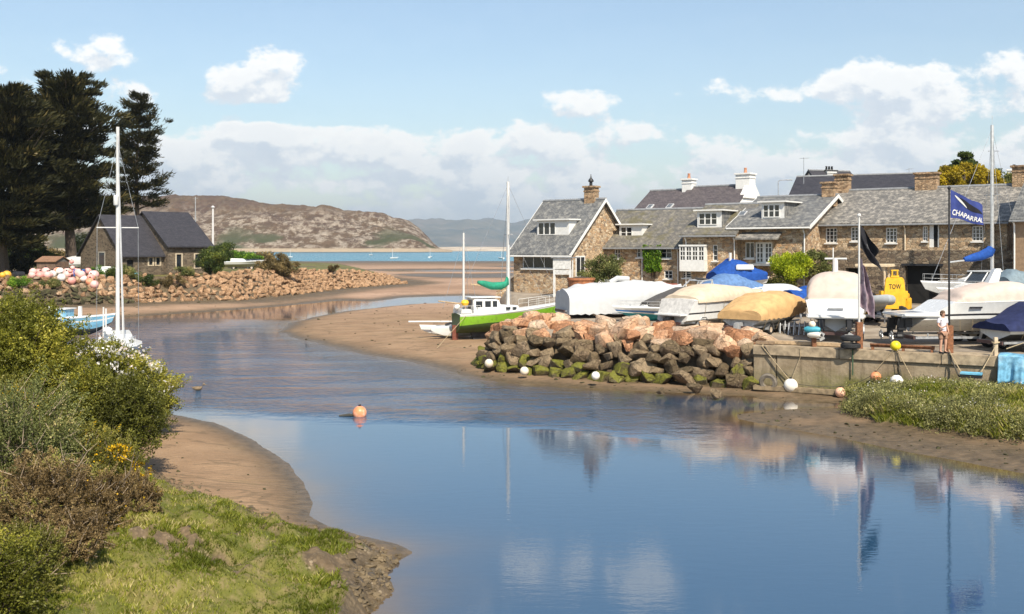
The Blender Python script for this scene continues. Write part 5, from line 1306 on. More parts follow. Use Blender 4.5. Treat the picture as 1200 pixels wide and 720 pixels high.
# ------------------------------------------------------------------ quay
qm, t, b = newmat('quay_concrete', .9, 0, .25)
c = t.coord(); s = t.sep(c)
n = t.noise(c, .9, 6, .65); n2 = t.noise(c, 6, 5, .7); n3 = t.noise(t.mapped(c, (3,3,.35)), 1.3, 5, .65)
k = t.mix(t.sm(n, .3, .7), (.20,.15,.095), (.33,.265,.18)); k = t.mix(t.m('MULTIPLY', t.sm(n3, .5, .72), .6), k, (.10,.075,.05))
k = t.mix(t.m('MULTIPLY', t.sm(n2, .55, .75), .4), k, (.42,.35,.25))
zz = t.m('ADD', s[2], t.m('MULTIPLY', t.m('SUBTRACT', n, .5), 1.3)); xx = t.sm(s[0], 1.5, 5.5)
alg = t.m('MULTIPLY', t.sm(zz, 1.35, .55), t.m('ADD', .3, t.m('MULTIPLY', xx, .68)))
k = t.mix(alg, k, t.mix(t.sm(n2, .35, .65), (.065,.075,.012), (.135,.145,.022)))
k = t.mix(t.sm(zz, .35, .1), k, (.05,.04,.025))
t.l.new(k, b.inputs['Base Color']); t.l.new(t.bump(t.m('ADD', n2, t.m('MULTIPLY', n3, .6)), .7, .04), b.inputs['Normal'])
QY = math.atan2(QD.y, QD.x)
qw = thing('quay_wall', 'stained concrete quay wall with green weed along its foot', 'wall', (QA.x, QA.y, 0), QY)
mb = MB()
xs = [0, 1.05, 6.2, 11.6, 17]
for i in range(4): mb.b2((xs[i]+.012, 0, -.4),(xs[i+1]-.012, 1.3, 1.70))
wl_ = mb.build('wall_panel', qm, qw, bevel=.03)
mb = MB()
for i, (x0, x1) in enumerate(((0,3.8),(3.8,7.9),(7.9,12.4),(12.4,17))): mb.b2((x0+.008,-.10,1.70),(x1-.008,1.35,2.13))
mb.build('coping', pm('coping_concrete',(.34,.265,.175),.9,var=.3,scale=4,bump=.5,dirt=(.16,.12,.08),dirtamt=.7), qw, bevel=.03)
def Q(px, off=-.1, z=0):              # point on the quay face at photo column px
    k = (px-600)/F; s_ = (k*QA.y-QA.x)/(QD.x-k*QD.y); p = QA+QD*s_
    return Vector((p.x-QD.y*off, p.y+QD.x*off, z))
def zq(p, py): return H0-(py-HY)/F*p.y
def tbeam(name, label, cat, x0, x1, off, z0, z1, m, d=.25):
    a, c = Q(x0, off), Q(x1, off); l = (c-a).length
    t_ = thing(name, label, cat, (a.x,a.y,z0), QY); return t_, l
p = Q(886, -.35); l = (Q(992,-.35)-p).length
o = MB().b2((0,-.18,0),(l,.18,.22)).build('timber_baulk', pm('old_baulk',(.22,.165,.10),.9,var=.35,scale=4,bump=.6), None, bevel=.03); o.location = (p.x,p.y,.16); o.rotation_euler.z = QY
tag(o, 'long weathered timber lying along the foot of the quay', 'timber')
# deck timbers on the coping
for x0, x1, off, hgt, lab, m in ((893,993,.75,.16,'pale timber baulk lying along the quay edge',plank_pale),(884,905,.3,.14,'short dark timber offcut at the corner of the quay',wood)):
    a, c = Q(x0,off), Q(x1,off); o = MB().b2((0,-.15,0),((c-a).length,.15,hgt)).build('timber_baulk', m, None, bevel=.02); o.location = (a.x,a.y,2.15); o.rotation_euler.z = QY; tag(o, lab, 'timber')
a, c = Q(1018,.35), Q(1094,.35); l = (c-a).length
rb_ = thing('steel_rail', 'rusty steel rail on short legs along the quay edge', 'rail', (a.x,a.y,2.13), QY)
MB().b2((0,-.1,.22),(l,.1,.27)).b2((0,-.03,.12),(l,.03,.22)).build('beam', steelr, rb_)
for x in (.05, l*.5, l-.15): MB().b2((x,-.08,0),(x+.1,.08,.12)).build('leg', steelr, rb_)
# flag poles in rusty sockets
def flagpole(label, px, ytop, r, m, base_h, off):
    p = Q(px, off); z1 = zq(p, ytop)
    t_ = thing('flag_pole', label, 'flag pole', (p.x,p.y,2.13)); MB().tube([(0,0,.1),(0,0,z1-2.13)], [r,r*.7], 8).build('shaft', m, t_)
    MB().b2((-.13,-.13,0),(.13,.13,base_h)).build('rusty_socket', steelr, t_, bevel=.01)
    MB().sphere((0,0,z1-2.13+.05), r*1.6, 8).build('finial', m, t_)
    return p, z1
pw, zw = flagpole('white flag pole with a rusty foot holding two drooping flags', 1003.5, 254, .055, mastw, 1.15, .6)
pb, zb_ = flagpole('black flag pole with a rusty foot on the quay edge', 1110.5, 222, .05, black, 1.15, .5)
MB_ = None
def flagmesh(name, label, fn, nu, nv, m, th=.006):
    vs = []; 
    for k in (0,1):
        for i in range(nu+1):
            for j in range(nv+1):
                p, n = fn(i/nu, j/nv); vs.append(p+n*(th if k else -th))
    N_ = (nu+1)*(nv+1); fs = []
    for i in range(nu):
        for j in range(nv):
            q = [i*(nv+1)+j, (i+1)*(nv+1)+j, (i+1)*(nv+1)+j+1, i*(nv+1)+j+1]; fs.append(q); fs.append([v+N_ for v in q[::-1]])
    mb = MB(); mb.add(vs, fs); o = mb.build(name, m, None, True); tag(o, label, 'flag'); return o
# blue flag with white lettering and a swoosh
W_, HH = 1.50, 1.15
sc = pb.y/F
def bl(u, v):                         # u along the fly, v up the hoist
    x = (.06+u*W_*.93); z = zb_-.05-(1-v)*HH*(1-.28*u)-.55*u-.10*u*u+.04*math.sin(u*7+v)
    y = .14*math.sin(u*6.5+v*.9)*u+.05*math.sin(u*13)
    return Vector((pb.x+x, pb.y+y, z)), Vector((.05,-1,.02))
def blp(u, v, off): p, n = bl(u, v); return p+n*off
navyflag = pm('flag_navy', (.028,.045,.19), .8, var=.15, bump=.2)
fl = flagmesh('flag', 'navy blue flag with white lettering flying from the black pole', bl, 28, 12, navyflag)
def text_mesh(body, name, m, conform, parent, w, hgt, u0, v0, shear=.25, bold=.02):
    cu = bpy.data.curves.new('t', 'FONT'); cu.body = body; cu.size = 1; cu.shear = shear; cu.offset = bold; cu.extrude = .0; cu.resolution_u = 2
    to = bpy.data.objects.new('t', cu); COL.objects.link(to); bpy.context.view_layer.update()
    me = bpy.data.meshes.new_from_object(to.evaluated_get(bpy.context.evaluated_depsgraph_get())); bpy.data.objects.remove(to)
    bm = bmesh.new(); bm.from_mesh(me); bmesh.ops.triangulate(bm, faces=bm.faces); bmesh.ops.subdivide_edges(bm, edges=[e for e in bm.edges if e.calc_length() > .12], cuts=2)
    xs_ = [v.co.x for v in bm.verts]; ys_ = [v.co.y for v in bm.verts]; x0, x1, y0, y1 = min(xs_), max(xs_), min(ys_), max(ys_)
    for v in bm.verts: v.co = conform(u0+(v.co.x-x0)/(x1-x0)*w, v0+(v.co.y-y0)/(y1-y0)*hgt)
    bm.to_mesh(me); bm.free(); me.materials.clear(); me.materials.append(m); o = bpy.data.objects.new(name, me); COL.objects.link(o); o.parent = parent; return o
text_mesh('CHAPARRAL', 'lettering', white, lambda u, v: blp(u, v, .02), fl, .88, .22, .06, .10)
def swoosh(pts, name, m, off):
    mb = MB(); n = 20; vs = []
    for i in range(n+1):
        f = i/n; u = lerp(pts[0][0], pts[1][0], f); v = lerp(pts[0][1], pts[1][1], f); w_ = pts[2]*math.sin(math.pi*min(1,f*1.0))**.7*(1-f*.4)
        vs += [blp(u, v-w_, off), blp(u, v+w_, off)]
    mb.add(vs, [(2*i,2*i+1,2*i+3,2*i+2) for i in range(n)]); mb.build(name, m, fl)
swoosh(((.18,.80),(.98,.52),.17), 'black_emblem', pm('flag_black',(.006,.006,.012),.8), .016); swoosh(((.14,.86),(.48,.56),.07), 'white_emblem', white, .022)
# black flag and the faded one below on the white pole
def bk(u, v):
    x = .05+u*.85*(.72+.28*(1-v))+.1*math.sin(v*9)*u; z = zw-.30-(1-v)*1.05-u*1.05+.05*math.sin(u*9+v*5)
    y = .16*math.sin(v*7+u*5)*(.2+u)
    return Vector((pw.x+x, pw.y+y, z)), Vector((.1,-1,.05))
f2 = flagmesh('flag', 'black flag drooping from the top of the white pole', bk, 20, 16, pm('flag_black_cloth',(.010,.010,.014),.85,var=.3))
def bke(u, v): p, n = bk(u, v); return p+n*.016
mb = MB(); n = 10
for cx, cy, r_ in ((.5,.5,.09),(.35,.38,.04),(.66,.36,.04)):
    mb.add([bke(cx+r_*math.cos(6.283*i/n), cy+r_*1.1*math.sin(6.283*i/n)) for i in range(n)], [tuple(range(n))])
mb.build('faded_emblem', pm('flag_emblem_grey',(.10,.10,.11),.8), f2)
def gp(u, v):
    x = .05+u*.42*(.5+.9*math.sin(min(1,(1-v)*1.3)*1.5)); z = zw-1.75-(1-v)*2.15-u*.55
    y = .13*math.sin(u*11+v*2.5)+.04*math.sin(v*14)
    return Vector((pw.x+x, pw.y+y, z)), Vector((.2,-1,0))
flagmesh('flag', 'faded mauve grey flag hanging limp below the black one', gp, 18, 20, pm('flag_mauve',(.26,.19,.23),.85,var=.25,scale=7,dirt=(.55,.48,.45),dirtscale=4))
# buoys
def buoy(label, px, py, rpx, col, Yp=None, off=-.35, group=None, name='mooring_buoy', loc=None):
    if loc is None: p = Q(px, off) if Yp is None else Vector((*XY(px,Yp),0))
    else: p = loc
    Y = p.y; r = rpx*Y/F; z = H0-(py-HY)/F*Y if loc is None else p.z
    t_ = thing(name, label, 'buoy', (p.x,p.y,z), rnd.uniform(0,6), group)
    MB().sphere((0,0,0), r, 20).build('float', col, t_, True)
    MB().lathe([(r*.16,r*.93),(r*.2,r*1.02),(r*.2,r*1.14),(r*.1,r*1.2)], (0,0,0), 10).build('eye', black, t_, True)
    return t_, r
bw = pm('buoy_white', (.76,.73,.66), .45, var=.06, dirt=(.45,.33,.2), dirtamt=.4); bo_ = pm('buoy_pale_orange', (.72,.42,.28), .5, var=.1, dirt=(.75,.6,.5), dirtamt=.6)
byel = pm('buoy_yellow', (.72,.58,.02), .4, var=.05); borg = pm('buoy_orange', (.62,.23,.10), .5, var=.12, dirt=(.7,.4,.28)); bcr = pm('buoy_cream', (.70,.60,.47), .5, var=.08, dirt=(.4,.3,.2))
buoy('large white buoy hanging on ropes against the quay', 929, 452, 8.2, bw); buoy('pale orange buoy at the right end of the foot timber', 988, 460, 6, bo_, off=-.55)
buoy('orange buoy hung against the quay above the marsh plants', 1028, 442, 6.3, borg); buoy('yellow buoy sitting on the quay edge', 1049.5, 405.5, 6, byel, off=.0)
buoy('white buoy nestled in the marsh plants', 1056, 447, 7.5, bw, off=-1.1)
for px, py, r, lab in ((573,426,5.2,'stained cream buoy leftmost against the weedy rocks'),(614.5,435,5.2,'small cream buoy at the foot of the weedy rocks, middle of three'),(698,440.5,5.0,'small white buoy on the mud below the rock wall, right of the weedy rocks')):
    buoy(lab, px, py, r, bcr if px < 690 else bw, Yp={573:52.3,614.5:50.2,698:47.7}[px])
bl_, r_ = buoy('round orange buoy floating alone in the river', 421.5, 484, 8.2, pm('float_orange',(.75,.25,.11),.4,var=.1,dirt=(.78,.62,.5),dirtscale=2,dirtamt=.8), Yp=39.6)
wd = MB().tube([(-.6,0,.02),(-.2,.02,.05),(0,0,.04)], [.03,.06,.05], 6).build('weed_clump', rope_d, None); wd.location = (bl_.location.x-.2, bl_.location.y, 0); tag(wd, 'dark strand of weed trailing from the orange river buoy', 'weed')
dk = thing('duck', 'small brown duck afloat near the left shore', 'duck', (*XY(232,46.8), .02), R(10))
MB().loft([[( x, r*math.cos(a), .07+hh+r*.8*math.sin(a)) for a in [i*math.pi/4 for i in range(8)]] for x, r, hh in ((-.27,.02,.06),(-.2,.08,.02),(-.05,.13,0),(.1,.12,0),(.19,.06,.05),(.2,.045,.12),(.22,.06,.18),(.28,.05,.19),(.36,.02,.165))]).build('body', pm('duck_brown',(.17,.12,.07),.8,var=.5,scale=30), dk, True)
# pile of buoys on the left bank
cols = [pm('buoy_pink',(.66,.30,.26),.6,var=.2), pm('buoy_faded_pink',(.72,.42,.38),.6,var=.1), pm('buoy_chalky',(.70,.66,.62),.6), pm('buoy_coral',(.62,.26,.15),.6), pm('buoy_amber',(.70,.36,.04),.5)]
names = ['strong pink','faded pink','chalky white','coral orange','amber']
base_b = []
for ci in range(5):
    t_ = thing('mooring_buoy', '', 'buoy', (0,0,0), 0, names[ci]+' buoys heaped on the left bank')
    MB().sphere((0,0,0), .36, 14).build('float', cols[ci], t_, True); MB().lathe([(.05,.33),(.08,.36),(.08,.44),(.03,.46)], (0,0,0), 8).build('eye', black, t_, True); base_b.append([t_, False])
spots = [(rnd.uniform(34,112), rnd.uniform(0,1)) for _ in range(46)]+[(3,.1),(8,.3),(-4,.2)]
for i, (px, f) in enumerate(spots):
    Y = 109.2+f*3.4+px*.025; x, y = XY(px, Y); z = gz(x,y)+.4+(.35 if rnd.random() < .3 else 0)
    ci = 4 if px < 12 else rnd.choices([0,1,2,3],[.3,.42,.2,.08] if px < 85 else [.12,.3,.35,.23])[0]
    t_, used = base_b[ci]; s_ = rnd.uniform(.75,1.35); lab = {0:'strong pink round buoy in the heap on the left bank',1:'faded pink round buoy in the heap on the left bank',2:'chalky white round buoy in the heap on the left bank',3:'coral orange round buoy in the heap on the left bank',4:'amber orange round buoy at the far left of the bank'}[ci]
    if not used: t_.location = (x,y,z); t_.scale = (s_,)*3; t_['label'] = lab; base_b[ci][1] = True
    else: dup(t_, (x,y,z), rnd.uniform(0,6), lab, None, (s_,)*3)
for t_, used in base_b:
    if not used:
        for ch in list(t_.children): bpy.data.objects.remove(ch)
        bpy.data.objects.remove(t_)
dr_ = thing('black_barrel', 'black barrel lying on its side among the pink buoys', 'barrel', (*XY(22,110), gz(*XY(22,110))+.4), R(60)); MB().lathe([(.3,-.55),(.4,-.5),(.42,-.1),(.42,.1),(.4,.5),(.3,.55)], (0,0,0), 16, 0, 'x').build('body', black, dr_, True); MB().lathe([(.43,-.3),(.45,-.27),(.43,-.24)], (0,0,0), 16, 0, 'x').build('hoop', rubber, dr_)
for px, py, c_, lab in ((84,307,0,'pink buoy beside the blue crate'),(85,314,1,'pale pink buoy below the blue crate'),(82.5,318,0,'small bright pink buoy at the corner of the shed')):
    buoy(lab, px, py, 2.6, cols[c_], Yp=111)
# tyre, bollard, fenders
def tyre(name, label, p, r, rot):
    t_ = thing(name, label, 'tyre', p); t_.rotation_euler = rot
    MB().lathe([(r*.55,-.09),(r*.85,-.11),(r,-.06),(r,.06),(r*.85,.11),(r*.55,.09),(r*.5,0)], (0,0,0), 22, 0, 'y', ring=True).build('casing', pm('old_tyre',(.17,.145,.115),.9,var=.3,bump=.4), t_, True)
    MB().lathe([(r*1.003,-.02),(r*1.01,0),(r*1.003,.02)], (0,0,0), 22, 0, 'y', ring=True).build('tread_rib', rubber, t_); return t_
p = Q(903.5,-.14); tyre('tyre', 'old tyre leaning on the foot of the quay', (p.x-QD.y*-.3,p.y+QD.x*-.3,zq(p,453)+.22), .40, (R(8),0,QY))
p = Q(1003, .15)
for i, z in enumerate((2.3, 2.62)):
    t_ = tyre('tyre', ['lower black tyre stacked at the foot of the white pole','upper black tyre stacked at the foot of the white pole'][i], (p.x-.3,p.y-.12,z), .42, (R(90),0,i)); 
    t_.children[0].data.materials[0] = rubber
p = Q(951, .45)
bd = thing('mooring_bollard', 'rusty mooring post at the quay edge holding fenders', 'bollard', (p.x,p.y,2.13)); MB().b2((-.09,-.09,0),(.09,.09,.75)).build('post', steelr, bd, bevel=.01); MB().b2((-.3,-.07,.7),(.3,.07,.8)).build('crossbar', steelr, bd)
def fender(label, px, py, lpx, m, yaw=0):
    p = Q(px, .3); l = lpx*p.y/F; t_ = thing('fender', label, 'fender', (p.x,p.y,zq(p,py)), QY+yaw)
    MB().lathe([(.02,-l/2),(.09,-l/2+.02),(.145,-l/2+.14),(.145,l/2-.14),(.09,l/2-.02),(.02,l/2)], (0,0,0), 14, 0, 'x').build('body', m, t_, True)
    for s_ in (-1,1): MB().lathe([(.05,s_*(l/2-.01)),(.06,s_*(l/2+.05)),(.02,s_*(l/2+.09))], (0,0,0), 8, 0, 'x').build('eye', black, t_)
fender('teal blue fender lying across the rusty mooring post', 950, 386.5, 19, pm('fender_teal',(.05,.28,.36),.5), .1); fender('dirty white fender hanging below the teal one', 952, 392.5, 16, pm('fender_white',(.7,.66,.6),.5,dirt=(.3,.2,.12)), -.1)
buoy('cream buoy perched above the teal fender', 949.5, 380.5, 4.2, bcr, off=.35)
# ropes
def rope(label, pts, r=.022, sag=.0, m=rope_m, name='mooring_rope'):
    full = []
    for a, c in zip(pts[:-1], pts[1:]):
        for i in range(9):
            f = i/8; q = Vector(a).lerp(Vector(c), f); q.z -= sag*4*f*(1-f); full.append(q)
    o = MB().tube(full, r, 5).build(name, m, None, True); tag(o, label, 'rope'); return o
def qp(px, py, off=-.14): p = Q(px, off); p.z = zq(p, py); return p
rope('pale rope slanting from the quay corner to the large white buoy', [qp(893,402,.3), qp(894,406,-.13), qp(927,446,-.2)], .02); rope('dark rope slanting from the quay corner beside the pale one', [qp(896,402,.3), qp(897,406,-.13), qp(924,440,-.14)], .022, .12, rope_d)
rope('thin rope rising from the white buoy to the quay top', [qp(930,444,-.25), qp(939,418,-.13), qp(938,408,-.12)], .012)
rope('dark line sagging along the quay between white and orange buoys', [qp(931,449,-.3), qp(990,453,-.2), qp(1028,437,-.25)], .014, .08, rope_d)
rope('green chain hanging down the quay panel joint', [qp(1000,407,-.13), qp(1000,440,-.13)], .03, 0, pm('weedy_chain',(.05,.09,.05),.9))
rope('rope falling left from the yellow buoy to the quay foot', [qp(1048,410,-.13), qp(1026,436,-.2)], .014); rope('rope falling right from the yellow buoy into the plants', [qp(1052,410,-.13), qp(1075,452,-.4)], .018); rope('second rope from the yellow buoy dropping down the wall', [qp(1050,411,-.13), qp(1059,446,-.25)], .014, 0, rope_d)
rope('rope from the black pole foot to the blue plank', [qp(1111,410,.3), qp(1114,414,-.13), qp(1129,437,-.7)], .022); rope('rope from the blue plank up to the quay', [qp(1152,436,-.7), qp(1167,405,.1)], .022); rope('thick rope coiled down the quay by the black pole', [qp(1113,413,-.13), qp(1119,428,-.2), qp(1127,443,-.5)], .035, .05, rope_d)
rope('anchor line running from the green boat to the sand', [Vector((*XY(549,68.0),2.2)), Vector((*XY(512,63.2),gz(*XY(512,63.2))+.03))], .02); rope('bow line from the green boat to the rocks', [Vector((*XY(648,71),2.4)), Vector((*XY(668,62),2.4))], .018, .15)
rope('mooring line stretched past the blue tarpaulin', [qp(1178,409,.6), qp(1215,396,1.2)], .02)
# hanging blue plank and tarpaulin
a = Q(1128,-.75); l = (Q(1153,-.75)-a).length
pk = thing('blue_plank_stage', 'blue plank stage hung on ropes in front of the quay', 'plank', (a.x,a.y,zq(a,438)), QY); MB().b2((0,-.22,0),(l,.22,.07)).build('boards', pm('sky_blue_board',(.12,.42,.62),.6,var=.2,dirt=(.3,.3,.28)), pk); MB().b2((0,-.2,-.14),(l,-.14,-.005)).b2((0,.14,-.14),(l,.2,-.005)).build('bearer', black, pk)
pr_ = Q(1166,.25); ps = thing('tie_post', 'short pale post tied with ropes beside the blue tarpaulin', 'post', (pr_.x,pr_.y,2.13)); MB().b2((-.07,-.07,0),(.07,.07,.75)).build('post', pm('pale_post',(.5,.4,.28),.8), ps); MB().tube([(-.1,-.1,.5),(.1,-.1,.55),(.1,.1,.5),(-.1,.1,.55),(-.1,-.1,.5)], .035, 6).build('lashing', rope_m, ps)
a = Q(1170,0); Lt = (Q(1245,0)-a).length; vs = []; nu, nv = 60, 16
for i in range(nu+1):
    for j in range(nv+1):
        u, v = i/nu, j/nv; x = u*Lt; w_ = .10*math.sin(x*9+v*1.2)+.05*math.sin(x*21+v*2)
        if v < .3: y, z = .9-v*3.6, .06+.02*math.sin(x*6)
        else: y, z = -.18-w_*min(1,(v-.3)*2.5)*.9-.25*(v-.3), .02-(v-.3)*1.55+.05*math.sin(x*4)*(v)
        vs.append((x, y, z))
mb = MB(); mb.add(vs, [(i*(nv+1)+j,(i+1)*(nv+1)+j,(i+1)*(nv+1)+j+1,i*(nv+1)+j+1) for i in range(nu) for j in range(nv)])
o = mb.build('tarpaulin', tarpb, None, True); o.location = (a.x,a.y,2.15); o.rotation_euler.z = QY; tag(o, 'sky blue tarpaulin draped over the quay at the right edge', 'tarpaulin'); sm0 = o.modifiers.new('s','SOLIDIFY'); sm0.thickness = .015

# ------------------------------------------------------------------ yellow tow tractor
yel = pm('tractor_yellow', (.72,.40,.02), .5, var=.12, dirt=(.3,.14,.04), dirtscale=2, dirtamt=.45)
x, y = XY(1034, 57.6); tg = gz(x, y)
tt = thing('tow_tractor', 'yellow tow tractor with open cab and lettered front shield', 'tractor', (x,y,tg), R(-30))
MB().b2((-1.4,-.42,.7),(1.5,.42,1.35)).b2((.35,-.36,1.35),(1.4,.36,1.6)).build('chassis', yel, tt, bevel=.04)
MB().b2((-1.35,-.95,1.25),(-.2,-.45,1.45)).b2((-1.35,.45,1.25),(-.2,.95,1.45)).build('rear_fender', yel, tt, bevel=.03)
for s_ in (-1,1): wheel(tt, (-.75,s_*.78,.75), .75, .42, yel); wheel(tt, (1.05,s_*.72,.48), .48, .3, yel)
frame_m = pm('cab_frame_cream',(.62,.50,.34),.6,dirt=(.3,.18,.08))
for cx in (-1.15,.25):
    for s_ in (-1,1): MB().tube([(cx,s_*.62,1.3),(cx*.86,s_*.6,3.05)], .06, 6).build('cab_post', frame_m, tt)
MB().b2((-1.35,-.8,3.05),(.55,.8,3.22)).build('cab_roof', frame_m, tt, bevel=.03)
MB().b2((-.9,-.3,1.4),(-.4,.3,1.55)).b2((-.95,-.3,1.4),(-.85,.3,2.0)).build('seat', black, tt, bevel=.03)
MB().tube([(.2,0,1.6),(-.1,0,1.95)], .03, 6).lathe([(.2,1.95),(.22,1.97),(.2,1.99)], (-.1,0,0), 12).build('steering_column', black, tt)
# shield and its letters face the quay
sx, sy = XY(1048.5, 56.4)
shp = Vector((sx, sy, 0)); M_ = Matrix.Rotation(-tt.rotation_euler.z, 3, 'Z'); lp = M_ @ (shp-Vector((x,y,0)))
sh2 = MB(); sh2.loft([[(-.55,-.05,.75),(.55,-.05,.75),(.55,.05,.75),(-.55,.05,.75)],[(-.6,-.05,1.4),(.6,-.05,1.4),(.6,.05,1.4),(-.6,.05,1.4)],[(-.5,-.05,2.35),(.5,-.05,2.35),(.5,.05,2.35),(-.5,.05,2.35)],[(-.42,-.05,2.5),(.42,-.05,2.5),(.42,.05,2.5),(-.42,.05,2.5)]])
so = sh2.build('front_shield', yel, tt, bevel=.02); so.location = lp; so.rotation_euler.z = -tt.rotation_euler.z+R(-4)
text_mesh('TOW', 'lettering', black, lambda u, v: Vector((u, -.062, v)), so, .66, .27, -.33, 1.86, 0, .012)
MB().b2((-.22,-.06,2.5),(.22,.06,2.6)).tube([(-.14,0,2.6),(-.14,0,2.85)], .05, 8).tube([(.14,0,2.6),(.14,0,2.85)], .05, 8).b2((-.2,-.05,2.85),(.2,.05,2.92)).build('work_light', yel, so)
for s_ in (-1,1): MB().b2((s_*.62-.1,.02,1.3),(s_*.62+.1,.5,1.75)).build('front_fender', yel, so, bevel=.02)
# loose yard clutter
for px, Y, lab, m, d_ in ((921,51.5,'battered outboard frame of grey steel by the tan covered boat',galv,.5),(933,50.8,'tangle of galvanised tube beside the rusty mooring post',galv,.55)):
    x, y = XY(px, Y); t_ = thing('scaffold_frame', lab, 'frame', (x,y,gz(x,y)), rnd.uniform(-.5,.5))
    for i in range(4): MB().tube([(-.4+.25*i,-.3,0),(-.35+.25*i,-.2,d_+.1*(i % 2)),(-.3+.25*i,.3,d_),(-.25+.25*i,.35,0)], .035, 6).build('hoop', m, t_, True)
    MB().tube([(-.5,0,.4),(.6,0,.42)], .035, 6).build('crossbar', m, t_)
x, y = XY(681, 74); pot = thing('terracotta_planter', 'terracotta planter below the garden bush', 'planter', (x,y,gz(x,y))); MB().lathe([(.5,0),(.75,.1),(.95,1.35),(1.02,1.4),(1.02,1.55),(.9,1.55)], (0,0,0), 18).build('pot', pm('terracotta',(.36,.14,.06),.8,var=.25,bump=.2), pot, True); MB().lathe([(.02,1.5),(.88,1.5),(.5,1.6),(.02,1.66)], (0,0,0), 14).build('soil', pm('soil',(.06,.04,.025),.95), pot)
x, y = XY(590, 83.5)
gw = thing('garden_wall', 'low ruined stone wall running left from the gabled house', 'wall', (x,y,0), R(-8)); MB().add([(-1.0,-.4,.3),(1.6,-.4,.3),(1.6,.4,.3),(-1.0,.4,.3),(-.5,-.3,3.2),(1.6,-.3,4.7),(1.6,.3,4.7),(-.5,.3,3.2)], [(3,2,1,0),(4,5,6,7),(0,1,5,4),(1,2,6,5),(2,3,7,6),(3,0,4,7)]).build('stonework', stone_tan, gw)
x, y = XY(655, 69)
lw = thing('white_wall', 'low white painted wall behind the bow of the green boat', 'wall', (x-1.2,y,gz(x,y)-.2), R(-10)); MB().b2((0,0,0),(2.6,.3,1.7)).build('wall_body', render_white, lw, bevel=.02); MB().b2((-.05,-.06,1.7),(2.65,.36,1.8)).build('coping', render_white, lw, bevel=.02)
# ================================================================== plants
def norm(a): return a/np.maximum(1e-9, np.linalg.norm(a, axis=1, keepdims=True))
def leaf_cloud(name, m, parent, C, D, length, width, var=None, fold=.25):
    """one small pointed, slightly folded leaf per centre, long axis along D"""
    n = len(C); D = norm(np.asarray(D)); C = np.asarray(C)
    S = norm(np.cross(D, rng.normal(size=(n,3)))); U = np.cross(D, S)
    L = (length*rng.uniform(.6,1.35,n))[:,None]; W = (width*rng.uniform(.6,1.35,n))[:,None]
    v = np.empty((n,4,3), np.float32)
    v[:,0] = C-D*L*.5; v[:,1] = C+S*W*.5+U*W*fold-D*L*.05; v[:,2] = C+D*L*.5; v[:,3] = C-S*W*.5+U*W*fold-D*L*.05
    f = np.arange(4*n, dtype=np.int32).reshape(n,4)
    if var is None: var = rng.random(n)
    return np_mesh(name, v.reshape(-1,3), f, m, parent, {'var': var})
def clump_points(centers, radii, n, flat=1.0, shell=.35):
    centers = np.asarray(centers, float); radii = np.asarray(radii, float)
    w = radii**2; k = rng.choice(len(centers), n, p=w/w.sum())
    d = norm(rng.normal(size=(n,3))); r = rng.random(n)**shell*(1+.45*rng.random(n)**3)
    off = d*(radii[k]*r)[:,None]; off[:,2] *= flat
    return centers[k]+off, d, k

lf_cyp = leafmat('cypress_needles', (.026,.027,.011), (.068,.062,.022), (.13,.10,.035), .15)
lf_haw = leafmat('hawthorn_leaves', (.17,.175,.025), (.40,.365,.05), (.56,.49,.09), .35)
lf_dark = leafmat('dark_bush_leaves', (.10,.105,.02), (.24,.235,.04), (.38,.35,.07), .3)
lf_gorse = leafmat('brown_gorse_sprays', (.17,.115,.05), (.36,.26,.115), (.27,.26,.06), .15, .26)
lf_gorseg = leafmat('gorse_needles', (.15,.145,.03), (.29,.26,.055), (.64,.42,.02), .2, .08)
lf_lime = leafmat('lime_leaves', (.30,.38,.02), (.58,.62,.035), (.68,.70,.07), .4)
lf_ivy = leafmat('ivy_leaves', (0.090,0.180,0.018), (0.210,0.360,0.030), (0.330,0.450,0.045), .3)
lf_olive = leafmat('olive_leaves', (0.126,0.144,0.045), (0.270,0.270,0.090), (0.486,0.396,0.162), .3)
lf_rust = leafmat('rusty_leaves', (0.136,0.102,0.043), (0.255,0.187,0.076), (0.374,0.272,0.119), .25)
lf_yel = leafmat('yellow_leaves', (.33,.25,.02), (.62,.46,.03), (.72,.55,.06), .35)
lf_con = leafmat('conifer_leaves', (0.051,0.076,0.020), (0.153,0.187,0.034), (0.289,0.306,0.051), .2)
lf_white = leafmat('white_blossom', (.75,.72,.66), (.82,.80,.76), (.74,.60,.55), .3)
lf_marsh = leafmat('marsh_leaves', (.19,.185,.07), (.37,.36,.13), (.48,.42,.18), .3)
lf_grass = leafmat('grass_blades', (.17,.20,.022), (.37,.36,.055), (.55,.46,.20), .4, .18)
bark = pm('bark', (.075,.055,.04), .9, var=.3, scale=9, bump=.5); twig = pm('pale_twigs', (.26,.20,.14), .9, var=.3)

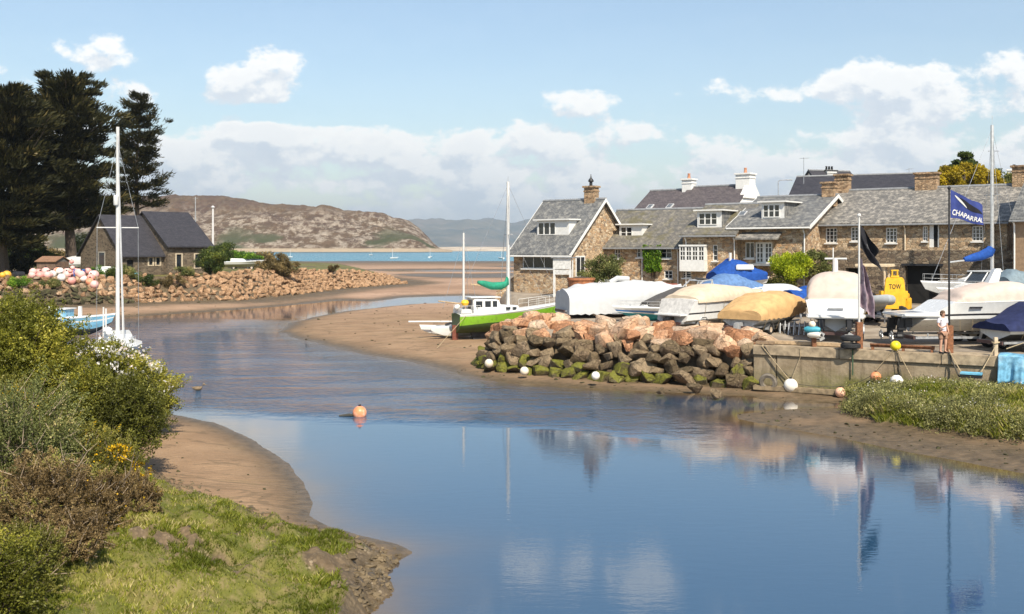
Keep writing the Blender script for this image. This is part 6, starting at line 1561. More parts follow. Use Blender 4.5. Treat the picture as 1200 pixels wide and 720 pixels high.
def stems(parent, base, tips, r0, m, name='stem', wob=.12, r1=.008):
    mb = MB()
    for tp in tips:
        b0 = Vector(base)+Vector((rnd.uniform(-.15,.15), rnd.uniform(-.15,.15), 0)); t_ = Vector(tp); pts = []
        for i in range(6):
            f = i/5; q = b0.lerp(t_, f)+Vector((rnd.uniform(-1,1), rnd.uniform(-1,1), rnd.uniform(-1,1)))*wob*(f*(1-f)*4); q.z += .15*math.sin(math.pi*f)*(t_-b0).length*.3
            pts.append(q)
        mb.tube(pts, [lerp(r0, r1, i/5) for i in range(6)], 5)
    return mb.build(name, m, parent, True)
def bush(name, label, cat, base, cx, cz, rad, ncl, nleaf, size, m, crad=(.28,.5), flat=.8, up=.3, group=None, stem_m=None, stem_r=.04, blossom=None, low=.2, ratio=.5, crown='foliage', gap=1.0, lean=0, yellow=None, twigs=None):
    """base: ground point; cx: (x,y) crown centre offset; cz: centre height; rad: (rx,ry,rz)"""
    root = thing(name, label, cat, base, 0, group)
    cs = []; rs = []
    for i in range(ncl):
        d = norm(rng.normal(size=(1,3)))[0]; r = rng.random()**.45
        p = np.array([cx[0]+d[0]*rad[0]*r, cx[1]+d[1]*rad[1]*r, cz+d[2]*rad[2]*r])
        if p[2] < low: p[2] = low+rng.random()*.3
        cs.append(p); rs.append(rng.uniform(*crad)*(1.15-.35*r))
    if twigs:
        tl, per, spread = twigs; nt = int(nleaf/per)
        d = norm(rng.normal(size=(nt,3))); lump = 1+.75*fbm(d[:,0]*1.6+base[0], d[:,2]*1.6+d[:,1]*1.3, 3, 71)
        r = rng.random(nt)**.42*lump
        O = np.array([cx[0], cx[1], cz])+d*r[:,None]*np.array(rad); O[:,2] = np.maximum(O[:,2], .05)
        T = norm(d*.75+rng.normal(size=(nt,3))*.45+np.array([0,0,up])); Ln = tl*rng.uniform(.45,1.5,nt)
        kt = np.repeat(np.arange(nt), per); n_ = len(kt); f = rng.random(n_)
        C = O[kt]+T[kt]*(Ln[kt]*f)[:,None]+rng.normal(size=(n_,3))*(spread*(1.15-.8*f))[:,None]
        D = T[kt]*.9+rng.normal(size=(n_,3))*.75; C[:,2] = np.maximum(C[:,2], .02)
        big = fbm(O[:,0]*1.5+base[0], O[:,2]*1.5+O[:,1], 3, 61)
        tone = np.clip(.42+big[kt]*.7+(rng.random(nt)[kt]-.5)*.4+(rng.random(n_)-.5)*.35+(f-.5)*.12, 0, 1)
        leaf_cloud(crown, m, root, C, D, size, size*ratio, tone)
        tw = MB()
        for i in rng.choice(nt, min(nt, 260), False): tw.tube([tuple(O[i]-T[i]*Ln[i]*.5), tuple(O[i]+T[i]*Ln[i]*.9)], [.009,.003], 3, caps=False)
        tag(tw.build('twigs', stem_m or bark, root), None, None, None, 'stuff')
    else:
        C, D, k = clump_points(cs, rs, nleaf, flat, .5)
        big = fbm(C[:,0]*1.7+base[0], C[:,2]*1.7+C[:,1], 3, 61)
        tone = np.clip(rng.random(ncl)[k]*.35+rng.random(nleaf)*.5+big*.5+.08, 0, 1)
        dirs = D*.8+rng.normal(size=(nleaf,3))*.6; dirs[:,2] += up
        C[:,2] = np.maximum(C[:,2], .03)
        leaf_cloud(crown, m, root, C, dirs, size, size*ratio, tone)
    order = list(range(ncl)); rnd.shuffle(order)
    stems(root, (cx[0]*.4, cx[1]*.4, -.1), [cs[i] for i in order[:min(ncl, 26)]], stem_r, stem_m or bark)
    if blossom:
        n, sel, sz = blossom
        idx = [i for i in range(ncl) if sel(cs[i])]
        if twigs:
            q = np.where(f > .55)[0]; q = q[[bool(sel(C[i])) for i in q]]; cl_ = fbm(C[q,0]*3.1, C[q,2]*3.1+C[q,1]*2, 2, 91); q = q[cl_ > -.05]
            q = rng.choice(q, min(n, len(q)), False); Cb = C[q]+D[q]*.05+np.array([0,-.03,.03]); leaf_cloud('blossom', lf_white, root, Cb, rng.normal(size=(len(q),3)), sz, sz*.9)
        elif idx:
            Cb, Db, kb = clump_points([cs[i] for i in idx], [rs[i]*1.06 for i in idx], n, flat, .12)
            leaf_cloud('blossom', lf_white, root, Cb, Db+rng.normal(size=(n,3))*.5, sz, sz*.9)
    if yellow:
        n, sz = yellow; Cb, Db, kb = clump_points(cs, [r*1.05 for r in rs], n, flat, .1); tag(leaf_cloud('flowers', leafmat('gorse_flowers',(.55,.32,.01),(.70,.45,.02),None,.2) if 'gorse_flowers' not in bpy.data.materials else bpy.data.materials['gorse_flowers'], root, Cb, Db, sz, sz*.8), None, None, None, 'stuff')
    return root
def at(px, py, Y, gz_=None):
    p = P(px, py, Y); g = gz(p.x, p.y) if gz_ is None else gz_
    return (p.x, p.y, g-.05), p.z-g

# ---- Monterey cypresses
def cypress(label, px, Y, ytop, ybase, rx, n, seed, tr=.55, prof=None, limbs=46, lean=0):
    r_ = random.Random(seed)
    x, y = XY(px, Y); zb = 3.3; zt = H0-(ytop-HY)/F*Y; zc = H0-(ybase-HY)/F*Y; Ht = zt-zb
    root = thing('cypress_tree', label, 'tree', (x,y,zb), 0, 'dark cypresses on the left bank')
    mb = MB(); pts = [(lean*f*f+.35*math.sin(f*5+seed), .3*math.cos(f*4), Ht*.96*f-.3*(f == 0)) for f in [i/9 for i in range(10)]]
    mb.tube(pts, [tr*(1-.93*(i/9)**.8)+.02 for i in range(10)], 9)
    for q in range(3):
        a = q*2.1+seed; mb.tube([(math.cos(a)*tr*1.5,math.sin(a)*tr*1.5,-.3),(math.cos(a)*tr*.6,math.sin(a)*tr*.6,1.0),(0,0,2.5)], [tr*.35,tr*.45,tr*.4], 6)
    trunk = mb.build('trunk', bark, root, True)
    cs = []; rs = []; ds = []; lb = MB()
    for i in range(limbs):
        f = (i+.5)/limbs; h_ = lerp(zc-zb, Ht*.97, f**.9); g = (h_-(zc-zb))/(Ht-(zc-zb))
        R_ = rx*float(np.interp(g, [0,.15,.4,.65,.85,1], prof or [.75,1,1.0,.82,.55,.12]))*r_.uniform(.55,1.18)
        a = i*2.39996+r_.uniform(-.4,.4); rise = r_.uniform(.12,.38)+.5*g
        tx = np.interp(h_/Ht, [i_/9 for i_ in range(10)], [p[0] for p in pts]); ty = np.interp(h_/Ht, [i_/9 for i_ in range(10)], [p[1] for p in pts])
        h0 = max(.5, h_-R_*rise*.8); lp = []
        for j in range(6):
            s = j/5; lp.append((tx+math.cos(a)*R_*s, ty+math.sin(a)*R_*s*.9, h0+R_*rise*s**1.4+.2*math.sin(s*6+i)))
        lb.tube(lp, [max(.02, tr*.30*(1-g*.6)*(1-.9*j/5)) for j in range(6)], 5)
        for j in range(10):
            s = r_.uniform(.22,1.02); k = min(4, int(s*5)); q = Vector(lp[k]).lerp(Vector(lp[k+1]), min(1, s*5-k))
            sp = R_*.20*(1.2-.4*s)
            cs.append((q.x+r_.uniform(-sp,sp), q.y+r_.uniform(-sp,sp), q.z+r_.uniform(0,.5))); rs.append(r_.uniform(.75,1.4)*(.8+.35*(1-g))*rx/6.0); ds.append((math.cos(a), math.sin(a), .35+.5*g))
    lb.build('limb', bark, root, True)
    C, D, k = clump_points(cs, rs, n, .40, .5); DD = np.array(ds)[k]
    tone = rng.random(len(cs))[k]*.5+rng.random(n)*.5
    leaf_cloud('crown', lf_cyp, root, C, DD*.9+D*.6+rng.normal(size=(n,3))*.35+np.array([0,0,.25]), (.75*rx/6), .15*rx/6, tone)
    return root
cypress('huge dark cypress cut by the left edge', 4, 126, 98, 285, 7.4, 62000, 3, .6, [.75,1,1,.9,.7,.3], 64)
cypress('tallest dark cypress, in the middle of the left bank', 80, 133, 82, 262, 6.6, 62000, 8, .8, [.8,1,1,.9,.7,.35], 70)
cypress('smaller cypress right of the others with open layered branches', 163, 150, 106, 240, 5.0, 20000, 15, .5, [.7,1.0,.9,.75,.62,.3], 42)

# ---- shrubs on the left bank
for px, Y, w_, h_, m, lab in ((-12,128,3.2,1.6,lf_cyp,'dark undergrowth at the left edge beneath the cypresses'),(22,131,2.8,2.2,lf_cyp,'dark undergrowth behind the shed'),(50,136,2.6,2.4,lf_con,'dark green undergrowth between the two big cypress trunks')):
    x, y = XY(px, Y); bush('undergrowth', lab, 'bush', (x,y,3.2), (0,0), h_*.8, (w_,1.4,h_*.8), 24, 5000, .3, m, (.6,1.0), .8, .4)
for i, (px, Y, w_, h_) in enumerate(((-30,205,9,3.6),(25,210,8,3.2),(70,205,8,3.4),(118,215,8,3.8),(160,210,7,3.0),(205,214,7,2.8),(240,218,6,2.9),(272,224,6,2.5),(305,232,5,1.9))):
    x, y = XY(px, Y); bush('hedge_bush', ['leftmost','second','third','fourth','fifth','sixth','seventh','eighth','last'][i]+' olive bush from the left in the hedge line behind the boathouse', 'bush', (x,y,3.0), (0,0), h_*.65, (w_*.62,2.5,h_*.55), 22, 4200, .5, (lf_olive,lf_con,lf_rust)[i % 3], (1.0,1.7), .8, .4, 'hedge bushes behind the left bank', stem_r=.1)
b, h = at(248, 305, 123.0, 3.3); bush('conifer_bush', 'dense green conical conifer at the right end of the boathouse', 'bush', b, (0,0), 1.9, (1.75,1.5,1.7), 46, 15000, .22, lf_con, (.45,.75), .9, .5, crown='foliage', ratio=.4)
b, h = at(325, 310, 136, 2.9); bush('rusty_shrub', 'wide rust brown shrub on the rocks toward the point', 'bush', b, (0,0), 1.2, (3.0,1.6,1.5), 54, 14000, .2, lf_rust, (.5,.8), .75, .5)
b, h = at(390, 318, 155, 3.0); bush('dark_shrub', 'single small dark shrub perched on the rocky point', 'bush', b, (0,0), .5, (.7,.6,.6), 10, 1800, .18, lf_rust, (.3,.5), .8, .4)
for px, Y, w_, h_, m, lab in ((118,116.5,1.4,.9,lf_ivy,'leafy green shrub below the boathouse gable'),(133,116.5,1.2,.8,lf_con,'dark green shrub below the boathouse windows'),(150,117,1.6,.9,lf_olive,'olive shrub left of the boathouse door'),(172,117.5,1.3,.8,lf_con,'low dark bush between the boathouse windows'),(199,119,1.7,1.0,lf_rust,'brownish shrub below the taller boathouse wing'),(215,121,1.4,.8,lf_olive,'pale olive shrub beside the conifer'),(20,108,1.2,.7,lf_ivy,'green weeds behind the pink buoys'),(60,110,1.5,.5,lf_olive,'low weeds in front of the shed')):
    x, y = XY(px, Y); bush('bank_shrub', lab, 'shrub', (x,y,gz(x,y)-.05), (0,0), h_*.75, (w_,.8,h_*.8), 16, 3200, .16, m, (.35,.6), .8, .4, 'shrubs along the left bank')
for px, Y, w_, h_, m, lab in ((100,150,4.0,3.0,lf_olive,'sunlit olive bush seen between the cypress and the boathouse'),(262,165,2.6,2.6,lf_con,'green tree top behind the pole right of the boathouse'),(283,178,3.4,1.6,lf_ivy,'green hedge bush behind the parked cars')):
    x, y = XY(px, Y); bush('hedge_bush', lab, 'bush', (x,y,3.0), (0,0), h_, (w_,1.6,h_*.8), 26, 7000, .26, m, (.7,1.1), .8, .4)

# ---- village plants
b, h = at(706, 320, 75.5); bush('garden_bush', 'yellowing open garden bush between the gabled house and the low cottage', 'bush', b, (0,0), 2.0, (1.75,1.1,1.15), 40, 11000, .15, lf_olive, (.35,.6), .9, .4, stem_r=.05)
b, h = at(697, 325, 73.0); bush('flowering_shrub', 'shrub dotted with cream flowers below the garden bush', 'shrub', b, (1.5,0), .95, (1.3,.7,.45), 26, 4200, .13, lf_olive, (.25,.4), .8, .4, blossom=(1800, lambda p: True, .16))
b, h = at(742, 325, 72.0); bush('flower_bed', 'bank of white flowers in front of the low cottage', 'flowers', b, (0,0), .95, (1.7,.7,.30), 30, 3600, .12, lf_ivy, (.25,.4), .8, .4, blossom=(4200, lambda p: True, .17))
b, h = at(921, 320, 70.5); bush('lime_bush', 'big bright yellow green bush beside the french window house', 'bush', b, (.2,0), 2.6, (1.45,1.1,.95), 44, 16000, .15, lf_lime, (.35,.6), .9, .4)
b, h = at(922, 330, 70.0); bush('dark_bush', 'dark green bush under the bright lime one', 'bush', b, (0,.2), .9, (1.5,.8,.8), 26, 6000, .15, lf_dark, (.35,.55), .9, .3)
b, h = at(955, 320, 71.8); bush('ivy_bush', 'olive brown ivy clump climbing between the lime bush and the wall', 'bush', b, (.2,0), 2.5, (.95,.7,1.1), 30, 8000, .14, lf_olive, (.3,.5), .9, .3)
b, h = at(900, 330, 71.5); bush('low_bush', 'low olive bush under the french windows', 'bush', b, (-.6,0), 1.0, (1.2,.8,.8), 22, 4500, .14, lf_olive, (.3,.5), .9, .3)
iv = thing('ivy', 'square of bright green ivy on the low cottage wall', 'ivy', (h2.location.x, h2.location.y, 0), h2.rotation_euler.z)
a, c = u_at(h2, 756), u_at(h2, 777); n = 9000; zt, zbm = z_at(h2, (a+c)/2, 287), z_at(h2, (a+c)/2, 319)
U_ = rng.uniform(a, c, n); V_ = rng.uniform(zbm, zt, n); e = fbm(U_*2.2, V_*2.2, 3, 3); keep = (np.minimum(np.minimum(U_-a, c-U_), np.minimum(V_-zbm, zt-V_))+e*.35 > .02)
Ci = np.stack([U_, -.12-.28*rng.random(n)-.22*np.maximum(0, e), V_], -1)[keep]; leaf_cloud('leaves', lf_ivy, iv, Ci, rng.normal(size=(len(Ci),3))+np.array([0,-.3,-.5]), .16, .12)
MB().tube([((a+c)/2,-.06,2.7),((a+c)/2+.1,-.08,zt-.6)], .05, 6).tube([((a+c)/2,-.06,3.2),(a+.3,-.08,zt-.4)], .035, 6).build('stem', bark, iv)
# trees over the roofs
def round_tree(label, px, Y, ytop, ybot, rx, n, m, m2=None, size=.3, cat='tree', name='leafy_tree', flat=.9, ncl=46, tiers=False):
    x, y = XY(px, Y); zt = H0-(ytop-HY)/F*Y; zl = H0-(ybot-HY)/F*Y; zb = 3.4
    root = thing(name, label, cat, (x,y,zb)); mid = (zt+zl)/2-zb; rz = (zt-zl)/2
    MB().tube([(0,0,-.2),(.1,.1,mid*.5),(0,0,mid+rz*.7)], [.3,.22,.06], 8).build('trunk', bark, root, True)
    cs, rs = [], []
    for i in range(ncl):
        d = norm(rng.normal(size=(1,3)))[0]; r = rng.random()**.4; hfac = 1.0
        zz = mid+d[2]*rz*r
        if tiers: hfac = max(.15, 1-((zz-mid)/rz+1)*.42)
        cs.append((d[0]*rx*r*hfac, d[1]*rx*r*hfac*.9, zz)); rs.append(rng.uniform(.16,.27)*min(rx,rz)*1.35)
    C, D, k = clump_points(cs, rs, n, flat*(.5 if tiers else 1)); leaf_cloud('crown', m, root, C, D+rng.normal(size=(n,3))*.6, size, size*.5, rng.random(ncl)[k]*.55+rng.random(n)*.45)
    mb = MB()
    for q in cs[:18]: mb.tube([(0,0,mid-rz*.6),(q[0]*.5,q[1]*.5,(mid-rz*.6+q[2])/2+.2),q], [.1,.06,.02], 5)
    mb.build('limb', bark, root); return root
round_tree('golden yellow leafy tree behind the long cottage ridge', 1130, 90, 194, 232, 3.4, 20000, lf_yel, size=.28, ncl=60)
round_tree('dark green pine rising behind the golden tree', 1131, 99, 178, 212, 2.3, 9000, lf_con, size=.34, name='pine_tree', tiers=True, ncl=44)
round_tree('olive tree top at the right edge between the chimneys', 1188, 96, 206, 240, 1.6, 7000, lf_olive, size=.25, ncl=30)
round_tree('small green tree right of the golden tree', 1155, 104, 196, 240, 1.7, 6000, lf_con, size=.28, ncl=26)

# ---- near bank bushes
HT = (.42, 60, .085); GT = (.20, 55, .035)
def near(name, lab, px, py, Y, cz, rad, n, m, size=.062, tw=HT, **kw):
    b, h = at(px, py, Y); return bush(name, lab, 'bush', b, (0,0), cz, rad, 60, n, size, m, (.2,.38), .9, kw.pop('up', .4), low=.1, twigs=tw, **kw)
near('hawthorn_bush', 'hawthorn covered in white blossom overhanging the sand', 122, 470, 33.5, 1.75, (1.7,1.4,1.15), 110000, lf_haw, .075, (.5,60,.10), blossom=(4200, lambda p: p[0] > -.9 and (1.0 < p[2] < 1.9 and p[0] > -.3 or p[2] > 2.1 or rnd.random() < .06), .095))
near('hawthorn_spray', 'smaller hawthorn reaching furthest right over the sand', 166, 462, 34.5, 1.35, (1.0,.9,.7), 26000, lf_haw, .075, (.5,60,.10), blossom=(350, lambda p: p[0] < .1, .08))
near('dark_hawthorn', 'dark green bush at the sand edge below the blossom', 140, 545, 27.5, 1.15, (.95,.9,1.0), 60000, lf_dark, .065)
near('willow_bush', 'tall yellow green bush filling the left edge', 22, 420, 27.0, 2.25, (1.6,1.3,2.0), 130000, lf_haw, .07)
near('green_bush', 'green bush between the tall yellow one and the blossom', 80, 480, 27.5, 1.35, (1.15,1.0,1.2), 68000, lf_haw, .068)
near('bare_thorn_bush', 'half bare thorn bush with pale twigs at the left edge', 22, 590, 20.0, 1.35, (1.2,1.0,1.15), 40000, lf_olive, .05, (.4,45,.07), stem_m=twig, stem_r=.03)
near('gorse_bush', 'yellow green gorse by the left edge above the bare thorn', 0, 520, 24, 1.2, (1.3,1.0,1.1), 56000, lf_gorseg, .055, (.28,50,.05), up=.7, ratio=.35, yellow=(600,.05))
def gorse(px, py, Y, lab, rx, h_, m, n, yel=None, nm='gorse_bush'):
    b, _ = at(px, py, Y); bush(nm, lab, 'bush', b, (0,0), h_*.5, (rx,rx*.85,h_*.58), int(34+rx*40), n, .05, m, (.07,.26), .95, .7, None, twig, .02, low=.05, ratio=.34, yellow=yel, twigs=GT)
gorse(120, 562, 23.0, 'gorse bush thick with yellow flowers above the grass', .9, 1.3, lf_gorseg, 50000, (3600,.055))
gorse(70, 565, 21.5, 'olive gorse left of the yellow flowering one', .95, 1.6, lf_gorseg, 50000, (500,.05))
gorse(150, 612, 21.2, 'brown spent gorse spilling furthest right onto the grass', .7, .8, lf_gorse, 30000, (160,.05), 'brown_gorse')
gorse(100, 622, 19.8, 'tall tawny gorse in the middle of the brown clumps', .8, 1.2, lf_gorse, 42000, (500,.05), 'brown_gorse')
gorse(48, 640, 18.4, 'broad brown gorse near the left edge', .8, 1.25, lf_gorse, 42000, None, 'brown_gorse')
gorse(85, 672, 17.4, 'low brown gorse in front of the others above the grass', .6, .6, lf_gorse, 26000, None, 'brown_gorse')
gorse(30, 690, 15.8, 'dull green gorse behind the corner bush', .55, .9, lf_gorseg, 24000, None)
near('green_bush', 'bright leafed green bush in the bottom left corner', -2, 700, 14.2, .75, (.55,.6,.75), 26000, lf_haw, .045, (.25,50,.05))
# loose twigs and driftwood
mb = MB()
for i in range(26):
    x = -8.7+rnd.uniform(-1.6,1.0); y = 19.4+rnd.uniform(-1.0,1.5); g = gz(x,y)
    a = rnd.uniform(0,6.28); l = rnd.uniform(.6,1.3); pts = [(x,y,g+.3)]
    for j in range(1,5): pts.append((x+math.cos(a)*l*j/4*.6+rnd.uniform(-.08,.08), y+math.sin(a)*l*j/4*.6, g+.5+l*j/4*rnd.uniform(.8,1.1)))
    mb.tube(pts, [.014,.012,.009,.007,.004], 4)
    for _ in range(3):
        q = pts[rnd.randint(1,3)]; mb.tube([q,(q[0]+rnd.uniform(-.3,.3),q[1]+rnd.uniform(-.2,.2),q[2]+rnd.uniform(.05,.35))], [.007,.003], 4)
o = mb.build('dead_twigs', twig, None, True); tag(o, 'pale dead twigs poking out of the thorn bush at the left', 'twigs')
dp = [G(160,498,.45), G(172,503,.4), G(186,500,.38), G(197,494,.4)]
mb = MB().tube([tuple(p+Vector((0,0,.08))) for p in dp], [.10,.085,.075,.04], 7); mb.tube([tuple(dp[1]+Vector((0,0,.08))), tuple(G(185,497,.5)+Vector((0,0,.15)))], [.05,.03], 6)
tag(mb.build('driftwood', wood, None, True), 'mossy driftwood log lying on the sand beside the bushes', 'driftwood')

# ---- grass and marsh cover
def blades(name, label, m, X, Y, Z, hgt, wid, lean, tone):
    n = len(X); a = rng.uniform(0, 6.283, n); ca, sa = np.cos(a), np.sin(a); w = wid*rng.uniform(.6,1.3,n)
    l = lean*rng.uniform(.2,1.2,n)*hgt; b_ = rng.uniform(0,6.283,n)
    B = np.stack([X,Y,Z-.015], -1); S = np.stack([ca*w/2, sa*w/2, 0*w], -1); Lx = np.stack([np.cos(b_)*l, np.sin(b_)*l, hgt], -1)
    v = np.empty((n,4,3), np.float32); v[:,0] = B-S; v[:,1] = B+S; v[:,2] = B+Lx*np.array([.45,.45,.6])+S*.7; v[:,3] = B+Lx
    o = np_mesh(name, v.reshape(-1,3), np.arange(4*n, dtype=np.int32).reshape(n,4), m, None, {'var': tone}); return tag(o, label, None, None, 'stuff')
n = 620000; Y_ = 11+24*rng.random(n)**1.3; X_ = rng.uniform(-.50,-.03,n)*Y_
z_, w_, g_, yy_, s_ = terrain(X_, Y_); dens = fbm(X_*1.3, Y_*1.3, 4, 31)
inb = sdf(X_, Y_, BANK) < -.25
k = inb & (g_ > .35) & (rng.random(n) < np.clip(.7+dens*1.4, .3, 1)) 
X_, Y_, z_, dens = X_[k], Y_[k], z_[k], dens[k]; big = fbm(X_*.6, Y_*.6, 3, 44)
blades('grass', 'short green and straw coloured grass on the near bank', lf_grass, X_, Y_, z_, (.04+.14*np.clip(dens+.1, 0, 1)**1.3+.08*np.clip(big*1.5,0,1))*rng.uniform(.6,1.4,len(X_)), .012+.0002*Y_, .8, np.clip(.42+big*1.0+rng.normal(size=len(X_))*.2, 0, 1))
n = 200000; Y_ = rng.uniform(30.5,46,n); X_ = Y_*rng.uniform(.30,.62,n); z_, w_, g_, yy_, s_ = terrain(X_, Y_)
dq = (X_-QA.x)*(-QD.y)+(Y_-QA.y)*QD.x
k = (sdf(X_, Y_, MOUND)+fbm(X_, Y_, 3, 19)*.5 < -.15) & (dq < -.15); X_, Y_, z_ = X_[k], Y_[k], z_[k]; big = fbm(X_*.7, Y_*.7, 3, 51)
blades('marsh_grass', 'rough green grass growing in front of the quay', lf_grass, X_, Y_, z_, (.18+.30*np.clip(big+.1,0,1))*rng.uniform(.5,1.4,len(X_)), .022, .7, np.clip(.5+big*.5+rng.normal(size=len(X_))*.2, 0, 1))
# sea purslane cushions
cs, rs = [], []
for i in range(1300):
    y = rng.uniform(30.5, 45); x = y*rng.uniform(.30,.56)
    d = sdf(np.array([x]), np.array([y]), MOUND)[0]
    if d < -.1 and (d > -1.9 or (d > -5 and rng.random() < .22)) and (x-QA.x)*(-QD.y)+(y-QA.y)*QD.x < -.5: cs.append((x, y, gz(x,y)+.12)); rs.append(rng.uniform(.28,.5))
n = 130000; C, D, k = clump_points(cs, rs, n, .75, .25); keep = D[:,2] > -.25
C, D, k = C[keep], D[keep], k[keep]
o = leaf_cloud('marsh_plants', lf_marsh, None, C, D*.7+rng.normal(size=(len(C),3))*.5+np.array([0,0,.4]), .075, .04, np.clip(rng.random(len(cs))[k]*.6+rng.random(len(C))*.4, 0, 1)); tag(o, 'grey green saltmarsh cushions spilling onto the mud by the quay', None, None, 'stuff')
n = 260; k = rng.choice(len(cs), n); C = np.array(cs)[k]+rng.normal(size=(n,3))*np.array([.3,.3,.05])+np.array([0,0,.36]); o = leaf_cloud('marsh_flowers', lf_white, None, C, rng.normal(size=(n,3)), .05, .05); tag(o, 'tiny white flowers scattered over the saltmarsh', None, None, 'stuff')
# crumbling clods along the bank edge
cl = [rock_mesh(700+i, pm('mud_clod', (.125,.092,.052), .95, var=.4, scale=3, bump=.6), False) for i in range(4)]; bmx = bmesh.new(); fB, LB = along([p for p in BANK[:7]]); fB2, LB2 = along([BANK[i] for i in range(len(BANK)-4, len(BANK))]+[BANK[0]])
for i in range(700):
    f_, l_ = (fB, LB) if i < 420 else (fB2, LB2)
    (x, y), (tx, ty) = f_(rng.random()*l_); o_ = rng.normal()*.28-.1
    x += ty*o_*1.0; y -= tx*o_; z = gz(x, y)
    if z < .0: continue
    s = rng.uniform(.04,.13)*(1.8 if rng.random() < .12 else 1)
    M = Matrix.Translation((x,y,z)) @ Matrix.Rotation(rng.uniform(0,6),4,'Z') @ Matrix.Rotation(rng.uniform(-.5,.5),4,'X') @ Matrix.Diagonal((s*1.2,s,s*.85,1)); tm = cl[i % 4].copy(); tm.transform(M); bmx.from_mesh(tm); bpy.data.meshes.remove(tm)
me = bpy.data.meshes.new('mud_clods'); bmx.to_mesh(me); bmx.free(); me.materials.append(bpy.data.materials['mud_clod']); o = bpy.data.objects.new('mud_clods', me); COL.objects.link(o); tag(o, 'crumbled brown clods along the eroded edge of the near bank', None, None, 'stuff')
# loose stones on sand and mud
sm = [rock_mesh(900+i, m_darkr, False) for i in range(4)]; bmx = bmesh.new()
for i in range(900):
    if i < 420: y = rng.uniform(29, 45); x = y*rng.uniform(.20,.52)
    elif i < 640: y = rng.uniform(46, 54); x = y*rng.uniform(-.06,.24)
    elif i < 670: y = rng.uniform(24, 42); x = y*rng.uniform(-.38,-.18)
    else: y = rng.uniform(62, 118); x = y*rng.uniform(-.40,-.03)
    z, w_, g_, yd_, s_ = terrain(np.array([x]), np.array([y]))
    if z[0] < .02 or yd_[0] > .01 or g_[0] > .3: continue
    s = rng.uniform(.03,.11)*(1.8 if i > 670 else 1)*(2.2 if rng.random() < .08 else 1)
    M = Matrix.Translation((x,y,z[0]+s*.1)) @ Matrix.Rotation(rng.uniform(0,6),4,'Z') @ Matrix.Diagonal((s,s,s*.7,1)); tm = sm[i % 4].copy(); tm.transform(M); bmx.from_mesh(tm); bpy.data.meshes.remove(tm)
me = bpy.data.meshes.new('pebbles'); bmx.to_mesh(me); bmx.free(); me.materials.append(m_darkr); o = bpy.data.objects.new('pebbles', me); COL.objects.link(o); tag(o, 'dark pebbles and weed lumps strewn over sand and mud', None, None, 'stuff')
# ================================================================== the person on the quay
def skin_mesh(joints, edges, root, name, m, parent, sub=2):
    me = bpy.data.meshes.new(name); me.from_pydata([j[0] for j in joints], edges, [])
    o = bpy.data.objects.new(name, me); COL.objects.link(o)
    md = o.modifiers.new('skin', 'SKIN'); md.use_smooth_shade = True
    for i, j in enumerate(joints):
        r_ = j[1]; me.skin_vertices[0].data[i].radius = r_ if isinstance(r_, tuple) else (r_, r_)
    me.skin_vertices[0].data[root].use_root = True
    sb = o.modifiers.new('sub', 'SUBSURF'); sb.levels = sub; sb.render_levels = sub
    bpy.context.view_layer.update()
    ev = bpy.data.meshes.new_from_object(o.evaluated_get(bpy.context.evaluated_depsgraph_get()))
    bpy.data.objects.remove(o); ev.materials.clear(); ev.materials.append(m)
    ev.polygons.foreach_set('use_smooth', [True]*len(ev.polygons))
    q = bpy.data.objects.new(name, ev); COL.objects.link(q); q.parent = parent; return q
skin_m = pm('skin', (.50,.28,.19), .6, var=.06); shirt = pm('white_top', (.62,.58,.62), .85, var=.08, scale=9, bump=.3, bscale=14); shorts = pm('tan_shorts', (.30,.17,.11), .85); hair_m = pm('brown_hair', (.10,.055,.03), .7); shoe = pm('dark_shoes', (.03,.028,.03), .7)
p = Q(1104.5, .12)
ps = thing('person', 'person in a white top and shorts standing at the quay edge beside the black pole', 'person', (p.x,p.y,2.135), R(18)); ps.scale = (1.0,)*3
J = [((0,0,.93),(.15,.11)),((0,-.005,1.12),(.125,.10)),((0,.0,1.32),(.15,.105)),((0,.01,1.43),(.085,.07)),((0,0,1.50),(.052,.052)),((0,-.015,1.58),(.075,.085)),((0,-.015,1.66),(.078,.098)),((0,-.01,1.73),(.05,.06)),
     ((-.10,0,.84),(.088,.09)),((-.105,-.015,.48),(.058,.062)),((-.11,.015,.30),(.055,.058)),((-.11,.02,.09),(.038,.042)),((-.115,-.10,.035),(.045,.03)),
     ((.10,0,.84),(.088,.09)),((.115,-.03,.48),(.058,.062)),((.12,0,.30),(.055,.058)),((.125,.01,.09),(.038,.042)),((.135,-.11,.035),(.045,.03)),
     ((-.185,.01,1.41),.055),((-.245,.0,1.17),.043),((-.19,-.14,1.06),.036),((-.10,-.22,1.13),.028),
     ((.185,.01,1.41),.055),((.225,.03,1.16),.043),((.235,-.03,.95),.035),((.235,-.05,.88),.028)]
E = [(0,1),(1,2),(2,3),(3,4),(4,5),(5,6),(6,7),(0,8),(8,9),(9,10),(10,11),(11,12),(0,13),(13,14),(14,15),(15,16),(16,17),(3,18),(18,19),(19,20),(20,21),(3,22),(22,23),(23,24),(24,25)]
def fingers(J, E, wrist, d, side):
    d = Vector(d).normalized(); s = Vector(side).normalized(); w0 = Vector(J[wrist][0])
    curl = d.cross(s)
    for k, (o_, l) in enumerate(((-.027,.072),(-.009,.082),(.009,.078),(.026,.062))):
        a = w0+d*.03+s*o_; c1 = a+d*l*.55+curl*.008; c2 = c1+d*l*.4+curl*.02
        i = len(J); J += [(tuple(a),.0095),(tuple(c1),.0085),(tuple(c2),.007)]; E += [(wrist,i),(i,i+1),(i+1,i+2)]
    a = w0+s*.03; c1 = a+s*.025+d*.03; i = len(J); J += [(tuple(a),.011),(tuple(c1),.009)]; E += [(wrist,i),(i,i+1)]
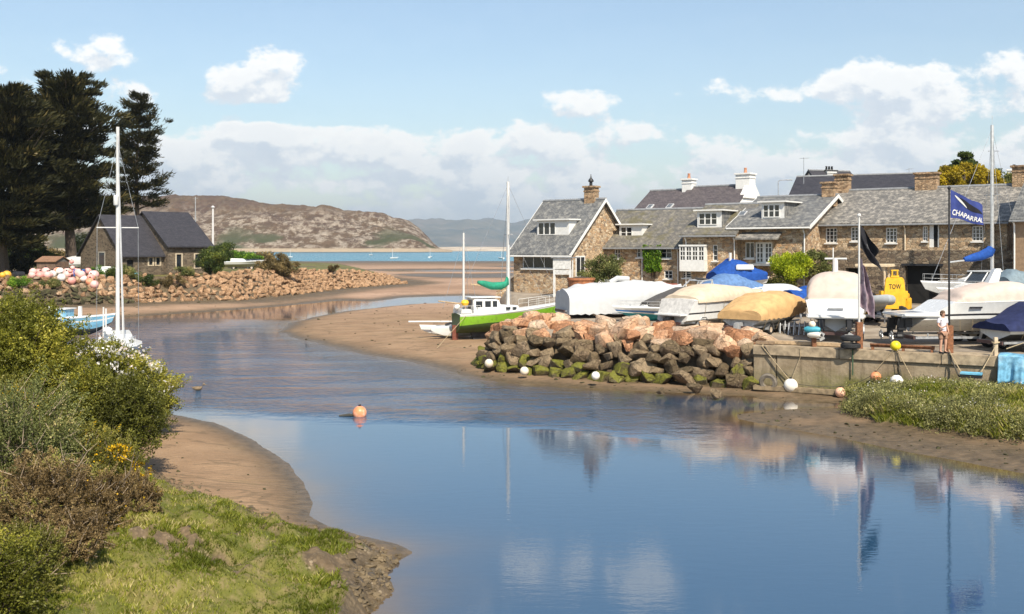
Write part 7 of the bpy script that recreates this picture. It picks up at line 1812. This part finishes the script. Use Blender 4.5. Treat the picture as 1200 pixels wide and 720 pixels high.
fingers(J, E, 21, (.8,-.3,.4), (0,-.6,.8)); fingers(J, E, 25, (0,-.1,-1), (0,1,0))
body = skin_mesh(J, E, 0, 'body', skin_m, ps)
mb = MB(); mb.add([(-.012,-.105,1.655),(.012,-.105,1.655),(.02,-.102,1.612),(-.02,-.102,1.612),(0,-.138,1.615)], [(0,1,4),(1,2,4),(2,3,4),(3,0,4)]); mb.build('nose', skin_m, ps)
for s_ in (-1,1):
    MB().sphere((s_*.031,-.096,1.66), .011, 8).build('eye', black, ps, True); MB().sphere((s_*.088,.0,1.645), .024, 8, 0, (.4,.8,1.2)).build('ear', skin_m, ps, True)
MB().tube([(-.025,-.103,1.578),(0,-.108,1.575),(.025,-.103,1.578)], .006, 6).build('mouth', pm('lips',(.33,.12,.10),.6), ps)
hr = MB(); 
for i in range(8):
    pass
hr.loft([[(.096*r*math.cos(a), .004+.115*r*math.sin(a)+oy, z) for a in [k*math.pi/8 for k in range(16)]] for z, r, oy in ((1.565,.80,.035),(1.62,.98,.028),(1.69,1.0,.018),(1.74,.85,.012),(1.775,.5,.008),(1.785,.1,.006))]); hr.build('hair', hair_m, ps, True)
T = [((0,0,.90),(.178,.135)),((0,-.005,1.10),(.155,.125)),((0,0,1.31),(.178,.128)),((0,.01,1.425),(.115,.09)),((-.195,.01,1.405),.072),((-.235,.003,1.24),.064),((.195,.01,1.405),.072),((.222,.025,1.22),.064)]
skin_mesh(T, [(0,1),(1,2),(2,3),(3,4),(4,5),(3,6),(6,7)], 1, 'top', shirt, ps)
S_ = [((0,0,.90),(.165,.128)),((-.105,0,.80),(.112,.115)),((-.115,-.01,.56),(.098,.10)),((.105,0,.80),(.112,.115)),((.12,-.02,.56),(.098,.10))]
skin_mesh(S_, [(0,1),(1,2),(0,3),(3,4)], 0, 'shorts', shorts, ps)
for s_ in (-1,1):
    x0 = -.113 if s_ < 0 else .13
    MB().loft([[(x0-.048,.07,.0),(x0+.048,.07,.0),(x0+.048,.07,.09),(x0-.048,.07,.09)],[(x0-.05,-.05,.0),(x0+.05,-.05,.0),(x0+.05,-.05,.085),(x0-.05,-.05,.085)],[(x0-.045,-.19,.0),(x0+.045,-.19,.0),(x0+.04,-.19,.04),(x0-.04,-.19,.04)]]).build('shoe', shoe, ps, True, bevel=.015)
